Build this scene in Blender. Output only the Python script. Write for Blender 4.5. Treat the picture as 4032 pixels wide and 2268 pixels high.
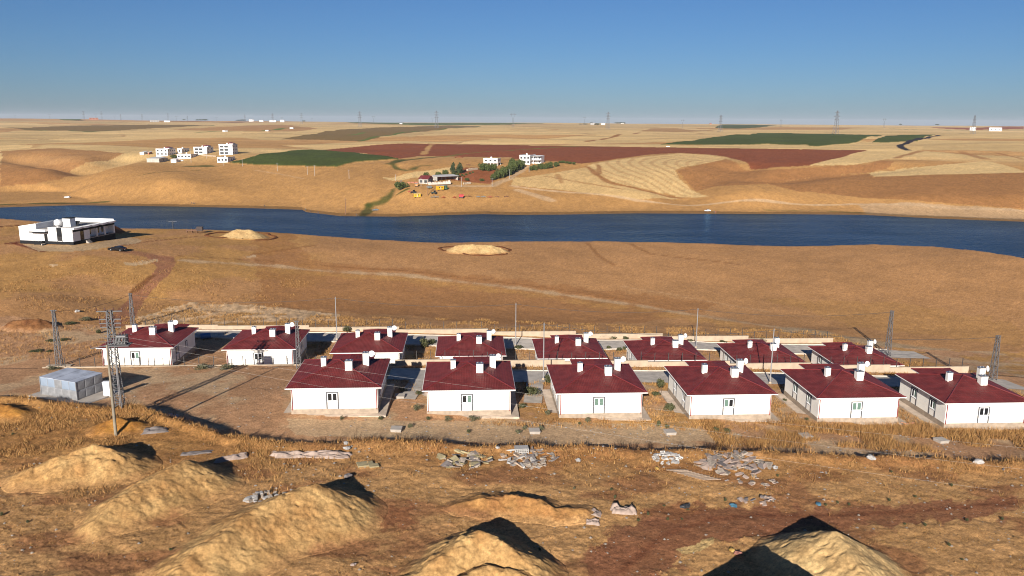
import bpy, bmesh, math, random
import numpy as np
from math import radians, sin, cos, pi
from mathutils import Vector, Matrix

sc = bpy.context.scene
col = sc.collection
for o in list(bpy.data.objects):
    bpy.data.objects.remove(o)

# ------------------------------------------------------------------ camera, sky, sun, exposure
CAMZ = 65.0                      # metres above the lake
FPX, PITCH, ROLL = 3143.5, radians(11.81), radians(-0.36)   # focal length in photo pixels (photo is 4032 wide)
_fw = np.array([0, cos(PITCH), -sin(PITCH)]); _u0 = np.array([0, sin(PITCH), cos(PITCH)]); _r0 = np.array([1.0, 0, 0])
_R = cos(ROLL) * _r0 - sin(ROLL) * _u0
_U = sin(ROLL) * _r0 + cos(ROLL) * _u0
cam_d = bpy.data.cameras.new('camera')
cam = bpy.data.objects.new('camera', cam_d); col.objects.link(cam)
cam_d.sensor_fit = 'HORIZONTAL'; cam_d.sensor_width = 36.0
cam_d.lens = 36.0 * FPX / 4032.0
cam_d.clip_start = 1.0; cam_d.clip_end = 90000.0
cam.matrix_world = Matrix(((_R[0], _U[0], -_fw[0], 0), (_R[1], _U[1], -_fw[1], 0), (_R[2], _U[2], -_fw[2], CAMZ), (0, 0, 0, 1)))
sc.camera = cam

SUN_AZ = radians(11.0)           # light travels towards this azimuth (from +Y towards +X)
SUN_EL = radians(20.5)
world = bpy.data.worlds.new('World'); sc.world = world; world.use_nodes = True
wn = world.node_tree.nodes; wl = world.node_tree.links
bg = wn['Background']
sky = wn.new('ShaderNodeTexSky'); sky.sky_type = 'NISHITA'; sky.sun_disc = False
sky.sun_elevation = SUN_EL
sky.sun_rotation = SUN_AZ + pi
sky.altitude = 700.0; sky.air_density = 1.0; sky.dust_density = 0.5; sky.ozone_density = 8.0
_tint = wn.new('ShaderNodeMix'); _tint.data_type = 'RGBA'; _tint.blend_type = 'MULTIPLY'; _tint.inputs[0].default_value = 1.0
_tint.inputs[7].default_value = (0.67, 0.69, 0.745, 1)      # white balance of the whole sky
wl.new(sky.outputs['Color'], _tint.inputs[6]); wl.new(_tint.outputs[2], bg.inputs['Color'])
bg.inputs['Strength'].default_value = 0.05
sun_d = bpy.data.lights.new('sun', 'SUN'); sun_d.energy = 5.0; sun_d.angle = radians(0.5); sun_d.color = (1.0, 0.94, 0.85)
sun = bpy.data.objects.new('sun', sun_d); col.objects.link(sun)
_sd = Vector((sin(SUN_AZ) * cos(SUN_EL), cos(SUN_AZ) * cos(SUN_EL), -sin(SUN_EL)))
sun.rotation_euler = _sd.to_track_quat('-Z', 'Y').to_euler()
sun.location = (0, -20, 120)
sc.view_settings.view_transform = 'Standard'; sc.view_settings.look = 'None'
sc.view_settings.exposure = 0.95; sc.view_settings.gamma = 1.0
sc.view_settings.use_curve_mapping = False
sc.render.engine = 'CYCLES'; sc.cycles.filter_width = 1.05

# ------------------------------------------------------------------ photo pixel helpers (used to survey the place)
S_ = 1008.0 / 2576.0
_OFF = {1: (0, 700), 2: (0, 1150), 3: (1008, 1150), 4: (2016, 1150), 5: (3024, 1150), 6: (0, 1700), 7: (1008, 1700),
        8: (2016, 1700), 9: (3024, 1700), 12: (0, 400), 13: (1008, 400), 14: (2016, 400), 15: (3024, 400)}
def q(k, x, y):
    ox, oy = _OFF[k]; return (ox + x * S_, oy + y * S_)
def qs(k, *pts): return [q(k, *p) for p in pts]
def fm(x, y): return (520 + x * 0.1794, 540 + y * 0.1794)        # far hamlet detail
def ff(x, y): return (1520 + x * 0.2761, 560 + y * 0.2761)       # farm detail
def ray(u, v): return _fw + _R * ((u - 2016) / FPX) - _U * ((v - 1134) / FPX)
def at_z(u, v, z):                # z relative to the camera
    d = ray(u, v); return d * (z / d[2])
def at_y(u, v, Y):
    d = ray(u, v); return d * (Y / d[1])

# ------------------------------------------------------------------ noise and interpolation
_rng = np.random.RandomState(7)
_TAB = _rng.rand(256, 256).astype(np.float32)
def vnoise(x, y, seed=0):
    x = x + seed * 17.31; y = y + seed * 9.77
    xi = np.floor(x).astype(np.int64); yi = np.floor(y).astype(np.int64)
    fx = (x - xi); fy = (y - yi)
    fx = fx * fx * (3 - 2 * fx); fy = fy * fy * (3 - 2 * fy)
    a = _TAB[xi & 255, yi & 255]; b = _TAB[(xi + 1) & 255, yi & 255]
    c = _TAB[xi & 255, (yi + 1) & 255]; d = _TAB[(xi + 1) & 255, (yi + 1) & 255]
    return (a * (1 - fx) + b * fx) * (1 - fy) + (c * (1 - fx) + d * fx) * fy
def fbm(x, y, o=4, seed=0, g=0.5):
    s = 0; a = 1; t = 0
    for i in range(o):
        s = s + a * vnoise(x * 2 ** i, y * 2 ** i, seed + i * 3); t += a; a *= g
    return s / t - 0.5
def sstep(a, b, x):
    t = np.clip((x - a) / (b - a), 0, 1); return t * t * (3 - 2 * t)
class TPS:
    def __init__(self, pts, vals, lam=1e-4):
        p = np.asarray(pts, float); self.p = p; n = len(p)
        K = self.k(np.linalg.norm(p[:, None] - p[None], axis=-1)) + lam * np.eye(n)
        P = np.c_[np.ones(n), p]
        A = np.zeros((n + 3, n + 3)); A[:n, :n] = K; A[:n, n:] = P; A[n:, :n] = P.T
        self.w = np.linalg.solve(A, np.r_[np.asarray(vals, float), 0, 0, 0])
    @staticmethod
    def k(r): return r * r * np.log(r + 1e-9)
    def __call__(self, a, b):
        sh = np.shape(a); a = np.ravel(a); b = np.ravel(b)
        out = self.w[-3] + self.w[-2] * a + self.w[-1] * b
        for i in range(len(self.p)):
            r2 = (a - self.p[i, 0]) ** 2 + (b - self.p[i, 1]) ** 2
            out = out + self.w[i] * (0.5 * r2 * np.log(r2 + 1e-12))
        return out.reshape(sh)

# ------------------------------------------------------------------ survey of the ground
HEAD = radians(3.26)
FRONT = [(-22.79, 97.77, -36.53), (-5.57, 99.89, -37.44), (11.88, 100.41, -37.90), (29.26, 101.11, -38.24), (46.47, 101.33, -38.65), (62.98, 100.43, -38.93)]
REAR = [(-60.87, 124.65, -39.21), (-42.23, 128.73, -40.53), (-24.51, 129.98, -41.35), (-7.02, 132.39, -42.54), (10.54, 133.17, -43.07),
        (27.64, 132.58, -43.13), (45.60, 134.30, -44.05), (63.63, 136.14, -45.01)]
def mid_y(x): return 126.3 + 0.062 * x
def rear_y(x): return 158.0 + 0.05 * x
def line_at(px, a, b):            # point of a pixel ray above the line Y = a + b x
    d = ray(*px); u = d[0] / d[1]; return d * ((a / (1 - b * u)) / d[1])
MIDW = [line_at(q(*p), 126.3, 0.062) for p in [(2, 430, 765), (2, 1900, 742), (3, 200, 737), (3, 1690, 737), (4, 330, 752), (4, 1450, 752), (5, 100, 780), (5, 1400, 814), (5, 2010, 814)]]
REARW = [line_at(q(*p), 158.0, 0.05) for p in [(2, 1270, 372), (2, 2400, 372), (3, 1040, 395), (3, 2090, 420), (4, 145, 440), (4, 1415, 470), (4, 2050, 495), (5, 650, 515)]]
cF = []
for x, y, z in FRONT:
    cF.append((x, y, z - 0.7)); cF.append((x + 0.5, y + 8, z - 1.05))
cF += [tuple(p) for p in MIDW]
cF += [tuple(at_z(*q(2, 600, 1085), -37.1)), tuple(at_z(*q(2, 1210, 1150), -37.0)), (-44, 100, -37.2), (-32, 112, -38.2), (-60, 110, -38.0), (-75, 112, -38.3),
       (-100, 110, -38.0), (-120, 130, -39.6), (85, 103, -39.9), (85, 128, -42.3), (110, 110, -40.5), (110, 130, -43.0), (-20, 90, -37.0), (10, 92, -38.0), (40, 93, -38.6), (65, 93, -39.2), (-45, 90, -36.9)]
TF = TPS([(a / 40, b / 40) for a, b, c in cF], [c for a, b, c in cF])
cR = []
for x, y, z in REAR:
    cR.append((x, y, z - 0.2)); cR.append((x + 0.6, y + 12, z - 0.9 if x < 20 else z - 0.3))
cR += [tuple(p) for p in REARW]
cR += [(-78, 122, -39.3), (-100, 130, -39.6), (76, 155.4, -46.0), tuple(at_z(*q(5, 2262, 880), -43.6)), (-26.8, 183.6, -44.6), (7.7, 183.5, -45.4), (41.6, 183.3, -46.4), (78.7, 186.8, -47.6),
       (110, 150, -46.8), (120, 190, -47.6), (-60, 185, -43.2), (-90, 180, -41.0)]
cR += [tuple(at_z(*p, z)) for p, z in [((400, 962), -36.6), ((60, 958), -36.4), ((470, 1005), -36.9), ((640, 1110), -39.6), ((0, 1100), -37.3), ((0, 1250), -38.6), ((200, 1180), -38.4),
       ((960, 935), -40.0), ((1878, 1000), -44.2), ((1200, 1050), -42.8), ((1900, 1080), -45.1), ((2600, 1080), -46.0), ((3300, 1080), -46.2), ((3900, 1150), -46.0), ((2800, 1000), -45.2), ((1400, 990), -42.6)]]
BROW = [((0, 860), -37), ((473, 898), -38.5), ((783, 903), -39.5), ((1095, 915), -41), ((1408, 939), -43), ((1721, 955), -44), ((2034, 950), -44.5), ((2347, 950), -45), ((2660, 955), -45),
        ((3130, 970), -45.5), ((3443, 962), -44.5), ((3678, 970), -44), ((3834, 986), -43), ((4031, 1017), -42)]
BR = [at_z(*p, z) for p, z in BROW]
cR += [tuple(p) for p in BR]
TR = TPS([(a / 60, b / 60) for a, b, c in cR], [c for a, b, c in cR], 2e-3)
_bu = np.array([p[0] / p[1] for p in BR]); _by = np.array([p[1] for p in BR])
_bu = np.r_[-1.6, _bu, 0.8, 1.6]; _by = np.r_[310, _by, 225, 180]
TT = TPS([(a / 40, b / 40) for a, b, c in [(-57, 90, 0), (-57, 100, 0), (-30, 84, 0), (0, 84, 0), (30, 85, 0), (60, 86, 0), (-41, 58, 0), (0, 58, 0), (41, 58, 0), (0, 30, 0), (80, 88, 0)]],
         [-35.3, -35.3, -35.4, -35.9, -36.5, -37.5, -34.9, -36.0, -37.0, -35.8, -38.0])
EDGE = qs(2, (0, 1040), (300, 1070), (500, 1095), (850, 1135), (1000, 1160), (1400, 1130), (1700, 1245), (1900, 1310), (2250, 1420)) + \
       qs(7, (0, 70), (600, 120), (820, 112), (1000, 72), (1600, 92), (2300, 140)) + qs(8, (0, 130), (500, 160), (1100, 160), (1900, 180), (2300, 200)) + \
       qs(9, (0, 185), (550, 210), (1000, 230), (1700, 250), (2300, 280), (2576, 290))
_eu = []; _ey = []
for p in EDGE:
    zt = -36.0
    for _ in range(6):
        P = at_z(*p, zt); zt = float(TT(np.array([P[0] / 40]), np.array([P[1] / 40]))[0])
    _eu.append(P[0] / P[1]); _ey.append(P[1])
_o = np.argsort(_eu); _eu = np.array(_eu)[_o]; _ey = np.array(_ey)[_o]
SHORE = [(0, 817), (300, 808), (700, 813), (1000, 820), (1190, 826), (1205, 835), (1340, 851), (1560, 853), (1750, 847), (1900, 843), (2030, 846), (2200, 845), (2500, 840), (2800, 842), (3100, 843), (3400, 846), (3700, 861), (4032, 873)]
SH = [at_z(*p, -65.0) for p in SHORE]
_su = np.array([p[0] / p[1] for p in SH]); _sy = np.array([p[1] for p in SH])
far = [(p[0], p[1], -65.0) for p in SH] + [(p[0] * 0.94, p[1] * 0.94, -66.5) for p in SH[::2]]
for u, v, Y in [(1650, 760, 600), (1800, 690, 680), (2110, 652, 760), (2270, 642, 780), (2700, 700, 700), (2500, 770, 620), (3000, 785, 600), (3600, 800, 590), (4000, 805, 575), (300, 760, 600), (700, 760, 620),
                (300, 690, 720), (900, 690, 720), (700, 640, 830), (900, 612, 860), (1200, 615, 870), (1200, 655, 780), (100, 640, 850), (1400, 600, 960), (1800, 582, 1050), (2500, 590, 1000), (3000, 600, 950),
                (3500, 610, 930), (4000, 640, 850), (3200, 560, 1200), (3700, 580, 1060), (4000, 560, 1200), (2600, 540, 1500), (1800, 540, 1500), (1000, 555, 1300), (300, 570, 1150), (300, 520, 2000), (1200, 520, 2000),
                (2200, 515, 2300), (3000, 522, 2200), (3900, 528, 2100), (0, 468, 5500), (1000, 479, 5500), (2016, 484, 5500), (3000, 491, 5500), (4032, 498, 5500)]:
    far.append(tuple(at_y(u, v, Y)))
TFAR = TPS([(2 * a / b, math.log(b)) for a, b, c in far], [c for a, b, c in far], 1e-4)

def pip(px, py, poly):
    poly = np.asarray(poly); inside = np.zeros(px.shape, bool); n = len(poly); j = n - 1
    for i in range(n):
        xi, yi = poly[i]; xj, yj = poly[j]
        c = ((yi > py) != (yj > py)) & (px < (xj - xi) * (py - yi) / (yj - yi + 1e-12) + xi)
        inside ^= c; j = i
    return inside
def dist_poly(X, Y, pts):
    best = np.full(X.shape, 1e9)
    for (x0, y0), (x1, y1) in zip(pts[:-1], pts[1:]):
        dx, dy = x1 - x0, y1 - y0; t = np.clip(((X - x0) * dx + (Y - y0) * dy) / (dx * dx + dy * dy + 1e-9), 0, 1)
        best = np.minimum(best, np.hypot(X - x0 - t * dx, Y - y0 - t * dy))
    return best

# polar ground grid: fine inside the view, coarse outside
ucols = np.r_[np.linspace(-1.6, -0.76, 22)[:-1], np.linspace(-0.76, 0.76, 1010), np.linspace(0.76, 1.6, 22)[1:]]
yrows = np.r_[np.linspace(18, 50, 24)[:-1], 1 / np.linspace(1 / 50, 1 / 330, 530)[:-1], np.linspace(330, 520, 16)[:-1], np.linspace(520, 650, 105)[:-1],
              1 / np.linspace(650 ** -0.5, 6000 ** -0.5, 270) ** 2, [7000, 9000, 13000, 19500]]
UU, YY = np.meshgrid(ucols, yrows); XX = UU * YY
def base_height(X, Y):
    U = X / Y
    zf = TF(X / 40, Y / 40)
    zt = TT(X / 40, Y / 40)
    ye = np.interp(U, _eu, _ey)
    jag = fbm(X * 0.25, Y * 0.1, 3, 40) * 2.2
    t = sstep(-0.7, 1.1, Y - ye + jag)
    rim = np.exp(-((Y - ye + jag + 1.4) / 1.3) ** 2) * 0.35
    zn = zt * (1 - t) + zf * t + rim
    return zn
def full_height(X, Y):
    U = X / Y; Z = np.zeros_like(X)
    m = Y < mid_y(X) + 0.4
    zz = base_height(X[m], Y[m]); Z[m] = zz
    yb = np.interp(U, _bu, _by)
    m2 = ~m & (Y < 420)
    x, y, b = X[m2], Y[m2], yb[m2]
    yc = np.minimum(y, b); xc = x * yc / y
    z = TR(xc / 60, yc / 60)
    d = np.maximum(y - b, 0)
    z = np.maximum(z - 0.17 * d - 0.006 * d * d, -67.5)
    Z[m2] = z
    m3 = Y >= 420
    x, y = X[m3], Y[m3]
    yc = np.minimum(y, 5500)
    z = TFAR(2 * x / y, np.log(yc))
    sh = np.interp(x / y, _su, _sy)
    dd = y - sh
    z = np.where(dd < 0, np.maximum(-67.5, -65.0 + dd * 0.06), (-65.0 + np.minimum(dd, 60) * 0.05) * (1 - sstep(4, 60, dd)) + np.maximum(z, -64.6) * sstep(4, 60, dd))
    w = sstep(20, 160, dd)
    amp = np.minimum(0.0032 * y, 9) * w
    z = z + amp * (fbm(np.log(y) * 9, x / y * 7, 3, 5)) * 1.6
    z = z + w * 1.3 * fbm(x / 60, y / 60, 3, 11) * np.clip(y / 800, 0.5, 1)
    z = z - np.maximum(y - 5500, 0) * 0.004
    Z[m3] = z
    return Z
ZZ = full_height(XX, YY)

# gullies in the grazing land on the left and the dry valley on the right
def rough_ground(u, v, Z):            # first hit of the pixel ray on a height grid
    d = ray(u, v); uu = d[0] / d[1]; sl = d[2] / d[1]
    ci = np.interp(uu, ucols, np.arange(len(ucols))); c0 = int(min(max(ci, 0), len(ucols) - 2)); f = ci - c0
    colz = Z[:, c0] * (1 - f) + Z[:, c0 + 1] * f
    g = colz - sl * yrows
    idx = np.where((g[1:] >= 0) & (g[:-1] < 0))[0]
    if len(idx) == 0: Y = 5400.0
    else:
        i = idx[0]; t = -g[i] / (g[i + 1] - g[i]); Y = yrows[i] + t * (yrows[i + 1] - yrows[i])
    return np.array([uu * Y, Y, sl * Y])
def rg(p): return rough_ground(p[0], p[1], ZZ)[:2]
farm_m = YY > 560
def carve(px, depth, width):
    pts = [rg(p) for p in px]
    m = farm_m & (YY < 2500)
    d = dist_poly(XX[m], YY[m], pts)
    ZZ[m] -= depth * np.exp(-(d / width) ** 2)
carve(qs(12, (250, 880), (700, 790), (840, 640), (1250, 540)), 9, 26)
carve(qs(12, (840, 650), (600, 600), (300, 545)), 6, 22)
carve(qs(12, (780, 700), (500, 640), (100, 570)), 5, 20)
carve(qs(14, (1700, 900), (1950, 760), (2150, 690), (2300, 640)), 7, 26)
carve(qs(15, (0, 760), (600, 700), (1250, 640)), 6, 24)
carve(qs(13, (1150, 1060), (1340, 960), (1400, 640)), 2.5, 10)
_dsh = YY - np.interp(UU, _su, _sy)
ZZ = np.where((YY > 500) & (_dsh > 2), np.maximum(ZZ, -64.9 + np.clip(_dsh, 0, 30) * 0.03), ZZ)

# ---- micro relief and earth works near by
near = YY < 330
xn, yn = XX[near], YY[near]
rel = fbm(xn / 6, yn / 6, 4, 21) * 0.34 + fbm(xn / 0.9, yn / 0.9, 3, 22) * 0.13
ye_n = np.interp(xn / yn, _eu, _ey)
fgm = sstep(1.0, -2.0, yn - ye_n)
yard = sstep(2, 4, yn - ye_n) * (yn < rear_y(xn))
rel = rel * (1 - 0.72 * yard)
rel += fgm * (fbm(xn / 3.2, yn / 2.8, 4, 31) * 0.20 + np.abs(fbm(xn / 0.9, yn / 0.8, 3, 33)) * 0.12 + fbm(xn / 0.5, yn / 0.45, 2, 35) * 0.06)
ZZ[near] += rel
REL = np.zeros(XX.shape); REL[near] = rel

def HZ(x, y):                          # ground height (camera-relative)
    x = np.asarray(x, float); y = np.asarray(y, float)
    ci = np.clip(np.interp(x / y, ucols, np.arange(len(ucols))), 0, len(ucols) - 1.001); ri = np.clip(np.interp(y, yrows, np.arange(len(yrows))), 0, len(yrows) - 1.001)
    c0 = ci.astype(int); r0 = ri.astype(int); fc = ci - c0; fr = ri - r0
    return (ZZ[r0, c0] * (1 - fc) + ZZ[r0, c0 + 1] * fc) * (1 - fr) + (ZZ[r0 + 1, c0] * (1 - fc) + ZZ[r0 + 1, c0 + 1] * fc) * fr
def gp(p):                             # pixel -> point on the ground, world coordinates
    P = rough_ground(p[0], p[1], ZZ); return Vector((P[0], P[1], P[2] + CAMZ))
def gw(x, y): return Vector((x, y, float(HZ(x, y)) + CAMZ))
def mpp(P): return (Vector(P) - Vector((0, 0, CAMZ))).length / FPX      # metres per photo pixel at P

# ------------------------------------------------------------------ ground colours (what the soil and crops are)
def lin(r, g, b):
    c = np.array([r, g, b], float) / 255.0
    return np.where(c <= 0.04045, c / 12.92, ((c + 0.055) / 1.055) ** 2.4)
KG = 1.45
def soil(r, g, b): return lin(r, g, b) / KG
ALB = np.empty(XX.shape + (3,), np.float64)
ALB[:] = soil(196, 146, 86)
LY = np.log(YY)
J1 = fbm(UU * 60, LY * 40, 4, 51); J2 = fbm(UU * 60, LY * 40, 4, 57)
def poly_uy(px):
    out = []
    n = len(px)
    for i in range(n):
        a, b = px[i], px[(i + 1) % n]
        k = max(1, int(math.hypot(a[0] - b[0], a[1] - b[1]) / 60))
        for j in range(k):
            t = j / k; P = rough_ground(a[0] + (b[0] - a[0]) * t, a[1] + (b[1] - a[1]) * t, ZZ)
            out.append((P[0] / P[1], math.log(P[1])))
    return np.array(out)
def region(px, jit=0.004):
    pl = poly_uy(px)
    u0, v0 = pl.min(0) - 0.02; u1, v1 = pl.max(0) + 0.05
    r0, r1 = np.searchsorted(LY[:, 0], [v0, v1]); c0, c1 = np.searchsorted(ucols, [u0, u1])
    sl = (slice(r0, r1), slice(c0, c1))
    return sl, pip(UU[sl] + J1[sl] * jit, LY[sl] + J2[sl] * jit * 1.5, pl)
def paint(px, c, jit=0.004, mix=1.0):
    sl, m = region(px, jit); A = ALB[sl]; A[m] = A[m] * (1 - mix) + np.asarray(c) * mix
    return sl, m
def strip(px, c, width, mix=1.0, soft=0.4, jit=0.3):
    pts = [rough_ground(p[0], p[1], ZZ)[:2] for p in px]
    arr = np.array(pts); y0, y1 = arr[:, 1].min() - width * 3, arr[:, 1].max() + width * 3
    r0, r1 = np.searchsorted(yrows, [y0, y1]); sl = (slice(max(r0 - 1, 0), r1 + 1), slice(None))
    d = dist_poly(XX[sl], YY[sl], pts) + J1[sl] * width * jit * 2
    w = sstep(width * (0.5 + soft / 2), width * (0.5 - soft / 2), d) * mix
    ALB[sl] = ALB[sl] * (1 - w[..., None]) + np.asarray(c) * w[..., None]
    return sl, w
STRAW = soil(230, 192, 130); TAN = soil(202, 154, 96); BROWN = soil(168, 116, 68); DBROWN = soil(140, 88, 48); RED = soil(146, 82, 50)
GREEN = soil(80, 90, 36); OLIVE = soil(138, 110, 62); GOLD = soil(198, 148, 82); SAND = soil(222, 184, 122); REDDIRT = soil(172, 118, 84); GREY = soil(192, 162, 124); PALE = soil(214, 178, 136)

# far land: long strips of stubble following the contours
farz = YY > 540
_fm = farz & (YY < 7000)
_fu = UU[_fm] * 3.2 + 0.16 * fbm(UU[_fm] * 6, LY[_fm] * 6, 3, 71); _fl = LY[_fm] * 1.9 + 0.16 * fbm(UU[_fm] * 6, LY[_fm] * 6, 3, 72)
_rs = np.random.RandomState(12); _ns = 130
_su_ = _rs.uniform(-3, 3, _ns); _sl_ = _rs.uniform(math.log(700) * 1.9, math.log(5600) * 1.9, _ns)
_d1 = np.full(_fu.shape, 9.0); _d2 = np.full(_fu.shape, 9.0); _id = np.zeros(_fu.shape, int)
for _i in range(_ns):
    _sk = _rs.uniform(-0.5, 0.5); _dx = _fu - _su_[_i]; _dy = (_fl - _sl_[_i]) * 2.6 + _dx * _sk
    _d = np.hypot(_dx, _dy); _lt = _d < _d1
    _d2 = np.where(_lt, _d1, np.minimum(_d2, _d)); _id = np.where(_lt, _i, _id); _d1 = np.where(_lt, _d, _d1)
_pal = np.array([STRAW, STRAW * 0.95, STRAW * 0.90, TAN * 1.12, TAN * 1.0, STRAW * 0.85, STRAW * 1.05, STRAW * 1.0])
_tone = _pal[_rs.randint(0, len(_pal), _ns)][_id]
_ang = _rs.uniform(-0.55, 0.55, _ns)[_id]; _frq = _rs.uniform(34, 75, _ns)[_id]
_ph = (_fl * np.cos(_ang) + _fu * np.sin(_ang) * 0.55 + 0.05 * fbm(_fu * 3, _fl * 3, 3, 74)) * _frq
_st = np.sin(_ph) * 0.5 + np.sin(_ph * 0.37 + 1) * 0.5
_fc = _tone * (1 + 0.15 * _st + 0.25 * fbm(_fu * 3, _fl * 20, 3, 73))[:, None]
_eg = sstep(0.05, 0.01, _d2 - _d1)[:, None] * (_rs.rand(_ns) < 0.5)[_id][:, None] * 0.45
_fc = _fc * (1 - _eg) + BROWN * _eg
fw_ = sstep(760, 960, YY[_fm])[:, None]
ALB[_fm] = ALB[_fm] * (1 - fw_) + _fc * fw_
pat = fbm(XX / 70, YY / 110, 4, 81)
mfar = farz & (YY < 1000)
ALB[mfar] *= (1 + 0.35 * pat[mfar])[:, None]
# hillside colours
paint(qs(12, (0, 500), (300, 480), (600, 470), (1000, 500), (1250, 520), (1150, 555), (820, 640), (700, 700), (780, 745), (300, 840), (0, 850)), BROWN, 0.01, 0.8)
paint(qs(12, (0, 262), (300, 262), (800, 240), (1500, 232), (2150, 238), (1500, 272), (900, 306), (700, 292), (450, 290), (250, 284)), OLIVE)
strip(qs(12, (250, 284), (450, 290)), GREEN * 1.6, 14); strip(qs(12, (700, 292), (900, 306), (1200, 292)), GREEN * 1.6, 14); strip(qs(12, (1900, 246), (2150, 238)), GREEN * 1.6, 16)
paint(qs(12, (1700, 285), (2100, 258), (2576, 240)) + qs(13, (260, 232), (620, 275), (400, 300), (60, 302)), BROWN * 1.1, 0.004, 0.7)
strip(qs(12, (2000, 310), (2150, 300), (2320, 300)), GREEN * 2, 20); strip(qs(13, (100, 292), (250, 270), (420, 265)), GREEN * 2, 22)
paint(qs(13, (240, 378), (650, 310), (900, 280), (1250, 260), (1950, 240), (2250, 248), (1750, 292), (1400, 332), (1050, 402), (700, 386)), OLIVE)
strip(qs(13, (1050, 398), (1400, 330), (1600, 298), (1800, 290), (2250, 250)), GREEN * 1.7, 12)
strip(qs(13, (940, 338), (1080, 310)), GREEN * 2, 12)
paint(qs(13, (880, 207), (1500, 214), (2576, 214)) + qs(14, (0, 214), (350, 216), (0, 228)) + qs(13, (2576, 232), (1700, 238), (1150, 222)), GREEN * 1.5, 0.002)
paint(qs(12, (590, 176), (800, 172), (850, 190), (640, 190)), GREEN * 1.6, 0.002)
paint(qs(12, (1000, 178), (1700, 184), (2576, 186), (2300, 212), (1650, 196)), DBROWN, 0.002)
paint(qs(15, (1600, 258), (2050, 262), (2350, 250), (2576, 250), (2576, 275), (2050, 285), (1700, 268)), RED * 1.3, 0.002)
strip(qs(15, (650, 266), (1200, 272), (1500, 284), (2050, 296)), GREEN * 1.2, 22)
strip(qs(15, (1340, 235), (1800, 240), (2200, 246)), RED * 0.9, 60)
strip(qs(14, (0, 233), (450, 232)), RED * 1.3, 60); strip(qs(14, (0, 282), (350, 284), (800, 286)), BROWN, 16)
paint(qs(14, (1280, 300), (1380, 275), (1500, 268), (1750, 280), (2050, 296), (1700, 306)), TAN * 0.85, 0.002)
strip(qs(14, (750, 402), (1000, 362), (1280, 312)), BROWN, 9); strip(qs(14, (60, 436), (600, 428), (1450, 420)), BROWN * 1.15, 30, 0.7)
# ploughed red land
paint(qs(13, (620, 492), (1250, 432), (1500, 421), (2576, 436)) + qs(14, (0, 438), (800, 450), (1500, 460), (2576, 474)) + qs(15, (0, 474), (990, 490), (700, 570), (420, 640), (0, 672)) +
      qs(14, (2576, 676), (2400, 684), (2365, 620), (2290, 590), (2150, 555), (1950, 530), (1700, 516), (1400, 530), (1000, 584), (700, 626), (470, 602), (0, 576)) +
      qs(13, (2576, 562), (1900, 552), (1660, 546), (1450, 575), (1100, 522)), RED, 0.002)
strip(qs(13, (1690, 530), (1730, 470), (1775, 432)), TAN, 7); strip(qs(14, (0, 488), (400, 464), (760, 448)), GREEN * 2.2, 5, 0.8); strip(qs(13, (1800, 560), (2100, 524), (2576, 492)), GREEN * 2.0, 6, 0.8)
# crops
CROPS = [qs(12, (2290, 622), (2450, 590), (2576, 556)) + qs(13, (0, 550), (350, 502), (560, 491), (1000, 520), (1380, 570), (1430, 582), (1000, 612), (820, 662), (560, 657), (0, 642)),
         qs(14, (1490, 436), (1900, 382), (2250, 336), (2576, 316)) + qs(15, (0, 318), (700, 330), (1150, 342), (900, 412), (640, 440), (500, 456), (420, 452), (380, 436), (250, 440), (0, 430)) + qs(14, (2400, 438), (1900, 440)),
         qs(15, (1040, 416), (1310, 341), (1690, 336), (1500, 402), (1200, 416)),
         qs(14, (2040, 266), (2110, 231), (2576, 236)) + qs(15, (90, 236), (0, 246)) + qs(14, (2500, 262), (2200, 272))]
for i, c in enumerate(CROPS):
    sl, m = paint(c, GREEN, 0.002)
    A = ALB[sl]; A[m] *= (1 + 0.5 * fbm(XX[sl][m] / 30, YY[sl][m] / 60, 4, 91))[:, None]
    ZZ[sl][m] += 1.3
# the swirled stubble field
SW = qs(14, (750, 652), (1000, 592), (1400, 545), (1700, 521), (2000, 540), (2160, 578), (2000, 612), (1700, 662), (1640, 690), (1680, 770), (1800, 880), (1980, 952), (1750, 962), (1400, 900), (1000, 805), (850, 722))
sl, m = paint(SW, STRAW, 0.002)
cx, cy = rg(q(14, 2500, 700)); 
rad = np.hypot((XX[sl] - cx), (YY[sl] - cy) * 0.8) + 5 * fbm(XX[sl] / 30, YY[sl] / 30, 2, 93)
st = sstep(0.15, 0.7, np.sin(rad * 2 * pi / 11)) * 0.38
A = ALB[sl]; A[m] = A[m] * (1 - st[m][:, None]) + BROWN * 1.1 * st[m][:, None]
paint(qs(14, (0, 770), (300, 735), (760, 662), (900, 770), (1050, 840), (1700, 968), (1200, 988), (600, 900), (0, 842)), STRAW * 0.95, 0.003, 0.8)
paint(qs(13, (1250, 762), (1500, 725), (1700, 700), (1960, 660), (2000, 720), (1800, 740), (1480, 790)), STRAW, 0.003)
paint(qs(13, (2120, 660), (2560, 690), (2350, 830), (2050, 800), (1900, 780)), RED * 1.15, 0.003, 0.9)
strip(qs(14, (760, 655), (850, 735), (950, 800), (1050, 835), (1300, 890), (1700, 967)), BROWN, 5.0, 0.9)
strip(qs(14, (870, 640), (880, 720), (850, 740)), BROWN, 5, 0.8); strip(qs(14, (330, 750), (700, 815), (1100, 880)), BROWN, 2.5, 0.7); strip(qs(14, (460, 735), (500, 820)), BROWN, 4, 0.6)
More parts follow.
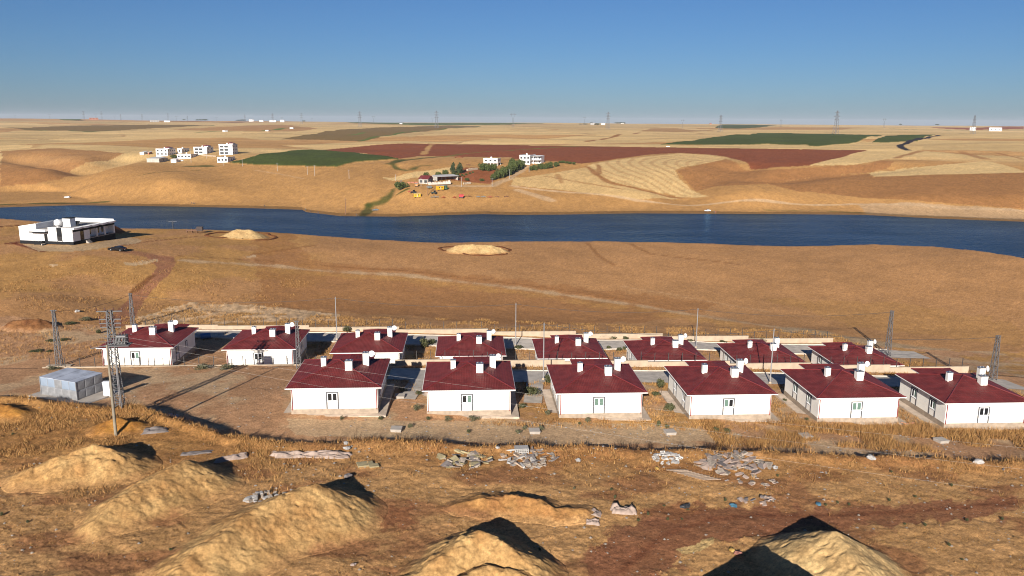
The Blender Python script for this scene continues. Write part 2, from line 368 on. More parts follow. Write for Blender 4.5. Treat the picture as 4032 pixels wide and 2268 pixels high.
# dry valley and brown slopes on the right
paint(qs(14, (1660, 690), (2000, 614), (2160, 580), (2330, 690), (2576, 690), (2576, 832), (2050, 850), (1850, 900), (1750, 800)), BROWN * 1.05, 0.005, 0.85)
paint(qs(15, (0, 692), (430, 662), (1000, 632), (1130, 592), (1270, 602), (1230, 662), (1000, 712), (550, 742), (0, 830)), BROWN * 1.1, 0.004, 0.9)
paint(qs(15, (0, 835), (550, 742), (1020, 722), (1050, 757), (1500, 742), (2576, 716), (2576, 1080), (1800, 1020), (900, 960), (300, 900)), BROWN, 0.004, 0.85)
paint(qs(15, (1020, 716), (1500, 660), (2200, 596), (2300, 620), (2576, 700), (2576, 714), (1500, 740), (1060, 756)), STRAW, 0.003)
paint(qs(15, (420, 642), (700, 572), (1000, 494), (1500, 500), (1300, 560), (1130, 590), (850, 640)), STRAW, 0.003)
strip(qs(15, (1300, 570), (1450, 520), (1530, 500)), BROWN, 8, 0.8); strip(qs(15, (1950, 505), (2200, 580)), BROWN, 9, 0.7); strip(qs(15, (2300, 515), (2576, 580)), BROWN, 6, 0.8)
strip(qs(14, (0, 848), (600, 915), (1250, 993), (2576, 1000)) + qs(15, (850, 1030), (1500, 1040), (2576, 1105)), PALE, 4.5, 0.8)
paint(qs(15, (900, 1025), (1400, 1018), (2000, 1048), (2576, 1088), (2576, 1195), (1500, 1150), (1000, 1135)), PALE * 0.85, 0.006, 0.7)
strip(qs(14, (60, 890), (400, 995)), PALE, 7, 0.7)
strip(qs(13, (2576, 770), (2450, 810), (2380, 850), (2100, 850), (1950, 845)), PALE * 0.9, 6, 0.8); strip(qs(14, (150, 650), (60, 720), (0, 760)), PALE, 6, 0.8)
strip(qs(13, (0, 690), (250, 730), (480, 775)), PALE, 3, 0.5)
# greenery along ditches and shores
for pts, w in [(qs(13, (1380, 880), (1350, 950), (1290, 1000), (1150, 1040)), 6), (qs(13, (1130, 1050), (1090, 1150)), 6), (qs(13, (1440, 600), (1600, 580), (1830, 555)), 7), (qs(13, (1370, 630), (1440, 585)), 8), (qs(13, (1590, 680), (1660, 645)), 10),
               (qs(13, (1380, 640), (1520, 695)), 3), (qs(12, (0, 1036), (400, 1022), (1080, 1008)), 4), (qs(12, (1900, 650), (2160, 652)), 9), (qs(12, (1400, 742), (2000, 690)), 3), (qs(13, (1420, 935), (1520, 880)), 3)]:
    strip(pts, soil(70, 80, 30), w, 0.85, 0.8, 0.8)
strip(qs(15, (0, 1096), (500, 1096), (1000, 1122)), soil(120, 110, 50), 5, 0.6, 0.9, 0.9)
strip(qs(15, (1750, 336), (1600, 370), (1400, 415), (1330, 440), (1340, 462), (1410, 490)), soil(48, 42, 50), 9, 1.0, 0.1, 0)
# wet dark rim of the far shore
rim = (YY > 420) & (YY < 760) & (ZZ < -64.35)
ALB[rim] = ALB[rim] * 0.55

# near land
nl = (YY < 430) & (YY > mid_y(XX))
n1 = fbm(XX / 22, YY / 30, 4, 101)[..., None]; n2 = fbm(XX / 5, YY / 7, 4, 103)[..., None]
nb = soil(194, 143, 92) * (1 + 0.20 * n1 + 0.26 * n2)
ALB[nl] = nb[nl]
gl = sstep(0.0, 0.16, fbm(XX / 14, YY / 16, 4, 107) + 0.10 * sstep(-40, -90, XX))
gl = gl * sstep(-35, -60, XX + (YY - 200) * 0.3) * nl
ALB[:] = ALB * (1 - 0.75 * gl[..., None]) + GOLD * (1 + 0.5 * n2) * 0.75 * gl[..., None]
paint(qs(3, (0, -800), (0, 150), (1050, 210), (2576, 340)) + qs(4, (1300, 300), (1900, 200), (2100, 120), (1200, 10), (0, -130)) + qs(3, (1500, -240), (600, -300)), soil(172, 116, 66), 0.03, 0.5)
paint(qs(5, (0, 60), (1400, 120), (2576, 330), (2576, 560), (1500, 420), (800, 340)), GOLD * 0.9, 0.03, 0.4)
# red dirt road on the left
paint(qs(1, (1430, 770), (1600, 775), (1760, 800), (1775, 870), (1700, 970), (1520, 1150), (1400, 1300), (1350, 1449)) + qs(2, (1290, 330), (1000, 400), (500, 440), (0, 480), (0, 400), (600, 340), (1000, 330), (1130, 240)) + qs(1, (1180, 1330), (1330, 1170), (1520, 990), (1590, 900), (1500, 820)), REDDIRT, 0.006)
strip(qs(1, (1340, 1150), (1540, 985)), DBROWN * 0.8, 1.6, 0.8); strip(qs(1, (1290, 740), (1500, 780)), REDDIRT, 5, 0.8)
strip(qs(1, (40, 665), (200, 645)), soil(120, 62, 38), 1.6); strip(qs(1, (130, 655), (430, 740)), soil(120, 62, 38), 1.8); strip(qs(1, (600, 740), (900, 680), (1000, 650)), soil(120, 70, 45), 1.2, 0.8)
strip(qs(1, (1230, 680), (1500, 640), (1980, 590)), soil(130, 78, 44), 1.0, 0.7); strip(qs(1, (0, 490), (180, 480)), soil(110, 60, 36), 2.0)
paint(qs(1, (220, 665), (700, 680), (1000, 650), (1250, 600), (1400, 615), (1420, 650), (1200, 680), (800, 740), (400, 740)), GREY * 1.05, 0.01, 0.85)
paint(qs(1, (1240, 860), (1400, 835), (1590, 820), (1580, 845), (1400, 875), (1270, 885)), GREY * 1.3, 0.01, 0.9); paint(qs(1, (490, 872), (580, 872), (580, 892), (520, 890)), PALE * 1.2, 0.004)
paint(qs(1, (2480, 800), (2576, 770), (2576, 800)), PALE, 0.003)
# pale track crossing the near slope
T0 = [(705, 1025), (1095, 1048), (1565, 1080), (1900, 1118), (2150, 1150), (2350, 1182), (2500, 1200), (2817, 1252), (3130, 1300), (3400, 1345), (3700, 1385), (4032, 1430)]
strip([(p[0], p[1] + 14) for p in T0[:9]], GOLD * 1.05, 6.0, 0.55, 0.9, 0.9); strip(T0, PALE * 0.95, 2.8, 0.8, 0.8, 0.8); strip(T0[8:], GREY * 0.95, 7.5, 0.9, 0.5)
strip([(p[0], p[1] - 18) for p in T0[:7]], DBROWN, 1.2, 0.5, 0.8)
strip(qs(4, (600, -40), (1400, 130), (2576, 330)), BROWN, 2, 0.4); strip(qs(4, (1100, -60), (1800, 60), (2576, 200)), PALE, 1.2, 0.25, 0.9)
for a in [[(2310, 955), (2360, 1010), (2420, 1045)], [(1000, 1000), (1250, 965)], [(2480, 960), (2560, 1000), (2900, 1040)]]: strip(a, soil(150, 100, 55), 1.6, 0.6)
# gravel bank behind the rear wall
bank = [(545, 1250), (640, 1222), (750, 1197), (860, 1200), (970, 1200), (1150, 1218), (1330, 1240), (1330, 1262), (1000, 1270), (545, 1285)]
sl, m = paint(bank, PALE * 1.15, 0.02, 0.9)
ZZ[sl][m] += 0.9 * np.abs(fbm(XX[sl][m] / 2.0, YY[sl][m] / 3.0, 4, 113))
A = ALB[sl]; A[m] *= (1 + 0.9 * fbm(XX[sl][m] / 1.6, YY[sl][m] / 2.4, 4, 111))[:, None]
# yard between the houses
yd = (YY > np.interp(UU, _eu, _ey) + 0.6) & (YY < rear_y(XX) + 1) & (XX > -140) & (XX < 110) & (YY < 165)
yb_ = soil(198, 150, 108) * (1 + 0.35 * fbm(XX / 7, YY / 7, 4, 121)[..., None] + 0.4 * fbm(XX / 1.2, YY / 1.2, 4, 123)[..., None])
ALB[yd] = yb_[yd]
gg = sstep(0.02, 0.2, fbm(XX / 5, YY / 6, 4, 127) + 0.05) * yd * 0.7
ALB[:] = ALB * (1 - gg[..., None]) + GREY * 1.25 * (1 + 0.4 * fbm(XX / 1.0, YY / 1.0, 3, 128)[..., None]) * gg[..., None]
gs = sstep(0.03, 0.14, fbm(XX / 4, YY / 4, 4, 131)) * yd * sstep(-35, -5, XX + (YY - 120)) * 0.8 * (YY > 97)
ALB[:] = ALB * (1 - gs[..., None]) + GOLD * (1 + 0.6 * fbm(XX / 0.8, YY / 0.8, 3, 133)[..., None]) * gs[..., None]
paint(qs(3, (300, 1280), (1300, 1290), (2576, 1300)) + qs(4, (0, 1300), (800, 1310), (1700, 1350), (2300, 1420), (2300, 1540)) + qs(8, (1900, 100), (500, 130)) + qs(7, (2300, 110), (1000, 50), (400, 40)), GREY * 1.3, 0.01, 0.7)
# foreground
fg = YY <= np.interp(UU, _eu, _ey) + 0.6
nA = fbm(XX / 9, YY / 7, 4, 141)[..., None]; nB = fbm(XX / 0.9, YY / 0.7, 4, 143)[..., None]
fgc = soil(192, 146, 94) * (1 + 0.25 * nA + 0.55 * nB)
ALB[fg] = fgc[fg]
rp = sstep(-0.02, 0.16, fbm(XX / 6, YY / 3.5, 5, 147)) * fg * 0.7
ALB[:] = ALB * (1 - rp[..., None]) + soil(146, 96, 64) * (1 + 0.5 * nB) * rp[..., None]
ge = sstep(9, 1, np.interp(UU, _eu, _ey) - YY + 7 * fbm(XX / 6, YY / 6, 3, 149)) * fg
ALB[:] = ALB * (1 - 0.65 * ge[..., None]) + soil(176, 124, 72) * (1 + 0.8 * nB) * 0.65 * ge[..., None]
gz = sstep(-20, -38, XX + (84 - YY) * 0.2) * sstep(72, 82, YY) * fg * 0.7
ALB[:] = ALB * (1 - gz[..., None]) + soil(182, 132, 74) * (1 + 0.8 * nB) * gz[..., None]
RD = qs(8, (720, 1500), (760, 1260), (960, 1080), (1250, 930), (1650, 850), (1900, 790), (2300, 775)) + qs(9, (0, 785), (200, 800), (500, 765), (900, 755), (1300, 742), (1800, 690), (2576, 640), (2576, 790), (1900, 880), (1300, 935), (700, 960), (300, 960), (0, 1050)) + \
     qs(8, (2400, 1060), (2000, 1100), (1700, 1190), (1780, 1240), (1640, 1330), (1480, 1390), (1500, 1520))
paint(RD, soil(150, 100, 70), 0.10, 0.45); paint(RD, soil(150, 100, 70), 0.06, 0.5); sl, m = paint(RD, soil(146, 95, 66), 0.025, 0.6)
A = ALB[sl]; A[m] *= (1 + 0.3 * fbm(XX[sl][m] / 3, YY[sl][m] / 1.0, 4, 151) + 0.25 * fbm(XX[sl][m] / 0.6, YY[sl][m] / 0.6, 3, 153))[:, None]
ZZ[sl][m] -= 0.35 * REL[sl][m]
for pts in [qs(9, (0, 850), (700, 840), (1500, 800), (2576, 700)), qs(8, (1100, 1400), (1500, 1050), (2000, 880), (2576, 830))]:
    strip(pts, soil(112, 62, 40), 0.7, 0.5, 0.9)
paint(qs(8, (1650, 1205), (1760, 1130), (2010, 1070), (2050, 1130), (1900, 1180), (1800, 1230)), SAND * 0.85, 0.02)
paint(qs(7, (1340, 810), (1620, 670), (1560, 760), (1500, 860), (1650, 930), (1300, 990), (1210, 920)), soil(140, 88, 58), 0.04, 0.6)
paint(qs(8, (1280, 760), (1750, 720), (2100, 790), (1600, 840), (1300, 830)), soil(146, 94, 62), 0.05, 0.6)
# fine grain: tufts, clods and stubble, one value per patch of ground
_gr = np.random.RandomState(99).rand(*XX.shape) - 0.5
_ga = np.where(fg, 0.34, np.where(YY < 330, 0.16, 0.22)) * np.where(YY > 1000, 0.5, 1.0)
_tf = np.where((YY > 500) & (YY < 900), fbm(XX / 2.6, YY / 5.0, 2, 161) * 0.32, 0.0)
ALB *= (1 + _ga * _gr + _tf)[..., None]
_lum = (ALB @ np.array([0.2126, 0.7152, 0.0722]))[..., None]
ALB = np.clip(_lum + 0.98 * (ALB - _lum), 0.01, 0.75)

# ------------------------------------------------------------------ materials
MATS = {}
def mat(name, color=(0.5, 0.5, 0.5), rough=0.8, metal=0.0, noise=0.0, nscale=3.0, bump=0.0, bscale=8.0, spec=None, color2=None):
    if name in MATS: return MATS[name]
    m = bpy.data.materials.new(name); m.use_nodes = True; MATS[name] = m
    nt = m.node_tree; b = nt.nodes['Principled BSDF']
    b.inputs['Base Color'].default_value = (*color, 1); b.inputs['Roughness'].default_value = rough; b.inputs['Metallic'].default_value = metal
    if spec is not None: b.inputs['Specular IOR Level'].default_value = spec
    tc = None
    if noise or color2:
        tc = nt.nodes.new('ShaderNodeTexCoord')
        n = nt.nodes.new('ShaderNodeTexNoise'); n.inputs['Scale'].default_value = nscale; n.inputs['Detail'].default_value = 5
        nt.links.new(tc.outputs['Object'], n.inputs['Vector'])
        mx = nt.nodes.new('ShaderNodeMix'); mx.data_type = 'RGBA'
        c2 = color2 or tuple(c * (1 - noise) for c in color); c1 = tuple(min(1, c * (1 + noise * 0.6)) for c in color) if not color2 else color
        mx.inputs[6].default_value = (*c1, 1); mx.inputs[7].default_value = (*c2, 1)
        mr = nt.nodes.new('ShaderNodeMapRange'); mr.inputs[1].default_value = 0.35; mr.inputs[2].default_value = 0.65
        nt.links.new(n.outputs['Fac'], mr.inputs[0]); nt.links.new(mr.outputs[0], mx.inputs[0]); nt.links.new(mx.outputs[2], b.inputs['Base Color'])
    if bump:
        tc = tc or nt.nodes.new('ShaderNodeTexCoord')
        n2 = nt.nodes.new('ShaderNodeTexNoise'); n2.inputs['Scale'].default_value = bscale; n2.inputs['Detail'].default_value = 6
        nt.links.new(tc.outputs['Object'], n2.inputs['Vector'])
        bp = nt.nodes.new('ShaderNodeBump'); bp.inputs['Strength'].default_value = 1.0; bp.inputs['Distance'].default_value = bump
        nt.links.new(n2.outputs['Fac'], bp.inputs['Height']); nt.links.new(bp.outputs[0], b.inputs['Normal'])
    return m
def ground_material():
    m = bpy.data.materials.new('ground_soil'); m.use_nodes = True; nt = m.node_tree; b = nt.nodes['Principled BSDF']
    b.inputs['Roughness'].default_value = 0.95; b.inputs['Specular IOR Level'].default_value = 0.1
    at = nt.nodes.new('ShaderNodeAttribute'); at.attribute_name = 'albedo'
    geo = nt.nodes.new('ShaderNodeNewGeometry')
    prev = at.outputs['Color']
    for sc_, lo, hi, det in ((0.9, 0.78, 1.20, 8), (0.07, 0.92, 1.08, 6), (3.2, 0.66, 1.36, 5)):
        n = nt.nodes.new('ShaderNodeTexNoise'); n.inputs['Scale'].default_value = sc_; n.inputs['Detail'].default_value = det; n.inputs['Roughness'].default_value = 0.65
        nt.links.new(geo.outputs['Position'], n.inputs['Vector'])
        mr = nt.nodes.new('ShaderNodeMapRange'); mr.inputs[1].default_value = 0.3; mr.inputs[2].default_value = 0.7; mr.inputs[3].default_value = lo; mr.inputs[4].default_value = hi
        nt.links.new(n.outputs['Fac'], mr.inputs[0])
        mx = nt.nodes.new('ShaderNodeMix'); mx.data_type = 'RGBA'; mx.blend_type = 'MULTIPLY'; mx.inputs[0].default_value = 1.0
        nt.links.new(prev, mx.inputs[6]); nt.links.new(mr.outputs[0], mx.inputs[7]); prev = mx.outputs[2]
    nt.links.new(prev, b.inputs['Base Color'])
    n = nt.nodes.new('ShaderNodeTexNoise'); n.inputs['Scale'].default_value = 5.0; n.inputs['Detail'].default_value = 8; n.inputs['Roughness'].default_value = 0.7
    nt.links.new(geo.outputs['Position'], n.inputs['Vector'])
    bp = nt.nodes.new('ShaderNodeBump'); bp.inputs['Strength'].default_value = 0.9; bp.inputs['Distance'].default_value = 0.07
    nt.links.new(n.outputs['Fac'], bp.inputs['Height']); nt.links.new(bp.outputs[0], b.inputs['Normal'])
    return m

# ------------------------------------------------------------------ mesh and object helpers
def tag(o, label=None, cat=None, group=None, kind=None):
    if label: o['label'] = label
    if cat: o['category'] = cat
    if group: o['group'] = group
    if kind: o['kind'] = kind
    return o
def empty(name, loc, rz=0.0, label=None, cat=None, group=None):
    o = bpy.data.objects.new(name, None); col.objects.link(o); o.location = loc; o.rotation_euler = (0, 0, rz); o.empty_display_size = 0.3
    return tag(o, label, cat, group)
def link_mesh(name, me, parent=None, loc=None):
    o = bpy.data.objects.new(name, me); col.objects.link(o)
    if parent is not None: o.parent = parent
    if loc is not None: o.location = loc
    return o
def np_mesh(name, verts, faces, smooth=False, mats=None):
    me = bpy.data.meshes.new(name)
    v = np.asarray(verts, np.float32).reshape(-1, 3); f = np.asarray(faces, np.int32); k = f.shape[1]
    me.vertices.add(len(v)); me.vertices.foreach_set('co', v.ravel())
    me.loops.add(f.size); me.loops.foreach_set('vertex_index', f.ravel())
    me.polygons.add(len(f)); me.polygons.foreach_set('loop_start', np.arange(0, f.size, k, dtype=np.int32)); me.polygons.foreach_set('loop_total', np.full(len(f), k, np.int32))
    if smooth: me.polygons.foreach_set('use_smooth', np.ones(len(f), bool))
    me.update(calc_edges=True)
    for m in (mats or []): me.materials.append(m)
    return me
class MB:
    def __init__(s): s.v = []; s.f = []; s.sm = []
    def add(s, vs, fs, smooth=False):
        n = len(s.v); s.v += [tuple(p) for p in vs]; s.f += [tuple(i + n for i in f) for f in fs]; s.sm += [smooth] * len(fs); return s
    def box(s, x0, x1, y0, y1, z0, z1, rot=None, org=None):
        vs = [Vector((x, y, z)) for z in (z0, z1) for y in (y0, y1) for x in (x0, x1)]
        if rot is not None:
            o = Vector(org or (0, 0, 0)); vs = [o + rot @ p for p in vs]
        return s.add(vs, [(0, 2, 3, 1), (4, 5, 7, 6), (0, 1, 5, 4), (2, 6, 7, 3), (0, 4, 6, 2), (1, 3, 7, 5)])
    def tube(s, pts, r, n=6, r2=None, cap=True):
        pts = [Vector(p) for p in pts]; rings = []
        for i, p in enumerate(pts):
            d = (pts[min(i + 1, len(pts) - 1)] - pts[max(i - 1, 0)]).normalized()
            a = d.orthogonal().normalized(); b = d.cross(a)
            rr = r if r2 is None else r + (r2 - r) * i / max(1, len(pts) - 1)
            rings.append([p + (a * cos(2 * pi * k / n) + b * sin(2 * pi * k / n)) * rr for k in range(n)])
        vs = [p for rg_ in rings for p in rg_]; fs = []
        for i in range(len(pts) - 1):
            for k in range(n):
                fs.append((i * n + k, i * n + (k + 1) % n, (i + 1) * n + (k + 1) % n, (i + 1) * n + k))
        s.add(vs, fs, n > 5)
        if cap: s.add(rings[0], [tuple(range(n))[::-1]]); s.add(rings[-1], [tuple(range(n))])
        return s
    def bar(s, a, b, w):
        return s.tube([a, b], w, 4)
    def lathe(s, prof, n=16, org=(0, 0, 0), axis='z'):
        vs = []; fs = []
        for r, h in prof:
            for k in range(n):
                c, d = r * cos(2 * pi * k / n), r * sin(2 * pi * k / n)
                p = (c, d, h) if axis == 'z' else ((c, h, d) if axis == 'y' else (h, c, d))
                vs.append((p[0] + org[0], p[1] + org[1], p[2] + org[2]))
        for i in range(len(prof) - 1):
            for k in range(n): fs.append((i * n + k, i * n + (k + 1) % n, (i + 1) * n + (k + 1) % n, (i + 1) * n + k))
        return s.add(vs, fs, True)
    def prism(s, poly, axis, a, b):
        n = len(poly)
        def P(p, t): return (p[0], t, p[1]) if axis == 'y' else ((t, p[0], p[1]) if axis == 'x' else (p[0], p[1], t))
        vs = [P(p, a) for p in poly] + [P(p, b) for p in poly]
        return s.add(vs, [tuple(range(n)), tuple(range(2 * n - 1, n - 1, -1))] + [(i, i + n, (i + 1) % n + n, (i + 1) % n) for i in range(n)])
    def mesh(s, name, m):
        me = bpy.data.meshes.new(name); me.from_pydata(s.v, [], s.f); me.materials.append(m)
        if any(s.sm): me.polygons.foreach_set('use_smooth', s.sm)
        bm = bmesh.new(); bm.from_mesh(me); bmesh.ops.recalc_face_normals(bm, faces=bm.faces); bm.to_mesh(me); bm.free()
        me.update(); return me
    def build(s, name, m, parent=None, loc=None): return link_mesh(name, s.mesh(name, m), parent, loc)
def copy_tree(o, parent=None):
    c = o.copy(); col.objects.link(c)
    if parent is not None: c.parent = parent
    for ch in o.children: copy_tree(ch, c)
    return c
def box(*a, **k): return MB().box(*a, **k)

# ------------------------------------------------------------------ the setting: ground, lake, streets
nr, nc = XX.shape
idx = np.arange(nr * nc, dtype=np.int32).reshape(nr, nc)
quads = np.stack([idx[:-1, :-1], idx[:-1, 1:], idx[1:, 1:], idx[1:, :-1]], -1).reshape(-1, 4)
gme = np_mesh('ground', np.stack([XX, YY, ZZ + CAMZ], -1), quads, True, [ground_material()])
ca = gme.color_attributes.new('albedo', 'FLOAT_COLOR', 'POINT')
ca.data.foreach_set('color', np.concatenate([ALB.reshape(-1, 3), np.ones((nr * nc, 1))], 1).astype(np.float32).ravel())
ground = tag(link_mesh('ground', gme), 'rolling dry farmland of soil, stubble, ploughed and green fields', 'ground', kind='structure')

def water_material():
    m = bpy.data.materials.new('lake_water'); m.use_nodes = True; nt = m.node_tree; nt.nodes.remove(nt.nodes['Principled BSDF'])
    b = nt.nodes.new('ShaderNodeBsdfDiffuse'); b.inputs['Color'].default_value = (0.003, 0.020, 0.052, 1)
    gl_ = nt.nodes.new('ShaderNodeBsdfGlossy'); gl_.inputs['Color'].default_value = (0.50, 0.80, 1.0, 1); gl_.inputs['Roughness'].default_value = 0.13
    fr_ = nt.nodes.new('ShaderNodeFresnel'); fr_.inputs['IOR'].default_value = 1.33
    mu = nt.nodes.new('ShaderNodeMath'); mu.operation = 'MULTIPLY'; nt.links.new(fr_.outputs[0], mu.inputs[0])
    g0 = nt.nodes.new('ShaderNodeNewGeometry'); mp0 = nt.nodes.new('ShaderNodeMapping'); mp0.inputs['Scale'].default_value = (0.012, 0.035, 1); nt.links.new(g0.outputs['Position'], mp0.inputs['Vector'])
    wn0 = nt.nodes.new('ShaderNodeTexNoise'); wn0.inputs['Scale'].default_value = 1.0; wn0.inputs['Detail'].default_value = 4; nt.links.new(mp0.outputs[0], wn0.inputs['Vector'])
    mr0 = nt.nodes.new('ShaderNodeMapRange'); mr0.inputs[1].default_value = 0.32; mr0.inputs[2].default_value = 0.68; mr0.inputs[3].default_value = 0.42; mr0.inputs[4].default_value = 0.74; nt.links.new(wn0.outputs['Fac'], mr0.inputs[0]); nt.links.new(mr0.outputs[0], mu.inputs[1])
    mxs = nt.nodes.new('ShaderNodeMixShader'); nt.links.new(mu.outputs[0], mxs.inputs[0]); nt.links.new(b.outputs[0], mxs.inputs[1]); nt.links.new(gl_.outputs[0], mxs.inputs[2])
    nt.links.new(mxs.outputs[0], nt.nodes['Material Output'].inputs['Surface'])
    geo = nt.nodes.new('ShaderNodeNewGeometry'); prev = None
    for s, d, sy in ((0.25, 0.40, 1.0), (1.1, 0.16, 1.0)):
        mp = nt.nodes.new('ShaderNodeMapping'); mp.inputs['Scale'].default_value = (1, sy, 1); nt.links.new(geo.outputs['Position'], mp.inputs['Vector'])
        n = nt.nodes.new('ShaderNodeTexNoise'); n.inputs['Scale'].default_value = s; n.inputs['Detail'].default_value = 4; nt.links.new(mp.outputs[0], n.inputs['Vector'])
        bp = nt.nodes.new('ShaderNodeBump'); bp.inputs['Strength'].default_value = 1.0; bp.inputs['Distance'].default_value = d
        nt.links.new(n.outputs['Fac'], bp.inputs['Height'])
        if prev: nt.links.new(prev, bp.inputs['Normal'])
        prev = bp.outputs[0]
    nt.links.new(prev, gl_.inputs['Normal']); nt.links.new(prev, fr_.inputs['Normal'])
    return m
wv = []; wf = []
wu = np.linspace(-1.55, 1.55, 60)
for u in wu:
    for y in np.linspace(225, 640, 12): wv.append((u * y, y, 0.0))
for i in range(59):
    for j in range(11): wf.append((i * 12 + j, (i + 1) * 12 + j, (i + 1) * 12 + j + 1, i * 12 + j + 1))
tag(link_mesh('lake', np_mesh('lake', wv, wf, True, [water_material()])), 'long dark blue lake crossing the valley', 'lake', kind='structure')

M_PAVER = mat('street_pavers', (0.40, 0.35, 0.295), 0.9, noise=0.2, nscale=0.8, bump=0.01, bscale=9)
M_CONC = mat('concrete', (0.46, 0.40, 0.33), 0.9, noise=0.18, nscale=1.2, bump=0.01)
M_CREAM = mat('cream_render', (0.36, 0.28, 0.20), 0.9, noise=0.12, nscale=0.9, bump=0.01)
def drape_strip(name, pts, width, m, lift=0.05, step=1.0, label=None, solid=0.0):
    pts = [Vector((p[0], p[1], 0)) for p in pts]; cen = []
    for a, b in zip(pts[:-1], pts[1:]):
        k = max(1, int((b - a).length / step))
        for i in range(k): cen.append(a.lerp(b, i / k))
    cen.append(pts[-1]); vs = []; fs = []
    nw = max(2, int(width / 1.0) + 1)
    for i, c in enumerate(cen):
        d = (cen[min(i + 1, len(cen) - 1)] - cen[max(i - 1, 0)]).normalized(); n = Vector((-d.y, d.x, 0))
        for k in range(nw):
            p = c + n * (width * (k / (nw - 1) - 0.5)); vs.append((p.x, p.y, float(HZ(p.x, p.y)) + CAMZ + lift))
    for i in range(len(cen) - 1):
        for k in range(nw - 1): fs.append((i * nw + k, i * nw + k + 1, (i + 1) * nw + k + 1, (i + 1) * nw + k))
    mb = MB(); mb.add(vs, fs, True)
    if solid:
        nv = len(vs); mb.add([(x, y, z - solid) for x, y, z in vs], [])
        e0 = [i * nw for i in range(len(cen))]; e1 = [i * nw + nw - 1 for i in range(len(cen))]
        for e in (e0, e1):
            mb.f += [(a, b, b + nv, a + nv) for a, b in zip(e[:-1], e[1:])]; mb.sm += [False] * (len(e) - 1)
    o = mb.build(name, m)
    return tag(o, label, name.replace('_', ' '), kind='structure')
# street behind the rear row and street between the rows
def rs(x): return (x, rear_y(x) - 5.2)
def ms(x): return (x, mid_y(x) - 6.6)
drape_strip('street', [rs(x) for x in range(-72, 86, 6)], 6.4, M_PAVER, 0.10, label='grey paved street behind the rear row of houses')
drape_strip('street', [ms(x) for x in range(-19, 84, 6)], 6.6, M_PAVER, 0.10, label='grey paved street between the two rows of houses')
for off, fn, a, b, lb in ((3.3, rs, -72, 84, 'pale kerb on the far side of the rear street'), (-3.3, rs, -72, 66, 'pale kerb on the near side of the rear street'), (3.5, ms, -19, 80, 'pale kerb along the middle wall side of the middle street')):
    drape_strip('kerb', [(x, fn(x)[1] + off) for x in range(a, b, 6)], 0.22, M_CONC, 0.24, label=lb, solid=0.3)
# short paved drives running between the front houses
for i, x in enumerate((-14.6, 3.0)):
    drape_strip('paved_drive', [(x, 105 + i), (x + 0.6, ms(x)[1] - 3.2)], 2.6, M_PAVER, 0.13, label='narrow paved drive beside the %s front house' % ('first' if i == 0 else 'second'))

# ------------------------------------------------------------------ the red-roofed houses
M_WHITE = mat('white_render', (0.80, 0.76, 0.69), 0.85, noise=0.05, nscale=0.7)
M_PLINTH = mat('plinth_concrete', (0.30, 0.235, 0.175), 0.9, noise=0.2, nscale=1.5, bump=0.01)
M_ROOF = mat('red_metal_tile', (0.112, 0.020, 0.018), 0.5, noise=0.25, nscale=0.9, spec=0.4)
M_CAPR = mat('red_ridge_cap', (0.12, 0.016, 0.018), 0.45)
M_GREY = mat('grey_surround', (0.075, 0.075, 0.082), 0.8)
M_PVC = mat('white_pvc', (0.78, 0.78, 0.78), 0.4)
M_GLASS = mat('window_glass', (0.012, 0.014, 0.016), 0.06, spec=0.6)
M_CURT = mat('green_curtain_glass', (0.10, 0.16, 0.13), 0.2)
M_PIPE = mat('red_pipe', (0.20, 0.02, 0.022), 0.5)
M_GUT = mat('gutter', (0.70, 0.66, 0.62), 0.5)
M_ZINC = mat('zinc', (0.42, 0.43, 0.44), 0.35, metal=0.8)
M_DISH = mat('dish_grey', (0.62, 0.61, 0.60), 0.5)
M_DARK = mat('dark_metal', (0.03, 0.03, 0.032), 0.6)
OH, EW, ED, EZ, PIT = 0.57, 12.14, 12.5, 3.01, 0.305
X0, X1, Y0, Y1 = -EW / 2, EW / 2, -OH, ED - OH
WX0, WX1, WY1 = -2.35, 3.7, 14.35
def roof_z(x, y):
    d1 = np.minimum(np.minimum(x - X0, X1 - x), np.minimum(y - Y0, Y1 - y))
    d2 = np.minimum(np.minimum(x - WX0, WX1 - x), WY1 - y)
    ok1 = (x >= X0 - 1e-6) & (x <= X1 + 1e-6) & (y >= Y0 - 1e-6) & (y <= Y1 + 1e-6)
    ok2 = (x >= WX0 - 1e-6) & (x <= WX1 + 1e-6) & (y >= 6) & (y <= WY1 + 1e-6)
    d = np.maximum(np.where(ok1, d1, -9), np.where(ok2, d2, -9))
    # pressed tile profile: waves across the slope, steps down the slope
    fx = np.where(ok1 & (d1 >= np.where(ok2, d2, -9)), np.minimum(x - X0, X1 - x) <= np.minimum(y - Y0, Y1 - y) , np.minimum(x - WX0, WX1 - x) <= WY1 - y)
    across = np.where(fx, y, x)
    prof = 0.020 * np.sin(across * 2 * pi / 0.22) + 0.028 * ((d / 0.37) % 1.0) * -1
    return EZ + PIT * d + prof, d
gx = np.linspace(X0, X1, 244); gy = np.r_[np.linspace(Y0, Y1, 220), np.linspace(Y1, WY1, 44)[1:]]
GX, GY = np.meshgrid(gx, gy); RZ, RD_ = roof_z(GX, GY)
ri = np.arange(GX.size).reshape(GX.shape)
okf = (RD_ > -5)
okq = okf[:-1, :-1] & okf[1:, :-1] & okf[:-1, 1:] & okf[1:, 1:]
rq = np.stack([ri[:-1, :-1], ri[:-1, 1:], ri[1:, 1:], ri[1:, :-1]], -1)[okq]
used = np.unique(rq); remap = np.full(GX.size, -1); remap[used] = np.arange(len(used))
roof_me = np_mesh('roof', np.stack([GX, GY, RZ], -1).reshape(-1, 3)[used], remap[rq], False, [M_ROOF])

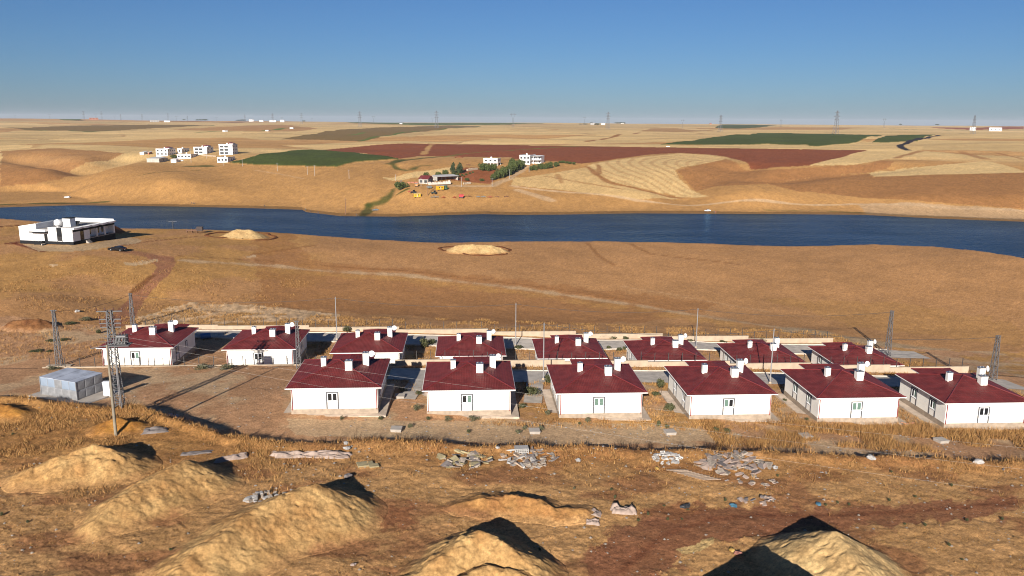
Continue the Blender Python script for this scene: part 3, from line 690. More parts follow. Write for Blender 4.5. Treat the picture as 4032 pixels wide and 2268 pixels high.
def window_unit(parent, org, rz, w, full_h, win_h, curtain=0):
    """grey surround reaching the plinth, white frame in its upper half, two panes; y- is outwards"""
    e = MB(); z0 = 0.02; zt = full_h
    e.box(-w / 2, -w / 2 + 0.17, -0.05, 0.04, z0, zt); e.box(w / 2 - 0.17, w / 2, -0.05, 0.04, z0, zt); e.box(-w / 2 + 0.17, w / 2 - 0.17, -0.05, 0.04, zt - 0.14, zt)
    o = e.build('window', M_GREY, parent, org); o.rotation_euler = (0, 0, rz)
    iw = w / 2 - 0.17; zb = zt - 0.14 - win_h
    f = MB(); t = 0.085
    f.box(-iw, iw, -0.035, 0.03, zb, zb + t); f.box(-iw, iw, -0.035, 0.03, zt - 0.14 - t, zt - 0.14)
    for x in (-iw, -t / 2 * 1.6, iw - t): f.box(x, x + t * (1.6 if abs(x) < 0.2 else 1), -0.038, 0.03, zb + t, zt - 0.14 - t)
    f.box(-iw - 0.04, iw + 0.04, -0.10, -0.03, zb - 0.06, zb)
    f.build('frame', M_PVC, o)
    for sgn, i in ((-1, 0), (1, 1)):
        a, b = (-iw + t, -0.07) if sgn < 0 else (0.07, iw - t)
        m = M_CURT if curtain & (1 << i) else M_GLASS
        box(a, b, -0.012, 0.02, zb + t, zt - 0.14 - t).build('pane', m, o)
    return o
def make_house(plinth, mirror_dish=True):
    r = empty('house', (0, 0, 0))
    hw, dp = 5.5, ED - 2 * OH
    w = MB(); w.box(-hw, hw, 0, dp, 0, EZ - 0.02); w.box(WX0 + OH, WX1 - OH, dp, WY1 - OH, 0, EZ - 0.03); w.build('wall', M_WHITE, r)
    b = MB(); b.box(-hw - 0.06, hw + 0.06, -0.06, dp + 0.06, -3.2, -0.002); b.box(WX0 + OH, WX1 - OH, dp + 0.06, WY1 - OH + 0.1, -3.2, -0.004); b.build('plinth', M_PLINTH, r)
    ro = link_mesh('roof', roof_me, r)
    so = MB(); so.box(X0 + 0.01, X1 - 0.01, Y0 + 0.01, Y1 - 0.01, EZ - 0.14, EZ - 0.035); so.box(WX0 + 0.01, WX1 - 0.01, Y1 - 0.01, WY1 - 0.01, EZ - 0.13, EZ - 0.035); so.build('soffit', M_GUT, ro)
    pk = EZ + PIT * 6.07
    for (a, c) in (((X0, Y0), (0, Y0 + 6.07)), ((X1, Y0), (0, Y0 + 6.07)), ((X0, Y1), (0, Y1 - 6.07)), ((X1, Y1), (0, Y1 - 6.07))):
        MB().tube([(a[0], a[1], EZ + 0.01), (c[0], c[1], pk + 0.01)], 0.085, 6).build('ridge_cap', M_CAPR, ro)
    MB().tube([(0, Y0 + 6.07, pk + 0.02), (0, Y1 - 6.07, pk + 0.02)], 0.09, 6).build('ridge_cap', M_CAPR, ro)
    wp = EZ + PIT * (WX1 - WX0) / 2
    for x in (WX0, WX1): MB().tube([(x, WY1, EZ + 0.01), ((WX0 + WX1) / 2, WY1 - (WX1 - WX0) / 2, wp + 0.01)], 0.085, 6).build('ridge_cap', M_CAPR, ro)
    for (x0, y0, x1, y1) in ((X0, Y0, X1, Y0), (X0, Y0, X0, Y1), (X1, Y0, X1, Y1)):
        MB().tube([(x0, y0, EZ - 0.08), (x1, y1, EZ - 0.08)], 0.075, 6).build('gutter', M_GUT, ro)
    for x in (-hw + 0.12, hw - 0.12):
        s = -1 if x < 0 else 1
        MB().tube([(x + 0.3 * s, Y0 + 0.05, EZ - 0.12), (x, -0.10, EZ - 0.42), (x, -0.10, -0.1)], 0.055, 6).build('downpipe', M_PIPE, r)
    for (cx_, cy_, w_, top) in ((-2.14, 5.35, 0.66, 5.32), (1.47, 3.55, 0.92, 5.36), (3.32, 6.75, 0.80, 5.48)):
        h = w_ / 2; base = float(roof_z(np.array([cx_]), np.array([cy_]))[0][0]) - 0.5
        c = box(cx_ - h, cx_ + h, cy_ - h * 0.9, cy_ + h * 0.9, base, top).build('chimney', M_WHITE, r)
        fl = MB(); fl.box(cx_ - h - 0.1, cx_ + h + 0.1, cy_ - h * 0.9 - 0.12, cy_ + h * 0.9 + 0.1, base + 0.2, base + 0.29 + 0.1); fl.build('flashing', M_CAPR, c)
        k = MB(); k.box(cx_ - h - 0.04, cx_ + h + 0.04, cy_ - h * 0.9 - 0.04, cy_ + h * 0.9 + 0.04, top + 0.001, top + 0.06)
        for sx in ((-0.5, 0.5) if w_ > 0.7 else (0,)):
            k.lathe([(0.0, top + 0.06), (0.10, top + 0.06), (0.10, top + 0.16), (0.16, top + 0.17), (0.15, top + 0.2), (0.0, top + 0.24)], 10, (cx_ + sx * h, cy_, 0))
        k.build('cap', M_ZINC, c)
    return r
def add_dish(r, ang=0.45, tilt=0.35):
    d = MB()
    d.lathe([(0.0, 0.10), (0.18, 0.085), (0.32, 0.045), (0.42, 0.0), (0.43, 0.01), (0.32, 0.06), (0.0, 0.115)], 20, (0, 0, 0), 'y')
    o = d.build('satellite_dish', M_DISH, r, (3.32 + 0.80, 6.55, 5.40)); o.rotation_euler = (tilt, 0, ang)
    a = MB(); a.tube([(0, 0.1, -0.05), (-0.30, 0.35, -0.35)], 0.03, 5); a.tube([(0.0, -0.02, -0.40), (0.0, -0.5, -0.18)], 0.018, 5); a.box(-0.04, 0.04, -0.56, -0.46, -0.22, -0.12)
    a.build('bracket', M_DARK, o)
CW = {(0, 0): 0, (0, 1): 2, (0, 2): 3, (0, 3): 1, (0, 4): 3, (0, 5): 0}
labF = ['red-roofed white house at the left end of the front row', 'second red-roofed white house from the left in the front row', 'third red-roofed white house from the left in the front row',
        'fourth red-roofed white house from the left in the front row, its left wall showing', 'front row house, second from the right, with pale green curtains in its window', 'red-roofed white house at the right end of the front row, cut by the frame']
labR = ['red-roofed white house at the left end of the rear row, behind the transformer tower', 'second red-roofed white house from the left in the rear row', 'third red-roofed house from the left in the rear row, partly hidden by a front house',
        'fourth red-roofed house from the left in the rear row', 'fifth red-roofed house from the left in the rear row', 'sixth red-roofed house from the left in the rear row, behind a fence wall',
        'second red-roofed house from the right in the rear row', 'red-roofed house at the right end of the rear row, below the fenced wall']
proto = make_house(0.7)
for ri_, (row, labs) in enumerate(((FRONT, labF), (REAR, labR))):
    for i, (x, y, z) in enumerate(row):
        h = proto if (ri_ == 0 and i == 0) else copy_tree(proto)
        h.location = (x, y, z + CAMZ); h.rotation_euler = (0, 0, HEAD)
        tag(h, labs[i], 'house', 'red-roofed houses of the front row' if ri_ == 0 else 'red-roofed houses of the rear row')
houses = [o for o in col.objects if o.name.split('.')[0] == 'house' and o.parent is None]
for hi, h in enumerate(houses):
    cu = CW.get((0, hi), (hi * 5) % 4 if hi % 3 == 0 else 0)
    window_unit(h, (-0.27, 0, 0), 0, 1.62, 2.30, 1.12, cu)
    for yy in (3.0, 7.6): window_unit(h, (-5.5, yy, 0), -pi / 2, 1.55, 2.35, 1.2, (hi * 7 + int(yy)) % 4 if hi > 3 else 0)
    window_unit(h, (5.5, 2.6, 0), pi / 2, 1.5, 2.35, 1.2, 0)
    window_unit(h, (5.5, 7.0, 0.9), pi / 2, 0.9, 1.2, 0.85, 0)
    if hi not in (6, 12) or hi == 6: add_dish(h, 0.55 if hi % 2 else 0.25, -0.25)
# concrete aprons round the front houses
M_APR = mat('apron_concrete', (0.48, 0.38, 0.29), 0.95, noise=0.25, nscale=0.9, bump=0.015)
for i, (x, y, z) in enumerate(FRONT):
    h = houses[i]
    mb = MB(); vs = []; fs = []
    a, b, c0, d0 = -6.7, 6.6, -1.0, 11.8
    mb.box(a, b, c0, -0.07, -0.98, -0.66); mb.box(a, -5.57, -0.07, d0, -1.5, -0.672); mb.box(5.57, b, -0.07, d0, -1.5, -0.668)
    mb.build('apron', M_APR, h)

# ------------------------------------------------------------------ boundary walls with fence posts
M_POST = mat('fence_post', (0.035, 0.03, 0.028), 0.7)
M_WIRE = mat('fence_wire', (0.10, 0.09, 0.08), 0.7)
def boundary(label, pts, wall_h, post_h, steps, name='boundary_wall', spacing=2.45, wall_from=None):
    P = [Vector((p[0], p[1], p[2] + CAMZ)) for p in pts]
    r = empty(name, P[0], 0, label, 'wall'); o0 = P[0]
    L = [0.0]
    for a, b in zip(P[:-1], P[1:]): L.append(L[-1] + (b - a).length)
    def pt(s):
        for i in range(len(L) - 1):
            if s <= L[i + 1] + 1e-6:
                return P[i].lerp(P[i + 1], (s - L[i]) / (L[i + 1] - L[i]))
        return P[-1]
    def th(s):
        a = pt(max(s - 0.5, 0)); b = pt(min(s + 0.5, L[-1])); return math.atan2(b.y - a.y, b.x - a.x)
    pm = MB(); pm.box(-0.045, 0.045, -0.045, 0.045, 0, post_h); pme = pm.mesh('post', M_POST)
    n = max(1, round(L[-1] / steps)); seg = L[-1] / n
    for i in range(n):
        a, b = pt(i * seg), pt((i + 1) * seg)
        hh = wall_h if (wall_from is None or i * seg >= wall_from) else 0.06
        ztop = max(a.z, b.z) * 0.5 + (a.z + b.z) * 0.25 + hh
        d = (b - a); ang = math.atan2(d.y, d.x); ln = math.hypot(d.x, d.y)
        w = box(-0.0, ln, -0.12, 0.12, -5.0 if wall_h > 0.5 and wall_from is not None else -1.4, 0.0)
        w = w.build('wall_panel', M_CREAM, r, (a.x - o0.x, a.y - o0.y, ztop - o0.z)); w.rotation_euler = (0, 0, ang)
        cp = box(-0.02, ln + 0.02, -0.16, 0.16, 0.003, 0.06).build('coping', M_CREAM, w)
        k = max(1, round(ln / spacing))
        for j in range(k):
            s = (j + 0.5) / k
            link_mesh('post', pme, r, (a.x + d.x * s - o0.x, a.y + d.y * s - o0.y, ztop + 0.05 - o0.z)).rotation_euler = (0, 0, ang)
        fw2 = MB()
        for hz_ in np.linspace(0.12, post_h - 0.06, 6): fw2.tube([(0, 0, hz_ + 0.05), (ln, 0, hz_ + 0.05)], 0.007, 3, cap=False)
        f = fw2.build('fence_wire', M_WIRE, r, (a.x - o0.x, a.y - o0.y, ztop - o0.z)); f.rotation_euler = (0, 0, ang)
    return r
boundary('cream stepped boundary wall with dark fence posts behind the rear street', REARW, 0.75, 1.55, 19.0)
boundary('cream wall with dark fence posts between the two rows of houses', MIDW, 0.95, 1.5, 14.0, wall_from=55)

# ------------------------------------------------------------------ poles, towers and cables
M_GALV = mat('galvanised_steel', (0.26, 0.25, 0.25), 0.55, metal=0.3)
M_LAT = mat('lattice_steel', (0.085, 0.082, 0.085), 0.65, metal=0.0)
M_PCON = mat('pole_concrete', (0.20, 0.17, 0.125), 0.9, noise=0.2, nscale=1.0)
M_CABLE = mat('cable_black', (0.03, 0.028, 0.026), 0.7)
M_CABLW = mat('cable_aluminium', (0.45, 0.42, 0.38), 0.5)
M_INS = mat('brown_insulator', (0.08, 0.03, 0.02), 0.4)
M_TRANS = mat('transformer_grey', (0.16, 0.16, 0.16), 0.6)
M_WOODP = mat('wood_pole', (0.16, 0.08, 0.045), 0.9, noise=0.3, nscale=2)
def base_h(pb, pt_, zc=None):
    b = gp(pb) if zc is None else Vector(at_z(*pb, zc)) + Vector((0, 0, CAMZ))
    t = at_y(*pt_, b.y); return b, float(t[2] + CAMZ - b.z)
def lattice(mb, h, wb, wt, n, r=0.03):
    def cn(z): 
        w = wb + (wt - wb) * z / h; return [(-w / 2, -w / 2, z), (w / 2, -w / 2, z), (w / 2, w / 2, z), (-w / 2, w / 2, z)]
    b, t = cn(0), cn(h)
    legs = [(b[k], t[k]) for k in range(4)]
    zs = [h * i / n for i in range(n + 1)]
    for i in range(n):
        a, c = cn(zs[i]), cn(zs[i + 1])
        for k in range(4):
            mb.bar(a[k], c[(k + 1) % 4], r * 0.62) if i % 2 == 0 else mb.bar(a[(k + 1) % 4], c[k], r * 0.62)
            mb.bar(c[k], c[(k + 1) % 4], r * 0.5)
    return legs
def lattice_pole(label, pb, pt_, wb=0.75, wt=0.3, arm=0.0, foot=False, zc=None, name='lattice_pole'):
    b, h = base_h(pb, pt_, zc)
    r = empty(name, b, 0.1, label, 'pole', 'lattice power poles')
    mb = MB(); legs = lattice(mb, h, wb, wt, max(6, int(h / 0.75)), 0.062)
    mb.build('bracing', M_LAT, r)
    for a, c in legs: MB().bar((a[0], a[1], -0.5), c, 0.06).build('leg', M_LAT, r)
    if arm: box(-arm, arm, -0.06, 0.06, h - 0.12, h).build('cross_arm', M_LAT, r)
    if foot: box(-1.9, 1.9, -0.5, 0.5, -0.3, 0.18).build('footing', M_CREAM, r)
    return r, b + Vector((0, 0, h))
def tube_pole(label, pb, pt_, r0=0.11, r1=0.07, lamp=False, zc=None, m=None, stays=True, name='street_pole', group='grey steel poles among the houses'):
    b, h = base_h(pb, pt_, zc)
    r = empty(name, b, 0, label, 'pole', group)
    MB().tube([(0, 0, -0.5), (0, 0, h * 0.5), (0, 0, h)], r0, 8, r1).build('shaft', m or M_GALV, r)
    if stays:
        MB().tube([(-0.18, 0, h - 0.35), (0.18, 0, h - 0.35)], 0.03, 5).build('bracket', M_LAT, r)
        MB().lathe([(0.0, 0.35), (0.22, 0.3), (0.26, -0.4)], 8).build('footing', M_CREAM, r)
    return r, b + Vector((0, 0, h))
tops = {}
_, tops['L1'] = lattice_pole('dark lattice power pole on a cream footing left of the left rear house', q(2, 600, 745), q(2, 540, 182), 0.85, 0.32, 0.5, True)
_, tops['L2'] = lattice_pole('dark lattice power pole standing on the red dirt road behind the left rear house', q(2, 1340, 340), q(2, 1310, 14), 0.8, 0.34, 0.35)
_, tops['L3'] = lattice_pole('slim grey lattice pole between the second rear house and the first front house', q(3, 432, 765), q(3, 413, 290), 0.7, 0.28, 0.4)
_, tops['L4'] = lattice_pole('dark lattice power pole beside the right end rear house', q(5, 1200, 645), q(5, 1243, 188), 0.95, 0.4, 0.5)
_, tops['L5'] = lattice_pole('dark lattice power pole at the right edge behind the last front house', q(5, 2258, 885), q(5, 2320, 438), 0.95, 0.4, 0.5)
_, tops['P1'] = tube_pole('grey steel pole behind the gap between the second and third rear houses', q(3, 815, 482), q(3, 800, 48))
_, tops['P2'] = tube_pole('grey steel pole by the rear street behind the second front house', q(4, 37, 545), q(4, 43, 108))
_, tops['P3'] = tube_pole('grey steel pole in the middle street left of the third front house', q(4, 315, 885), q(4, 323, 308))
_, tops['P4'] = tube_pole('grey steel pole on the rear street right of the sixth rear house', q(4, 1850, 562), q(4, 1861, 160))
_, tops['P5'] = tube_pole('grey steel pole in the middle street left of the fifth front house', q(5, 20, 922), q(5, 66, 368))
tp, tops['C'] = tube_pole('tall tapered concrete pole on the grassy bank at the left', q(2, 1168, 1449), q(2, 1068, 530), 0.19, 0.10, m=M_PCON, stays=False, name='concrete_pole', group=None)
hC = (tops['C'] - tp.location).z
ca_ = MB(); ca_.tube([(-2.0, 0.3, hC - 0.55), (-0.1, 0, hC - 0.1), (1.9, -0.4, hC + 0.5)], 0.06, 5); ca_.build('cross_arm', M_LAT, tp)
for x, z in ((-2.0, -0.5), (-0.05, 0.0), (1.9, 0.5)):
    MB().lathe([(0.03, 0), (0.09, 0.05), (0.05, 0.1), (0.09, 0.15), (0.05, 0.2), (0.08, 0.27), (0, 0.3)], 8, (x, 0.3 - (x + 2) * 0.18, hC + z)).build('insulator', M_INS, tp)
# transformer tower
tb, th_ = base_h(q(2, 1195, 1155), q(2, 1095, 185))
tr = empty('transformer_tower', tb, 0.12, 'tall lattice tower carrying a grey transformer beside the metal water tank', 'transformer tower')
mb = MB(); legs = lattice(mb, th_, 1.15, 0.5, 16, 0.07); mb.build('bracing', M_LAT, tr)
for a, c in legs: MB().bar((a[0], a[1], -0.5), c, 0.075).build('leg', M_LAT, tr)
zt = th_ * 0.655
box(-0.75, 2.1, -0.75, 0.75, zt - 0.12, zt).build('platform', M_LAT, tr)
t_ = MB(); t_.box(0.65, 1.75, -0.5, 0.5, zt + 0.1, zt + 1.15)
for k in range(7): t_.box(0.60 + k * 0.17, 0.66 + k * 0.17, -0.68, -0.5, zt + 0.2, zt + 1.0)
tm = t_.build('transformer', M_TRANS, tr)
for k in range(3): MB().lathe([(0.05, 0), (0.1, 0.06), (0.05, 0.12), (0.1, 0.18), (0.05, 0.24), (0.0, 0.34)], 8, (0.85 + k * 0.35, 0, zt + 1.15)).build('bushing', M_INS, tm)
for z_, L_ in ((th_ - 0.1, 1.5), (th_ - 1.1, 1.25), (th_ - 1.6, 1.25), (th_ - 2.1, 1.2)):
    box(-L_, L_, -0.06, 0.06, z_ - 0.06, z_ + 0.06).build('cross_arm', M_LAT, tr)
    for x in (-L_ + 0.05, -0.5, 0.5, L_ - 0.05):
        MB().lathe([(0.04, 0.06), (0.11, 0.12), (0.05, 0.2), (0.11, 0.28), (0.05, 0.36), (0, 0.46)], 8, (x, 0, z_)).build('insulator', M_INS, tr)
for z_ in (zt + 0.5, zt + 1.0):
    g = MB(); g.box(-1.2, -0.6, -0.7, -0.66, z_, z_ + 0.05); g.box(-1.2, 2.1, -0.76, -0.72, z_, z_ + 0.05); g.box(-1.2, 2.1, 0.72, 0.76, z_, z_ + 0.05); g.build('guard_rail', M_LAT, tr)
MB().tube([(0.35, -0.5, 0.2), (0.3, -0.4, th_ * 0.62)], 0.05, 6).build('cable_riser', M_GALV, tr)
# meter cabinet at its foot
cb = gp(q(2, 1085, 1055))
cbt = empty('meter_cabinet', cb, 0.1, 'white electrical cabinet at the foot of the transformer tower', 'cabinet')
box(-0.42, 0.42, -0.25, 0.25, 0.05, 2.15).build('casing', M_PVC, cbt)
box(-0.38, 0.38, -0.275, -0.25, 0.15, 2.05).build('door', M_PVC, cbt)
box(-0.46, 0.46, -0.3, 0.28, 2.15, 2.22).build('roof', M_PVC, cbt)
box(-0.06, 0.06, -0.285, -0.275, 1.35, 1.5).build('warning_sign', mat('sign_yellow', (0.6, 0.42, 0.03), 0.6), cbt)
box(0.26, 0.31, -0.3, -0.276, 0.95, 1.1).build('handle', M_DARK, cbt)

def cable(label, a, b, sag=0.6, r=0.03, m=None, name='power_cable', group='power cables'):
    a = Vector(a); b = Vector(b); pts = []
    for i in range(17):
        t = i / 16; p = a.lerp(b, t); p.z -= sag * 4 * t * (1 - t); pts.append(p)
    mb = MB().tube([p - a for p in pts], r, 4, cap=False); o = mb.build(name, m or M_CABLE, None, a); tag(o, label, 'cable', group); return o
D = Vector((0, 0, -0.25))
cable('black cable from the left lattice pole to the pole on the dirt road', tops['L1'] + D, tops['L2'] + D, 0.7)
cable('black bundled cable between the first and second rear street poles', tops['P1'] + D, tops['P2'] + D, 1.0, 0.035)
cable('black bundled cable between the second and fourth rear street poles', tops['P2'] + D, tops['P4'] + D, 1.1, 0.035)
cable('black bundled cable from the rear street pole to the right lattice pole', tops['P4'] + D, tops['L4'] + D, 1.1, 0.035)
cable('black bundled cable between the two middle street poles', tops['P3'] + D, tops['P5'] + D, 1.2, 0.035)
cable('black bundled cable from the middle street pole to the right edge lattice pole', tops['P5'] + D, tops['L5'] + D, 0.9, 0.035)
cable('black bundled cable from the dirt road pole to the first rear street pole', tops['L2'] + D, tops['P1'] + D, 1.2, 0.03)
cable('thin cable from the slim lattice pole to the middle street pole', tops['L3'] + D, tops['P3'] + D, 1.0, 0.02)
tt_ = tb + Vector((0, 0, th_))
for k, (ox, zz, ep) in enumerate(((0.6, -3.2, (4150, 1775, 84)), (1.2, -3.9, (4150, 1862, 80)), (-0.6, -4.6, (4150, 1960, 76)))):
    e = Vector(at_y(*ep)) + Vector((0, 0, CAMZ))
    cable(['upper pale overhead wire running from the transformer tower to the right edge', 'middle pale overhead wire running from the transformer tower to the right edge', 'lower pale overhead wire running from the transformer tower to the right edge'][k],
          tt_ + Vector((ox, 0, zz)), e, 0.9, 0.005, M_CABLW, 'overhead_wire', 'pale overhead wires')
cable('thin stay wire from the left lattice pole down to the yard', tops['L1'] + D, gp(q(2, 900, 440)), 0.1, 0.012, M_CABLE, 'stay_wire', 'stay wires')
cable('thin stay wire leaning from the slim lattice pole', tops['L3'] + D * 4, gp(q(3, 530, 690)), 0.1, 0.03, M_PCON, 'stay_wire', 'stay wires')

# ------------------------------------------------------------------ metal water tank on its slab
M_TANK = mat('galvanised_tank', (0.26, 0.26, 0.27), 0.42, metal=0.25, noise=0.25, nscale=1.1)
M_TANKT = mat('tank_top_sheet', (0.36, 0.38, 0.43), 0.5, metal=0.1, noise=0.25, nscale=0.7)
M_SLAB = mat('slab_concrete', (0.33, 0.29, 0.25), 0.9, noise=0.15, nscale=0.8)
pa = gp(q(2, 420, 1052)); pb = gp(q(2, 778, 1096)); pc = gp(q(2, 995, 1008))
tx = (pb - pa); tx.z = 0; Lx = tx.length; tang = math.atan2(tx.y, tx.x)
ty = (pc - pb); Ly = 4.4
zs = max(pa.z, pb.z) - 0.05
sl_ = empty('concrete_slab', Vector((pa.x, pa.y, zs)), tang, 'pale concrete slab under the metal water tank', 'slab')
box(-1.3, Lx + 2.4, -1.0, Ly + 0.9, -0.8, 0.12).build('slab', M_SLAB, sl_)
tk = empty('water_tank', Vector((pa.x, pa.y, zs + 0.12)), tang, 'rectangular tank of embossed galvanised panels on a concrete slab', 'water tank')
HT = 2.5; nx, ny, nz = 5, 3, 2
box(0.06, Lx - 0.06, 0.06, Ly - 0.06, 0.0, HT - 0.02).build('shell', M_TANK, tk)
def panel(w, h, mm=None):
    mb = MB(); e = 0.03; d = 0.035; c = 0.08
    mb.add([(e, 0, e), (w - e, 0, e), (w - e, 0, h - e), (e, 0, h - e), (e + c, -d, e + c), (w - e - c, -d, e + c), (w - e - c, -d, h - e - c), (e + c, -d, h - e - c), (w / 2, -d - 0.05, h / 2)],
           [(0, 1, 5, 4), (1, 2, 6, 5), (2, 3, 7, 6), (3, 0, 4, 7), (4, 5, 8), (5, 6, 8), (6, 7, 8), (7, 4, 8)])
    return mb.mesh('panel', mm or M_TANK)
pf = panel(Lx / nx, HT / nz); pf2 = panel(Lx / nx, HT / nz, mat('filmed_panel', (0.20, 0.24, 0.30), 0.5)); psd = panel(Ly / ny, HT / nz)
for i in range(nx):
    for k in range(nz):
        o = link_mesh('panel', pf if k == 0 or i == 2 else pf2, tk, (i * Lx / nx, 0.055, k * HT / nz))
for i in range(ny):
    for k in range(nz):
        o = link_mesh('panel', psd, tk, (Lx - 0.055, i * Ly / ny, k * HT / nz)); o.rotation_euler = (0, 0, pi / 2)
        o = link_mesh('panel', psd, tk, (0.055, (i + 1) * Ly / ny, k * HT / nz)); o.rotation_euler = (0, 0, -pi / 2)
for i in range(nx): box(i * Lx / nx + 0.012, (i + 1) * Lx / nx - 0.012, -0.04, Ly + 0.04, HT, HT + 0.05 + 0.03 * (i % 2)).build('roof_panel', M_TANKT, tk)
for x in (0, Lx): box(x - 0.05, x + 0.05, -0.03, 0.05, 0, HT).build('corner_angle', M_TANK, tk)

# ------------------------------------------------------------------ piles of earth and sand
M_PILE = gme.materials[0]; PILEC = {}
def ALBZ(x, y):
    ci = np.clip(np.rint(np.interp(x / y, ucols, np.arange(len(ucols)))), 0, len(ucols) - 1).astype(int); ri_ = np.clip(np.rint(np.interp(y, yrows, np.arange(len(yrows)))), 0, len(yrows) - 1).astype(int)
    return ALB[ri_, ci]
def pile_material(name, c, c2, b=0.09):
    PILEC[name] = (c, c2); m = mat(name, c, 0.95, bump=b * 0.5, bscale=7.0, color2=c2, nscale=0.9, spec=0.1); return m
M_SAND = pile_material('sand_pile', tuple(soil(202, 163, 108)), tuple(soil(176, 132, 82)), 0.14)
M_SAND2 = pile_material('pale_sand', tuple(soil(214, 180, 126)), tuple(soil(200, 162, 110)), 0.10)
M_REDD = pile_material('red_earth', tuple(soil(128, 72, 44)), tuple(soil(160, 104, 66)), 0.2)
def pile(name, label, crest, slope=0.62, m=None, cell=0.10, seed=1, rough=0.25, lumps=0.0, cat='sand pile', group='heaps of sand and soil', flat=0.0):
    """crest: list of (x, y, height above ground); a heap at its angle of repose round that crest"""
    xs = [c[0] for c in crest]; ys = [c[1] for c in crest]; hm = max(c[2] for c in crest) / slope + 2.2
    x0, x1, y0, y1 = min(xs) - hm, max(xs) + hm, min(ys) - hm, max(ys) + hm
    nx_, ny_ = int((x1 - x0) / cell) + 2, int((y1 - y0) / cell) + 2
    X, Y = np.meshgrid(np.linspace(x0, x1, nx_), np.linspace(y0, y1, ny_))
    wx = X + 0.6 * fbm(X / 2.5, Y / 2.5, 3, seed); wy = Y + 0.6 * fbm(X / 2.5, Y / 2.5, 3, seed + 9)
    rough *= 0.4; lumps *= 0.4; crest = [(c[0], c[1], c[2] * 1.02) for c in crest]
    H = np.full(X.shape, -9.0)
    segs = list(zip(crest[:-1], crest[1:])) if len(crest) > 1 else [(crest[0], crest[0])]
    for a, b in segs:
        dx, dy = b[0] - a[0], b[1] - a[1]; t = np.clip(((wx - a[0]) * dx + (wy - a[1]) * dy) / (dx * dx + dy * dy + 1e-9), 0, 1)
        d = np.hypot(wx - a[0] - t * dx, wy - a[1] - t * dy)
        d = np.sqrt(d * d + 0.05) - 0.22
        H = np.maximum(H, a[2] + (b[2] - a[2]) * t - slope * d)
    H = 0.24 * np.log1p(np.exp(np.clip(H / 0.24, -30, 30))) - 0.07
    up = np.clip(H, 0, 1)
    H = H + rough * up * (fbm(X / 1.3, Y / 1.3, 4, seed + 20)) * 1.6 + lumps * up * np.maximum(0, vnoise(X / 0.8, Y / 0.8, seed + 30) - 0.55) * 1.6 + up * 0.13 * fbm(X / 0.30, Y / 0.30, 2, seed + 40) + up * 0.9 * rough * (np.abs(fbm(X / 1.1, Y / 1.1, 3, seed + 45)) - 0.1) - up * 0.20 * np.maximum(0, np.abs(fbm(X / 0.9, Y / 0.9, 3, seed + 60)) - 0.12)
    if flat: H = np.minimum(H, flat + 0.15 * fbm(X / 2, Y / 2, 3, seed + 50))
    H = H - np.clip(H - 0.6, 0, 1) * 0.5 * np.maximum(0, vnoise(X / 0.55, Y / 0.55, seed + 70) - 0.72)
    Zg = HZ(X, Y) + CAMZ; Z = Zg + np.where(H < 0.02, H - 0.12, H)
    ox, oy = float(np.mean(xs)), float(np.mean(ys)); oz = float(HZ(ox, oy)) + CAMZ
    I = np.arange(X.size).reshape(X.shape)
    qd = np.stack([I[:-1, :-1], I[:-1, 1:], I[1:, 1:], I[1:, :-1]], -1)
    keep = (np.maximum.reduce([H[:-1, :-1], H[1:, :-1], H[:-1, 1:], H[1:, 1:]]) > 0.0)
    me = np_mesh(name, np.stack([X - ox, Y - oy, Z - oz], -1), qd[keep], True, [M_PILE])
    c1, c2 = PILEC[(m or M_SAND).name]; tn = np.clip(0.5 + 1.6 * fbm(X / 1.6, Y / 1.6, 4, seed + 80), 0, 1)[..., None]; gc = ALBZ(X, Y); wt_ = sstep(0.05, 0.55, H + 0.5 * fbm(X / 0.9, Y / 0.9, 3, seed + 90))[..., None]
    pc = gc * (1 - wt_) + (np.array(c1) * tn + np.array(c2) * (1 - tn)) * wt_; ca2 = me.color_attributes.new('albedo', 'FLOAT_COLOR', 'POINT'); ca2.data.foreach_set('color', np.concatenate([pc.reshape(-1, 3), np.ones((X.size, 1))], 1).astype(np.float32).ravel())
    bm = bmesh.new(); bm.from_mesh(me); bmesh.ops.delete(bm, geom=[v for v in bm.verts if not v.link_faces], context='VERTS'); bm.to_mesh(me); bm.free()
    o = link_mesh(name, me, None, (ox, oy, oz)); tag(o, label, cat, group); return o
def cr(*pts):                       # crest given as (zoom, x, y, height)
    out = []
    for k, x, y, h in pts:
        z = -36.0
        for _ in range(6):
            P = at_z(*q(k, x, y), z + h); z = float(HZ(P[0], P[1]))
        out.append((P[0], P[1], h))
    return out
pile('sand_pile', 'weathered tan heap at the far left of the foreground, below the concrete pole', cr((6, 330, 360, 1.3), (6, 620, 240, 2.0), (6, 960, 120, 2.5), (6, 1120, 175, 2.2)), 0.55, seed=3, rough=0.5, lumps=0.6)
pile('sand_pile', 'long tan heap second from the left in the foreground', cr((6, 930, 900, 0.9), (6, 1250, 620, 1.9), (6, 1600, 420, 2.4), (6, 1880, 285, 2.6)), 0.55, seed=5, rough=0.3, lumps=0.35)
pile('sand_pile', 'long steep tan heap left of centre at the bottom edge', cr((6, 1600, 1560, 1.2), (6, 2050, 1150, 2.2), (7, 0, 770, 2.7), (7, 330, 610, 3.0), (7, 600, 530, 3.1)), 0.55, seed=8, rough=0.3, lumps=0.2)
pile('sand_pile', 'lumpy tan heap with deep shadows at the bottom centre', cr((7, 1500, 1480, 1.0), (7, 1850, 1260, 2.0), (7, 2240, 1000, 3.0), (8, 30, 1180, 2.4), (8, 200, 1330, 1.6)), 0.62, seed=12, rough=0.55, lumps=0.9)
pile('sand_pile', 'lumpy low tan heap at the bottom edge in front of the centre heap', cr((7, 2050, 1470, 1.7), (7, 2350, 1330, 2.0), (8, 60, 1400, 1.7)), 0.62, seed=14, rough=0.5, lumps=0.8)
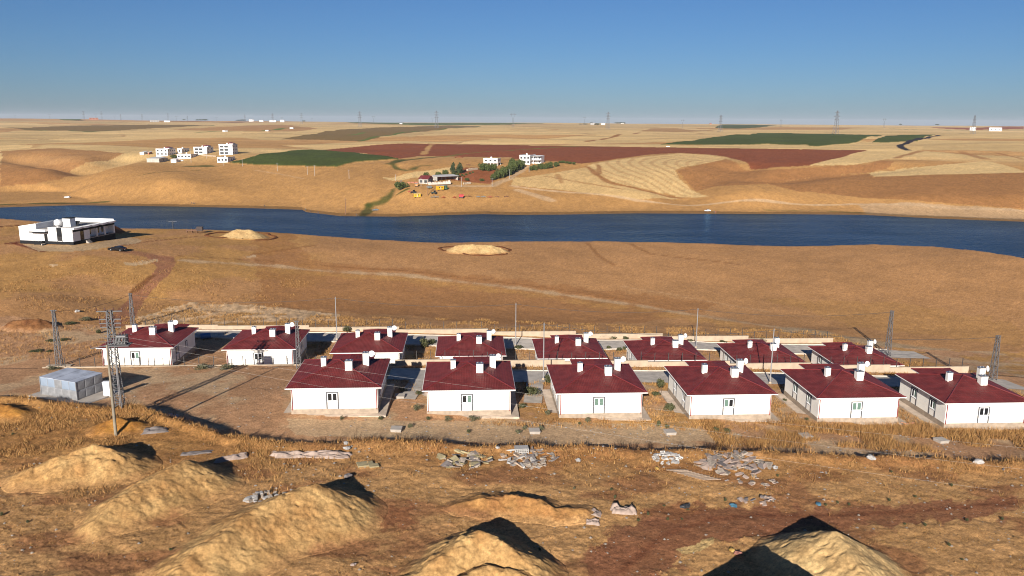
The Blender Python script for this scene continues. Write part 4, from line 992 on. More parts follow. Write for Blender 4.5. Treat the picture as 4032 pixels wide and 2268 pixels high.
pile('sand_pile', 'large smooth pale heap at the bottom right with a black shadow', cr((9, 690, 1010, 3.7), (9, 860, 1250, 3.3), (9, 980, 1500, 2.8)), 0.60, M_SAND2, seed=17, rough=0.12)
pile('sand_pile', 'added heap just below the frame, shading the left flank of the pale heap', [(19.6, 50.5, 5.4), (22.0, 53.0, 3.6)], 0.62, M_SAND2, seed=19, rough=0.15)  # added, peak out of view: casts the shade on the pale heap's left flank
pile('earth_berm', 'low crumbling earth berm behind the centre heap', cr((7, 2050, 720, 0.5), (7, 2280, 650, 1.0), (7, 2480, 640, 1.1), (8, 230, 680, 1.05), (8, 420, 775, 0.7), (8, 700, 765, 0.6)), 0.5, m=pile_material('berm_soil', tuple(soil(190, 142, 86)), tuple(soil(158, 108, 66)), 0.1), seed=23, rough=0.6, lumps=0.8, cat='berm')
pile('earth_mound', 'rough reddish spoil mound beside the road at the left edge', cr((2, 170, 280, 1.5), (2, 380, 265, 1.8), (2, 480, 290, 1.3)), 0.6, pile_material('spoil_earth', tuple(soil(112, 72, 46)), tuple(soil(164, 116, 74)), 0.25), 0.25, 27, 0.8, 0.8, cat='mound')
pile('earth_mound', 'brown earth mound behind the flat-roofed villa', cr((1, 1090, 475, 3.0), (1, 1150, 480, 2.6)), 0.7, M_REDD, 0.35, 29, 0.5, 0.3, cat='mound')
pile('grass_hummock', 'dry grassy hummock at the foot of the concrete pole', cr((2, 1180, 1260, 1.4), (2, 1330, 1300, 0.9)), 0.5, pile_material('grassy_earth', tuple(soil(196, 140, 68)), tuple(soil(150, 98, 50)), 0.25), 0.2, 31, 0.6, 0.6, cat='hummock')
pile('grass_hummock', 'dry grassy hummock at the left edge in front of the tank slab', cr((2, 20, 1130, 1.0), (2, 150, 1180, 0.9)), 0.5, MATS['grassy_earth'], 0.2, 33, 0.6, 0.6, cat='hummock')
def ring_pile(label, crest, ring_c, rx, ry, seed):
    o = pile('sand_pile', label, crest, 0.52, M_SAND2, 0.4, seed, 0.5, 0.5, group='pale sand heaps by the lake')
    xs, ys = ring_c; mb = MB(); pts = []
    vs = []; fs = []; n = 64; prof = [(-0.9, -0.25), (-0.45, 0.2), (0.0, 0.32), (0.5, 0.18), (0.9, -0.25)]
    for k in range(n):
        a = 2 * pi * k / n; j = 1 + 0.08 * sin(3 * a + seed) + 0.04 * sin(7 * a)
        for dr, dz in prof:
            x, y = xs + (rx * j + dr) * cos(a), ys + (ry * j + dr) * sin(a); vs.append((x - o.location.x, y - o.location.y, float(HZ(x, y)) + CAMZ - o.location.z + dz * (0.8 + 0.5 * sin(11 * a + seed))))
    m_ = len(prof)
    for k in range(n):
        for j in range(m_ - 1): fs.append((k * m_ + j, ((k + 1) % n) * m_ + j, ((k + 1) % n) * m_ + j + 1, k * m_ + j + 1))
    mb.add(vs, fs, True); mb.build('berm', pile_material('dark_earth', tuple(soil(96, 58, 36)), tuple(soil(130, 82, 50)), 0.2), o)
def cr2(*pts): return cr(*[(1, (x - 0) / S_, (y - 700) / S_, h) for x, y, h in pts])
g1 = gp((957, 928)); g2 = gp((1878, 985))
ring_pile('pale sand heap by the lake right of the villa', cr2((935, 902, 2.9), (985, 904, 2.9), (1020, 918, 1.6)), (g1.x, g1.y), 11.3, 11.0, 3)
ring_pile('wide pale sand heap by the lake near the centre', cr2((1800, 966, 2.2), (1860, 961, 2.7), (1930, 965, 2.5), (1970, 975, 1.6)), (g2.x, g2.y), 12.0, 10.0, 5)

# ------------------------------------------------------------------ villa on the left
M_VW = mat('villa_white', (0.78, 0.77, 0.75), 0.85, noise=0.04, nscale=0.4)
M_VD = mat('villa_dark', (0.011, 0.012, 0.014), 0.85, spec=0.2)
M_VR = mat('flat_roof', (0.24, 0.22, 0.20), 0.95, noise=0.25, nscale=0.4)
va = gp((81, 959)); vb = gp((290, 965)); dv = vb - va; dv.z = 0; VL = dv.length; vang = math.atan2(dv.y, dv.x)
vil = empty('villa', Vector((va.x, va.y, min(va.z, vb.z))), vang, 'flat-roofed white villa with charcoal base and wavy veranda roof', 'villa')
VD, VH = 19.0, 5.1
k = VL / 15.1
def vx(px): return (px - 155) / (1057 - 155) * VL       # detail pixel column on the facade -> metres
lw = MB(); lw.prism([(0, 1.05), (4.9 * k, 1.05), (4.9 * k, 6.1), (0, 5.2)], 'y', 0.0, 0.3); lw.box(4.9 * k, vx(655), 0.02, 0.3, 1.05, 4.2)
lw.box(vx(650), vx(790), 0.0, 0.3, 1.05, VH); lw.box(vx(880), VL, 0.0, 0.3, 1.05, VH); lw.box(vx(790), vx(880), 0.1, 0.3, 1.05, VH - 0.02)
lw.box(0, 0.3, 0.3, VD, 1.05, 5.15); lw.box(0.3, VL, VD - 0.3, VD, 1.05, 5.6); lw.box(4.9 * k - 0.3, 4.9 * k, 0.3, 7, 4.2, 6.05)
lw.build('wall', M_VW, vil)
box(-0.05, VL + 0.05, -0.05, VD, -1.2, 1.049).build('plinth', M_VD, vil)
box(vx(790), vx(880), 0.04, 0.099, 1.06, VH - 0.05).build('dark_panel', M_VD, vil)
box(0.3, VL - 0.1, 0.3, VD - 0.3, 4.25, 4.45).build('roof', M_VR, vil)
# porch canopy and entrance
cn = MB(); cn.box(vx(375), vx(650), -1.3, 0.0, 3.95, 4.5); cn.build('canopy', M_VW, vil)
box(vx(378), vx(648), -1.28, -0.02, 3.55, 3.948).build('canopy_band', M_VD, vil)
box(vx(440), vx(575), -1.3, -0.06, -0.8, 1.03).build('porch', M_VD, vil)
box(vx(575), vx(632), -0.02, 0.03, 0.9, 3.1).build('door', M_GLASS, vil)
rl = MB()
for i in range(6): rl.tube([(vx(440 + i * 27), -1.2, 1.0), (vx(440 + i * 27), -1.2, 1.75)], 0.025, 4)
for z in (1.35, 1.75): rl.tube([(vx(440), -1.2, z), (vx(575), -1.2, z)], 0.025, 4)
rl.build('railing', M_GALV, vil)
for i in range(6): box(vx(600) + i * 0.33, vx(600) + i * 0.33 + 0.34, -2.6, -1.3, -0.9 - i * 0.02, 0.85 - i * 0.26).build('step', M_SLAB if i % 2 else M_VD, vil)
w_ = box(vx(797), vx(873), 0.0, 0.039, 1.15, 2.9).build('window', M_GLASS, vil); box(vx(797), vx(873), -0.03, -0.001, 1.05, 1.15).build('sill', M_PVC, w_)
g_ = MB(); 
for i in range(6): g_.tube([(vx(800 + i * 14), -0.02, 1.2), (vx(800 + i * 14), -0.02, 2.5)], 0.015, 4)
g_.build('grille', M_GALV, w_)
# veranda side (right)
XR = VL
sw = MB(); sw.box(XR - 0.3, XR, 0.3, 3.2, 1.05, 4.2); sw.box(XR - 0.3, XR, 4.9, 7.4, 1.05, 4.2); sw.box(XR - 2.2, XR - 1.9, 7.4, VD - 0.3, 1.05, 4.2); sw.box(XR - 2.2, XR - 0.3, 7.4, 7.7, 1.05, 4.2); sw.build('side_wall', M_VW, vil)
for y0 in (9.0, 12.8, 15.2): box(XR - 1.89, XR - 1.84, y0, y0 + 1.3, 1.9, 3.6).build('window', M_GLASS, vil)
box(XR - 0.28, XR - 0.1, 3.2, 4.9, 1.05, 3.7).build('window', M_GLASS, vil)
for y in (10.6, 14.2, VD - 0.5): box(XR - 0.45, XR - 0.05, y, y + 0.4, 1.05, 3.9).build('column', M_VW, vil)
box(XR - 1.9, XR, 7.5, VD, 1.05, 1.25).build('veranda_floor', M_SLAB, vil)
box(XR - 0.3, XR + 0.02, 0.31, VD, 3.82, 4.45).build('eave_band', M_VD, vil)
wv_ = MB(); n = 48; vs = []; fs = []
for i in range(n + 1):
    y = VD * i / n; b = 0.28 * abs(sin(y * pi / 3.8)); 
    for (x, z) in ((XR - 0.4, 5.12), (XR + 0.55 + b * 0.5, 5.12 - b * 0.3), (XR + 0.55 + b * 0.5, 4.62 - b * 0.5), (XR - 0.4, 4.46)): vs.append((x, y, z))
for i in range(n):
    for j in range(4): fs.append((i * 4 + j, (i + 1) * 4 + j, (i + 1) * 4 + (j + 1) % 4, i * 4 + (j + 1) % 4))
fs += [(0, 1, 2, 3), (n * 4 + 3, n * 4 + 2, n * 4 + 1, n * 4)]
wv_.add(vs, fs); wv_.build('wavy_parapet', M_VW, vil)
rl = MB()
for i in range(12): rl.tube([(XR + 0.1, 8 + i * 0.4, 1.2), (XR + 0.1, 8 + i * 0.4, 2.0)], 0.02, 4)
rl.tube([(XR + 0.1, 8, 2.0), (XR + 0.1, 12.5, 2.0)], 0.025, 4); rl.build('railing', M_GALV, vil)
for i in range(5): box(XR + 0.0 + i * 0.3, XR + 0.3 + i * 0.3, 5.2, 6.8, -1.0, 0.85 - i * 0.25).build('step', M_SLAB, vil)
# parapets and tank on the roof
pp = MB(); pp.box(0.3, 0.5, 7, VD - 0.3, 4.45, 5.3); pp.box(8.3, VL - 0.4, VD - 0.55, VD - 0.31, 4.45, 5.55); pp.build('parapet', M_VW, vil)
tkv = empty('roof_water_tank', vil.matrix_world @ Vector((0, 0, 0)), 0)
tkv.location = Vector((va.x, va.y, min(va.z, vb.z))) + Matrix.Rotation(vang, 4, 'Z') @ Vector((vx(610), 5.2, 4.45)); tag(tkv, 'white round water tank on the villa roof', 'water tank')
MB().lathe([(0.0, 0.5), (0.75, 0.55), (0.98, 0.8), (1.0, 1.3), (1.02, 1.35), (1.0, 1.4), (0.98, 1.9), (0.75, 2.2), (0.25, 2.35), (0.25, 2.45), (0, 2.45)], 20).build('barrel', mat('tank_white', (0.72, 0.71, 0.70), 0.4), tkv)
MB().lathe([(0.6, 0), (0.6, 0.52), (0.0, 0.52)], 12).build('stand', M_GALV, tkv)
vb_ = box(vx(650), vx(650) + 2.6, 6.2, 8.6, 4.45, 7.0).build('stair_head', M_VW, vil); box(vx(650) - 0.15, vx(650) + 2.75, 6.05, 8.75, 7.0, 7.15).build('stair_head_roof', M_VD, vil)
sp_ = empty('solar_heater', tkv.location + Vector((3.6, 2.6, 0)), vang, 'dark solar water heater on the villa roof beside the white tank', 'solar heater')
mbp = MB(); mbp.box(-0.9, 0.9, -0.05, 0.05, 0.1, 1.9, Matrix.Rotation(-0.7, 3, 'X')); mbp.build('collector', M_VD, sp_)
fr = MB()
for sx in (-0.85, 0.85): fr.bar((sx, 0, 0), (sx, 1.3, 1.5), 0.03); fr.bar((sx, 1.3, 0), (sx, 1.3, 1.5), 0.03)
fr.build('stand', M_GALV, sp_)

# ------------------------------------------------------------------ cars
M_TYRE = mat('tyre', (0.015, 0.015, 0.015), 0.8); M_RIM = mat('rim', (0.25, 0.25, 0.26), 0.35, metal=0.7); M_LAMP = mat('lamp_clear', (0.55, 0.55, 0.52), 0.15); M_TAIL = mat('tail_red', (0.25, 0.01, 0.01), 0.25); M_CGL = mat('car_glass', (0.01, 0.011, 0.013), 0.05, spec=0.7)
def car(label, loc, rz, paint_c, L=4.5, fast=True):
    pm = mat('paint_' + '_'.join('%02d' % int(c * 100) for c in paint_c), paint_c, 0.22, spec=0.6)
    r = empty('car', loc, rz, label, 'car', 'parked cars'); s = L / 4.5; W = 0.88
    prof = [(-2.25, 0.35), (-2.25, 0.72), (-2.1, 0.86), (-1.2, 0.95), (-0.55, 1.0), (1.35, 1.02), (2.1, 0.98), (2.25, 0.85), (2.25, 0.4), (1.9, 0.26), (-1.9, 0.26)]
    cab = [(-0.95, 0.94), (-0.25, 1.38), (0.35, 1.46), (1.05, 1.40), (1.85, 1.0), (1.0, 0.96)]
    def loft(pr, w0, w1, z0, z1):
        mb = MB(); n = len(pr)
        def wd(z): return w0 + (w1 - w0) * max(0, min(1, (z - z0) / (z1 - z0)))
        vs = [(x * s, -wd(z), z) for x, z in pr] + [(x * s, wd(z), z) for x, z in pr]
        mb.add(vs, [tuple(range(n)), tuple(range(2 * n - 1, n - 1, -1))] + [(i, (i + 1) % n, (i + 1) % n + n, i + n) for i in range(n)]); return mb
    loft(prof, W, W * 0.96, 0.5, 1.0).build('body', pm, r)
    loft(cab, W * 0.93, W * 0.70, 0.96, 1.46).build('cabin', pm, r)
    for sy in (-1, 1):
        def side(pts, nm):
            mb = MB(); vs = [(x * s, sy * (W * 0.93 + (W * 0.70 - W * 0.93) * (z - 0.96) / 0.5 + 0.006), z) for x, z in pts]
            vs2 = [(x, y - sy * 0.02, z) for x, y, z in vs]; n = len(vs)
            mb.add(vs + vs2, [tuple(range(n)), tuple(range(2 * n - 1, n - 1, -1))] + [(i, (i + 1) % n, (i + 1) % n + n, i + n) for i in range(n)]); mb.build(nm, M_CGL, r)
        side([(-0.72, 1.02), (-0.18, 1.34), (0.30, 1.39), (0.30, 1.03)], 'side_window'); side([(0.38, 1.03), (0.38, 1.39), (0.98, 1.35), (1.45, 1.08)], 'side_window')
        for x in (-1.38, 1.36):
            t = MB(); t.lathe([(0.0, -0.11), (0.27, -0.11), (0.33, -0.08), (0.33, 0.08), (0.27, 0.11), (0.0, 0.11)], 18, (0, 0, 0), 'y'); w2 = t.build('wheel', M_TYRE, r, (x * s, sy * (W - 0.09), 0.33))
            MB().lathe([(0.0, -0.118), (0.2, -0.118), (0.2, 0.118), (0.0, 0.118)], 12, (0, 0, 0), 'y').build('rim', M_RIM, w2)
        box(-2.262 * s, -2.2 * s, min(sy * 0.45, sy * 0.8), max(sy * 0.45, sy * 0.8), 0.6, 0.74).build('headlight', M_LAMP, r)
        box(2.2 * s, 2.262 * s, min(sy * 0.5, sy * 0.82), max(sy * 0.5, sy * 0.82), 0.68, 0.84).build('tail_light', M_TAIL, r)
    def scr(a, b, nm):
        mb = MB(); (x0, z0), (x1, z1) = a, b; w0 = W * 0.86; w1 = W * 0.66
        mb.add([(x0 * s, -w0, z0), (x0 * s, w0, z0), (x1 * s, w1, z1), (x1 * s, -w1, z1)], [(0, 1, 2, 3)]); mb.build(nm, M_CGL, r)
    scr((-0.935, 0.975), (-0.30, 1.375), 'windscreen'); scr((1.80, 1.045), (1.12, 1.398), 'rear_window')
    box(2.25 * s, 2.27 * s, -0.26, 0.26, 0.52, 0.64).build('number_plate', M_PVC, r)
    return r
car('black car parked on the gravel right of the villa', gp(q(1, 1182, 735)), radians(-12), (0.006, 0.006, 0.007), 4.9)
car('white pickup-sized car parked on the far shore at the left', gp(q(12, 678, 968)), radians(-6), (0.7, 0.7, 0.7), 4.7)
car('grey car parked near the far shore below the farm', gp(q(13, 1203, 1097)), radians(4), (0.10, 0.12, 0.13), 4.4)
car('white car parked at the water edge on the far right shore', gp(q(14, 1966, 1104)), radians(6), (0.72, 0.72, 0.72), 4.5)
car('white car on the field track beyond the ploughed red field', gp(q(14, 1567, 457)), radians(3), (0.74, 0.74, 0.74), 4.8)
car('white van parked beside the grey shed in the hamlet', gp(fm(1083, 530)), radians(-20), (0.70, 0.70, 0.68), 5.0)

# ------------------------------------------------------------------ far buildings
M_FW = mat('far_white', (0.74, 0.73, 0.72), 0.85); M_FG = mat('far_grey', (0.34, 0.33, 0.32), 0.9, noise=0.15, nscale=0.3); M_FB = mat('blockwork', (0.36, 0.33, 0.29), 0.95, noise=0.15, nscale=0.4)
M_HOLE = mat('dark_opening', (0.012, 0.012, 0.013), 0.5); M_RROOF = mat('dark_red_roof', (0.13, 0.02, 0.02), 0.6); M_SHEET = mat('roof_sheet', (0.42, 0.40, 0.38), 0.6); M_REDW = mat('brick_red', (0.30, 0.12, 0.07), 0.9)
def building(label, pleft, pcorner, pright, H, name='house', depth=None, storeys=2, wins=3, side_wins=3, m=M_FW, big=False, roof='flat', tank=True, open_ground=False, cat='house', group=None, sm=None, stair=False):
    """front wall from pleft to pcorner, side wall running back from pcorner towards pright (photo pixels at the base)"""
    a = gp(pleft); c = gp(pcorner); s = mpp(c)
    th = radians(-3.0 if pcorner[0] < 1000 else -14.0)                              # the walls are turned a little towards the left
    d = ray(*pcorner); c3 = Vector((c.x, c.y, c.z))
    wpx = abs(pcorner[0] - pleft[0]); spx = abs(pright[0] - pcorner[0])
    Wd = wpx * s / cos(th); Dp = depth or max(5.0, min(19.0, spx * s / 0.42))
    r = empty(name, c3 + Vector((0, 0, -0.1)), th, label, cat, group)
    z0 = 2.9 if open_ground else -1.5
    # local frame: origin at visible corner, x to the left is negative, y backwards
    box(-Wd, 0, 0, Dp, z0, H).build('wall', m, r)
    if open_ground:
        for x in np.linspace(-Wd + 0.25, -0.25, 5):
            for y in (0.25, Dp - 0.25): box(x - 0.2, x + 0.2, y - 0.2, y + 0.2, -1.5, 2.899).build('pier', m, r)
        box(-Wd + 0.4, -0.4, Dp * 0.55, Dp * 0.6, -1.4, 2.89).build('back_wall', m, r)
    rf = MB()
    if roof == 'flat':
        rf.box(-Wd - 0.25, 0.25, -0.25, Dp + 0.25, H, H + 0.18); ro = rf.build('roof', M_FG, r)
        pr = MB(); pr.box(-Wd - 0.1, 0.1, -0.1, 0.1, H + 0.18, H + 0.75); pr.box(-0.1, 0.1, 0.1, Dp, H + 0.18, H + 0.75); pr.box(-Wd - 0.1, -Wd + 0.1, 0.1, Dp, H + 0.18, H + 0.75); pr.build('parapet', m, ro)
        if stair: 
            box(-Wd * 0.35, -Wd * 0.05, Dp * 0.3, Dp * 0.75, H + 0.18, H + 1.9).build('stair_head', m, ro)
            rr = MB(); rr.prism([(-Wd * 0.38, H + 1.5), (-Wd * 0.02, H + 1.5), (-Wd * 0.02, H + 1.75), (-Wd * 0.38, H + 2.7)], 'y', Dp * 0.25, Dp * 0.8); rr.build('stair_roof', M_RROOF, ro)
    elif roof == 'mono':
        rf.prism([(-0.4, H - 0.3), (Dp + 0.4, H + 0.9), (Dp + 0.4, H + 1.05), (-0.4, H - 0.15)], 'x', -Wd - 0.4, 0.4); rf.build('roof', M_SHEET, r)
    else:
        rf.prism([(-0.5, H), (Dp / 2, H + Dp * 0.22), (Dp + 0.5, H)], 'x', -Wd - 0.4, 0.4); rf.build('roof', M_RROOF, r)
    if tank and roof == 'flat':
        MB().lathe([(0, 0.2), (0.75, 0.25), (0.85, 0.6), (0.85, 1.5), (0.6, 1.85), (0, 1.95)], 12, (-Wd * 0.55, Dp * 0.45, H + 0.1)).build('roof_tank', mat('tank_white'), r)
    g0 = 1 if open_ground else 0
    sh = H / storeys
    for f in range(g0, storeys):
        zz = f * sh + sh * 0.32
        for i in range(wins):
            ww = Wd * (0.66 if big else 1.0) / wins; x = -Wd + ww * (i + 0.5) + (0.6 if big else 0); w2 = ww * 0.42 if big else min(ww * 0.30, 1.1)
            o = box(x - w2, x + w2, -0.06, 0.05, zz - (0.5 if big else 0), zz + sh * 0.5).build('window', sm or M_HOLE, r)
        for i in range(side_wins):
            ww = Dp / side_wins; y = ww * (i + 0.5); w2 = min(ww * 0.22, 0.8)
            box(-0.05, 0.06, y - w2, y + w2, zz + 0.1, zz + sh * 0.45).build('window', M_HOLE, r)
    return r
HG = 'white houses of the far hamlet'
b1 = building('long two-storey white house at the left of the far hamlet', fm(548, 408), fm(787, 408), fm(1002, 400), 7.0, storeys=2, wins=3, side_wins=4, group=HG, stair=True)
building('small white house half hidden in the middle of the far hamlet', fm(1005, 352), fm(1095, 352), fm(1280, 345), 4.6, storeys=1, wins=1, side_wins=3, group=HG, m=M_FW)
building('low white house with a dark porch at the front of the far hamlet', fm(1010, 462), fm(1290, 466), fm(1490, 450), 3.8, storeys=1, wins=4, side_wins=2, group=HG)
building('two-storey white house with large dark openings in the far hamlet', fm(1375, 368), fm(1645, 368), fm(1780, 355), 6.8, storeys=2, wins=2, big=True, side_wins=2, group=HG, stair=True)
building('tall three-storey white house at the right of the far hamlet', fm(1930, 384), fm(2212, 384), fm(2325, 370), 10.2, storeys=3, wins=2, big=True, side_wins=3, group=HG, stair=True)
building('low white house with columns beside the green field in the far hamlet', fm(1885, 512), fm(2100, 552), fm(2262, 500), 4.4, storeys=1, wins=3, side_wins=3, group=HG)
building('grey shed with a pale sloping roof at the front of the far hamlet', fm(345, 548), fm(598, 556), fm(830, 540), 4.2, 'shed', roof='mono', storeys=1, wins=0, side_wins=1, m=M_FB, cat='shed')
building('small white shed at the far left of the hamlet', fm(180, 384), fm(262, 386), fm(345, 380), 3.0, 'shed', roof='mono', storeys=1, wins=0, side_wins=0, m=M_FW, cat='shed')
building('dark brick shed beside the small white shed of the hamlet', fm(350, 384), fm(375, 384), fm(430, 380), 2.8, 'shed', roof='mono', storeys=1, wins=0, side_wins=0, m=M_REDW, cat='shed')
building('white garage below the small middle house of the hamlet', fm(862, 556), fm(970, 558), fm(1030, 550), 3.2, 'shed', roof='mono', storeys=1, wins=0, side_wins=1, m=M_FW, cat='shed')
wl_ = gp(fm(1530, 408)); wr_ = gp(fm(1840, 432))
dw = wr_ - wl_; o = box(0, dw.length, -0.15, 0.15, -0.6, 1.2).build('garden_wall', M_CREAM, None, wl_); o.rotation_euler = (0, 0, math.atan2(dw.y, dw.x)); tag(o, 'low pale garden wall between two houses of the far hamlet', 'wall')
# the farm
building('white farmhouse raised on piers left of the farm grove', ff(1392, 338), ff(1588, 342), ff(1705, 335), 6.6, storeys=2, wins=3, side_wins=2, group='white farmhouses', open_ground=True, depth=12)
fh = building('large white two-storey farmhouse at the top of the farm lane', ff(1906, 312), ff(2052, 318), ff(2340, 308), 8.2, storeys=2, wins=3, side_wins=5, group='white farmhouses', depth=24, stair=False)
wg = box(0.1, 9, 9.0, 24, -1.5, 8.0).build('wing', M_FW, fh)
for z in (1.4, 5.2):
    for x in (1.5, 4.2, 7.0): box(x, x + 1.1, 8.93, 9.0, z, z + 1.6).build('window', M_HOLE, fh)
bl = MB(); bl.box(-0.2, 9.0, 4.2, 8.99, 3.9, 4.15); bl.box(-0.4, 9.3, 3.8, 8.99, 7.75, 8.05); bl.build('balcony', M_FG, fh)
for x in (2.5, 6.0): box(x - 0.15, x + 0.15, 4.3, 4.6, -1.4, 7.74).build('column', M_FW, fh)
building('grey block barn with a dark red roof in the farm yard', ff(465, 592), ff(598, 600), ff(720, 590), 4.0, 'barn', roof='gable', storeys=1, wins=2, side_wins=2, m=M_FB, cat='barn', sm=M_HOLE, depth=12)
oa, ob = gp(ff(735, 560)), gp(ff(1030, 545)); dO = ob - oa
os_ = empty('open_shed', oa, math.atan2(dO.y, dO.x), 'long open-fronted shed with a pale roof in the farm yard', 'shed'); LO = math.hypot(dO.x, dO.y)
box(0, LO, 7.8, 8.0, -1, 4.0).build('back_wall', M_REDW, os_)
rf = MB(); rf.prism([(-0.6, 3.7), (8.4, 4.6), (8.4, 4.75), (-0.6, 3.85)], 'x', -0.5, LO + 0.5); rf.build('roof', M_SHEET, os_)
for i in range(6): box(i * LO / 5 - 0.12, i * LO / 5 + 0.12, 0, 0.24, -1, 3.6).build('post', M_DARK, os_)
for i, x in enumerate((0.0, LO)): box(x - 0.1, x + 0.1, 0.3, 7.8, -1, 3.9).build('end_wall', M_FB, os_)
M_TARP = mat('white_tarp', (0.50, 0.42, 0.34), 0.85, noise=0.1, nscale=0.4)
ta, tb2 = gp(ff(612, 606)), gp(ff(925, 608)); dT = tb2 - ta; LT = math.hypot(dT.x, dT.y)
tm_ = empty('silage_clamp', ta, math.atan2(dT.y, dT.x), 'long heap covered with a white sheet in front of the farm barn', 'silage heap')
vs = []; fs = []
for i in range(31):
    x = LT * i / 30; h = 2.2 + 0.4 * sin(i * 0.9) + (0.8 if i > 24 else 0)
    for j in range(7):
        a = pi * j / 6; vs.append((x, 2.0 - 2.2 * cos(a), max(-0.4, h * sin(a) * (0.8 + 0.2 * sin(i * 1.7 + j)))))
for i in range(30):
    for j in range(6): fs.append((i * 7 + j, i * 7 + j + 1, (i + 1) * 7 + j + 1, (i + 1) * 7 + j))
fs += [tuple(range(7)), tuple(range(30 * 7 + 6, 30 * 7 - 1, -1))]
MB().add(vs, fs, True).build('cover', M_TARP, tm_)
# caravans (seasonal workers' huts on wheels)
def hut(label, pl, pr, H, colr, cat='wagon'):
    a, b = gp(pl), gp(pr); d = b - a; L = math.hypot(d.x, d.y); r = empty('wagon', a, math.atan2(d.y, d.x), label, cat, 'coloured wagons in the farm yard')
    m = mat('wagon_' + '_'.join('%02d' % int(c * 100) for c in colr), colr, 0.5); D_ = 2.6
    box(0, L, 0, D_, 0.7, H).build('body', m, r)
    rf = MB(); rf.prism([(-0.15, H), (D_ / 2, H + 0.35), (D_ + 0.15, H)], 'x', -0.1, L + 0.1); rf.build('roof', mat('wagon_roof', (0.25, 0.24, 0.22), 0.7), r)
    for x in (L * 0.2, L * 0.6): box(x, x + L * 0.14, -0.05, 0.02, H * 0.55, H * 0.8).build('window', M_HOLE, r)
    box(L * 0.42, L * 0.52, -0.05, 0.02, 0.8, H * 0.82).build('door', M_FG, r)
    for x in (L * 0.18, L * 0.82): MB().lathe([(0, -0.15), (0.42, -0.15), (0.42, 0.15), (0, 0.15)], 12, (x, 0.2, 0.35), 'y').build('wheel', M_TYRE, r)
    box(L, L + 1.2, D_ / 2 - 0.06, D_ / 2 + 0.06, 0.55, 0.68).build('drawbar', M_DARK, r)
    return r
hut('bright yellow wagon nearest the lake below the farm yard', ff(402, 797), ff(494, 790), 3.4, (0.50, 0.29, 0.012))
hut('bright yellow wagon beside the green wagon in the farm yard', ff(737, 692), ff(829, 690), 3.5, (0.50, 0.29, 0.012))
hut('green wagon beside the yellow wagon in the farm yard', ff(834, 684), ff(876, 680), 3.6, (0.02, 0.10, 0.035))
hut('small orange wagon left of the farm yard', ff(415, 640), ff(455, 637), 2.6, (0.42, 0.20, 0.06))
hut('grey trailer in the farm yard left of the yellow wagon', ff(606, 664), ff(652, 662), 1.9, (0.16, 0.19, 0.19), 'trailer')
M_FRED = mat('implement_red', (0.28, 0.03, 0.015), 0.5); M_FBL = mat('implement_grey_blue', (0.14, 0.18, 0.2), 0.5); M_RUST = mat('implement_rust', (0.16, 0.07, 0.035), 0.8)
def implement(label, pl, pr, H, m, seed, cat='farm implement'):
    a, b = gp(pl), gp(pr); d = b - a; L = math.hypot(d.x, d.y); rnd = random.Random(seed)
    r = empty('farm_implement', a, math.atan2(d.y, d.x), label, cat, 'farm implements parked in a row'); fr = MB()
    fr.box(0, L, -0.1, 0.1, 0.6, 0.78); fr.box(0, L, 0.9, 1.1, 0.6, 0.78); fr.box(L * 0.45, L * 0.55, -1.6, -0.1, 0.55, 0.72); fr.bar((L * 0.5, 0, 0.7), (L * 0.5, 0.4, H), 0.08); fr.bar((L * 0.3, 0, 0.7), (L * 0.5, 0.4, H), 0.07); fr.bar((L * 0.7, 0, 0.7), (L * 0.5, 0.4, H), 0.07)
    fr.build('frame', m, r)
    for i in range(max(4, int(L / 0.9))):
        x = L * (i + 0.5) / max(4, int(L / 0.9)); tn = MB(); tn.bar((x, 0, 0.65), (x + 0.1, -0.25, 0.3), 0.05); tn.bar((x + 0.1, -0.25, 0.3), (x, 0.15, -0.02), 0.05); tn.build('tine', m, r)
    for x in (L * 0.1, L * 0.9): MB().lathe([(0, -0.1), (0.4, -0.1), (0.4, 0.1), (0, 0.1)], 12, (x, 1.3, 0.4), 'y').build('wheel', M_TYRE, r)
for i, (x0, x1, y, H, m, lb) in enumerate([(636, 755, 795, 1.5, M_FBL, 'long grey implement at the left end of the parked row'), (787, 850, 797, 1.8, M_FRED, 'red implement second from the left in the parked row'), (950, 1000, 797, 1.6, M_FRED, 'small red implement left of the red machine'),
        (1137, 1222, 780, 1.7, M_RUST, 'rusty toothed implement right of the red machine'), (1290, 1342, 790, 1.4, M_FBL, 'first grey-blue implement right of the rusty one'), (1357, 1422, 790, 1.4, M_FBL, 'second grey-blue implement right of the rusty one'),
        (1446, 1520, 793, 1.6, M_FRED, 'red implement in the right half of the parked row'), (1556, 1616, 788, 1.3, M_RUST, 'rusty implement second from the right end of the row'), (1686, 1750, 785, 1.3, M_RUST, 'rusty implement at the right end of the row'),
        (310, 350, 716, 1.6, M_FRED, 'red implement on the slope left of the farm yard'), (990, 1110, 225, 1.8, M_FRED, 'orange-red implement on the bare ground above the pines'), (1150, 1205, 332, 1.6, M_RUST, 'dark red implement behind the pines')]):
    implement(lb, ff(x0, y), ff(x1, y - 2), H, m, i)
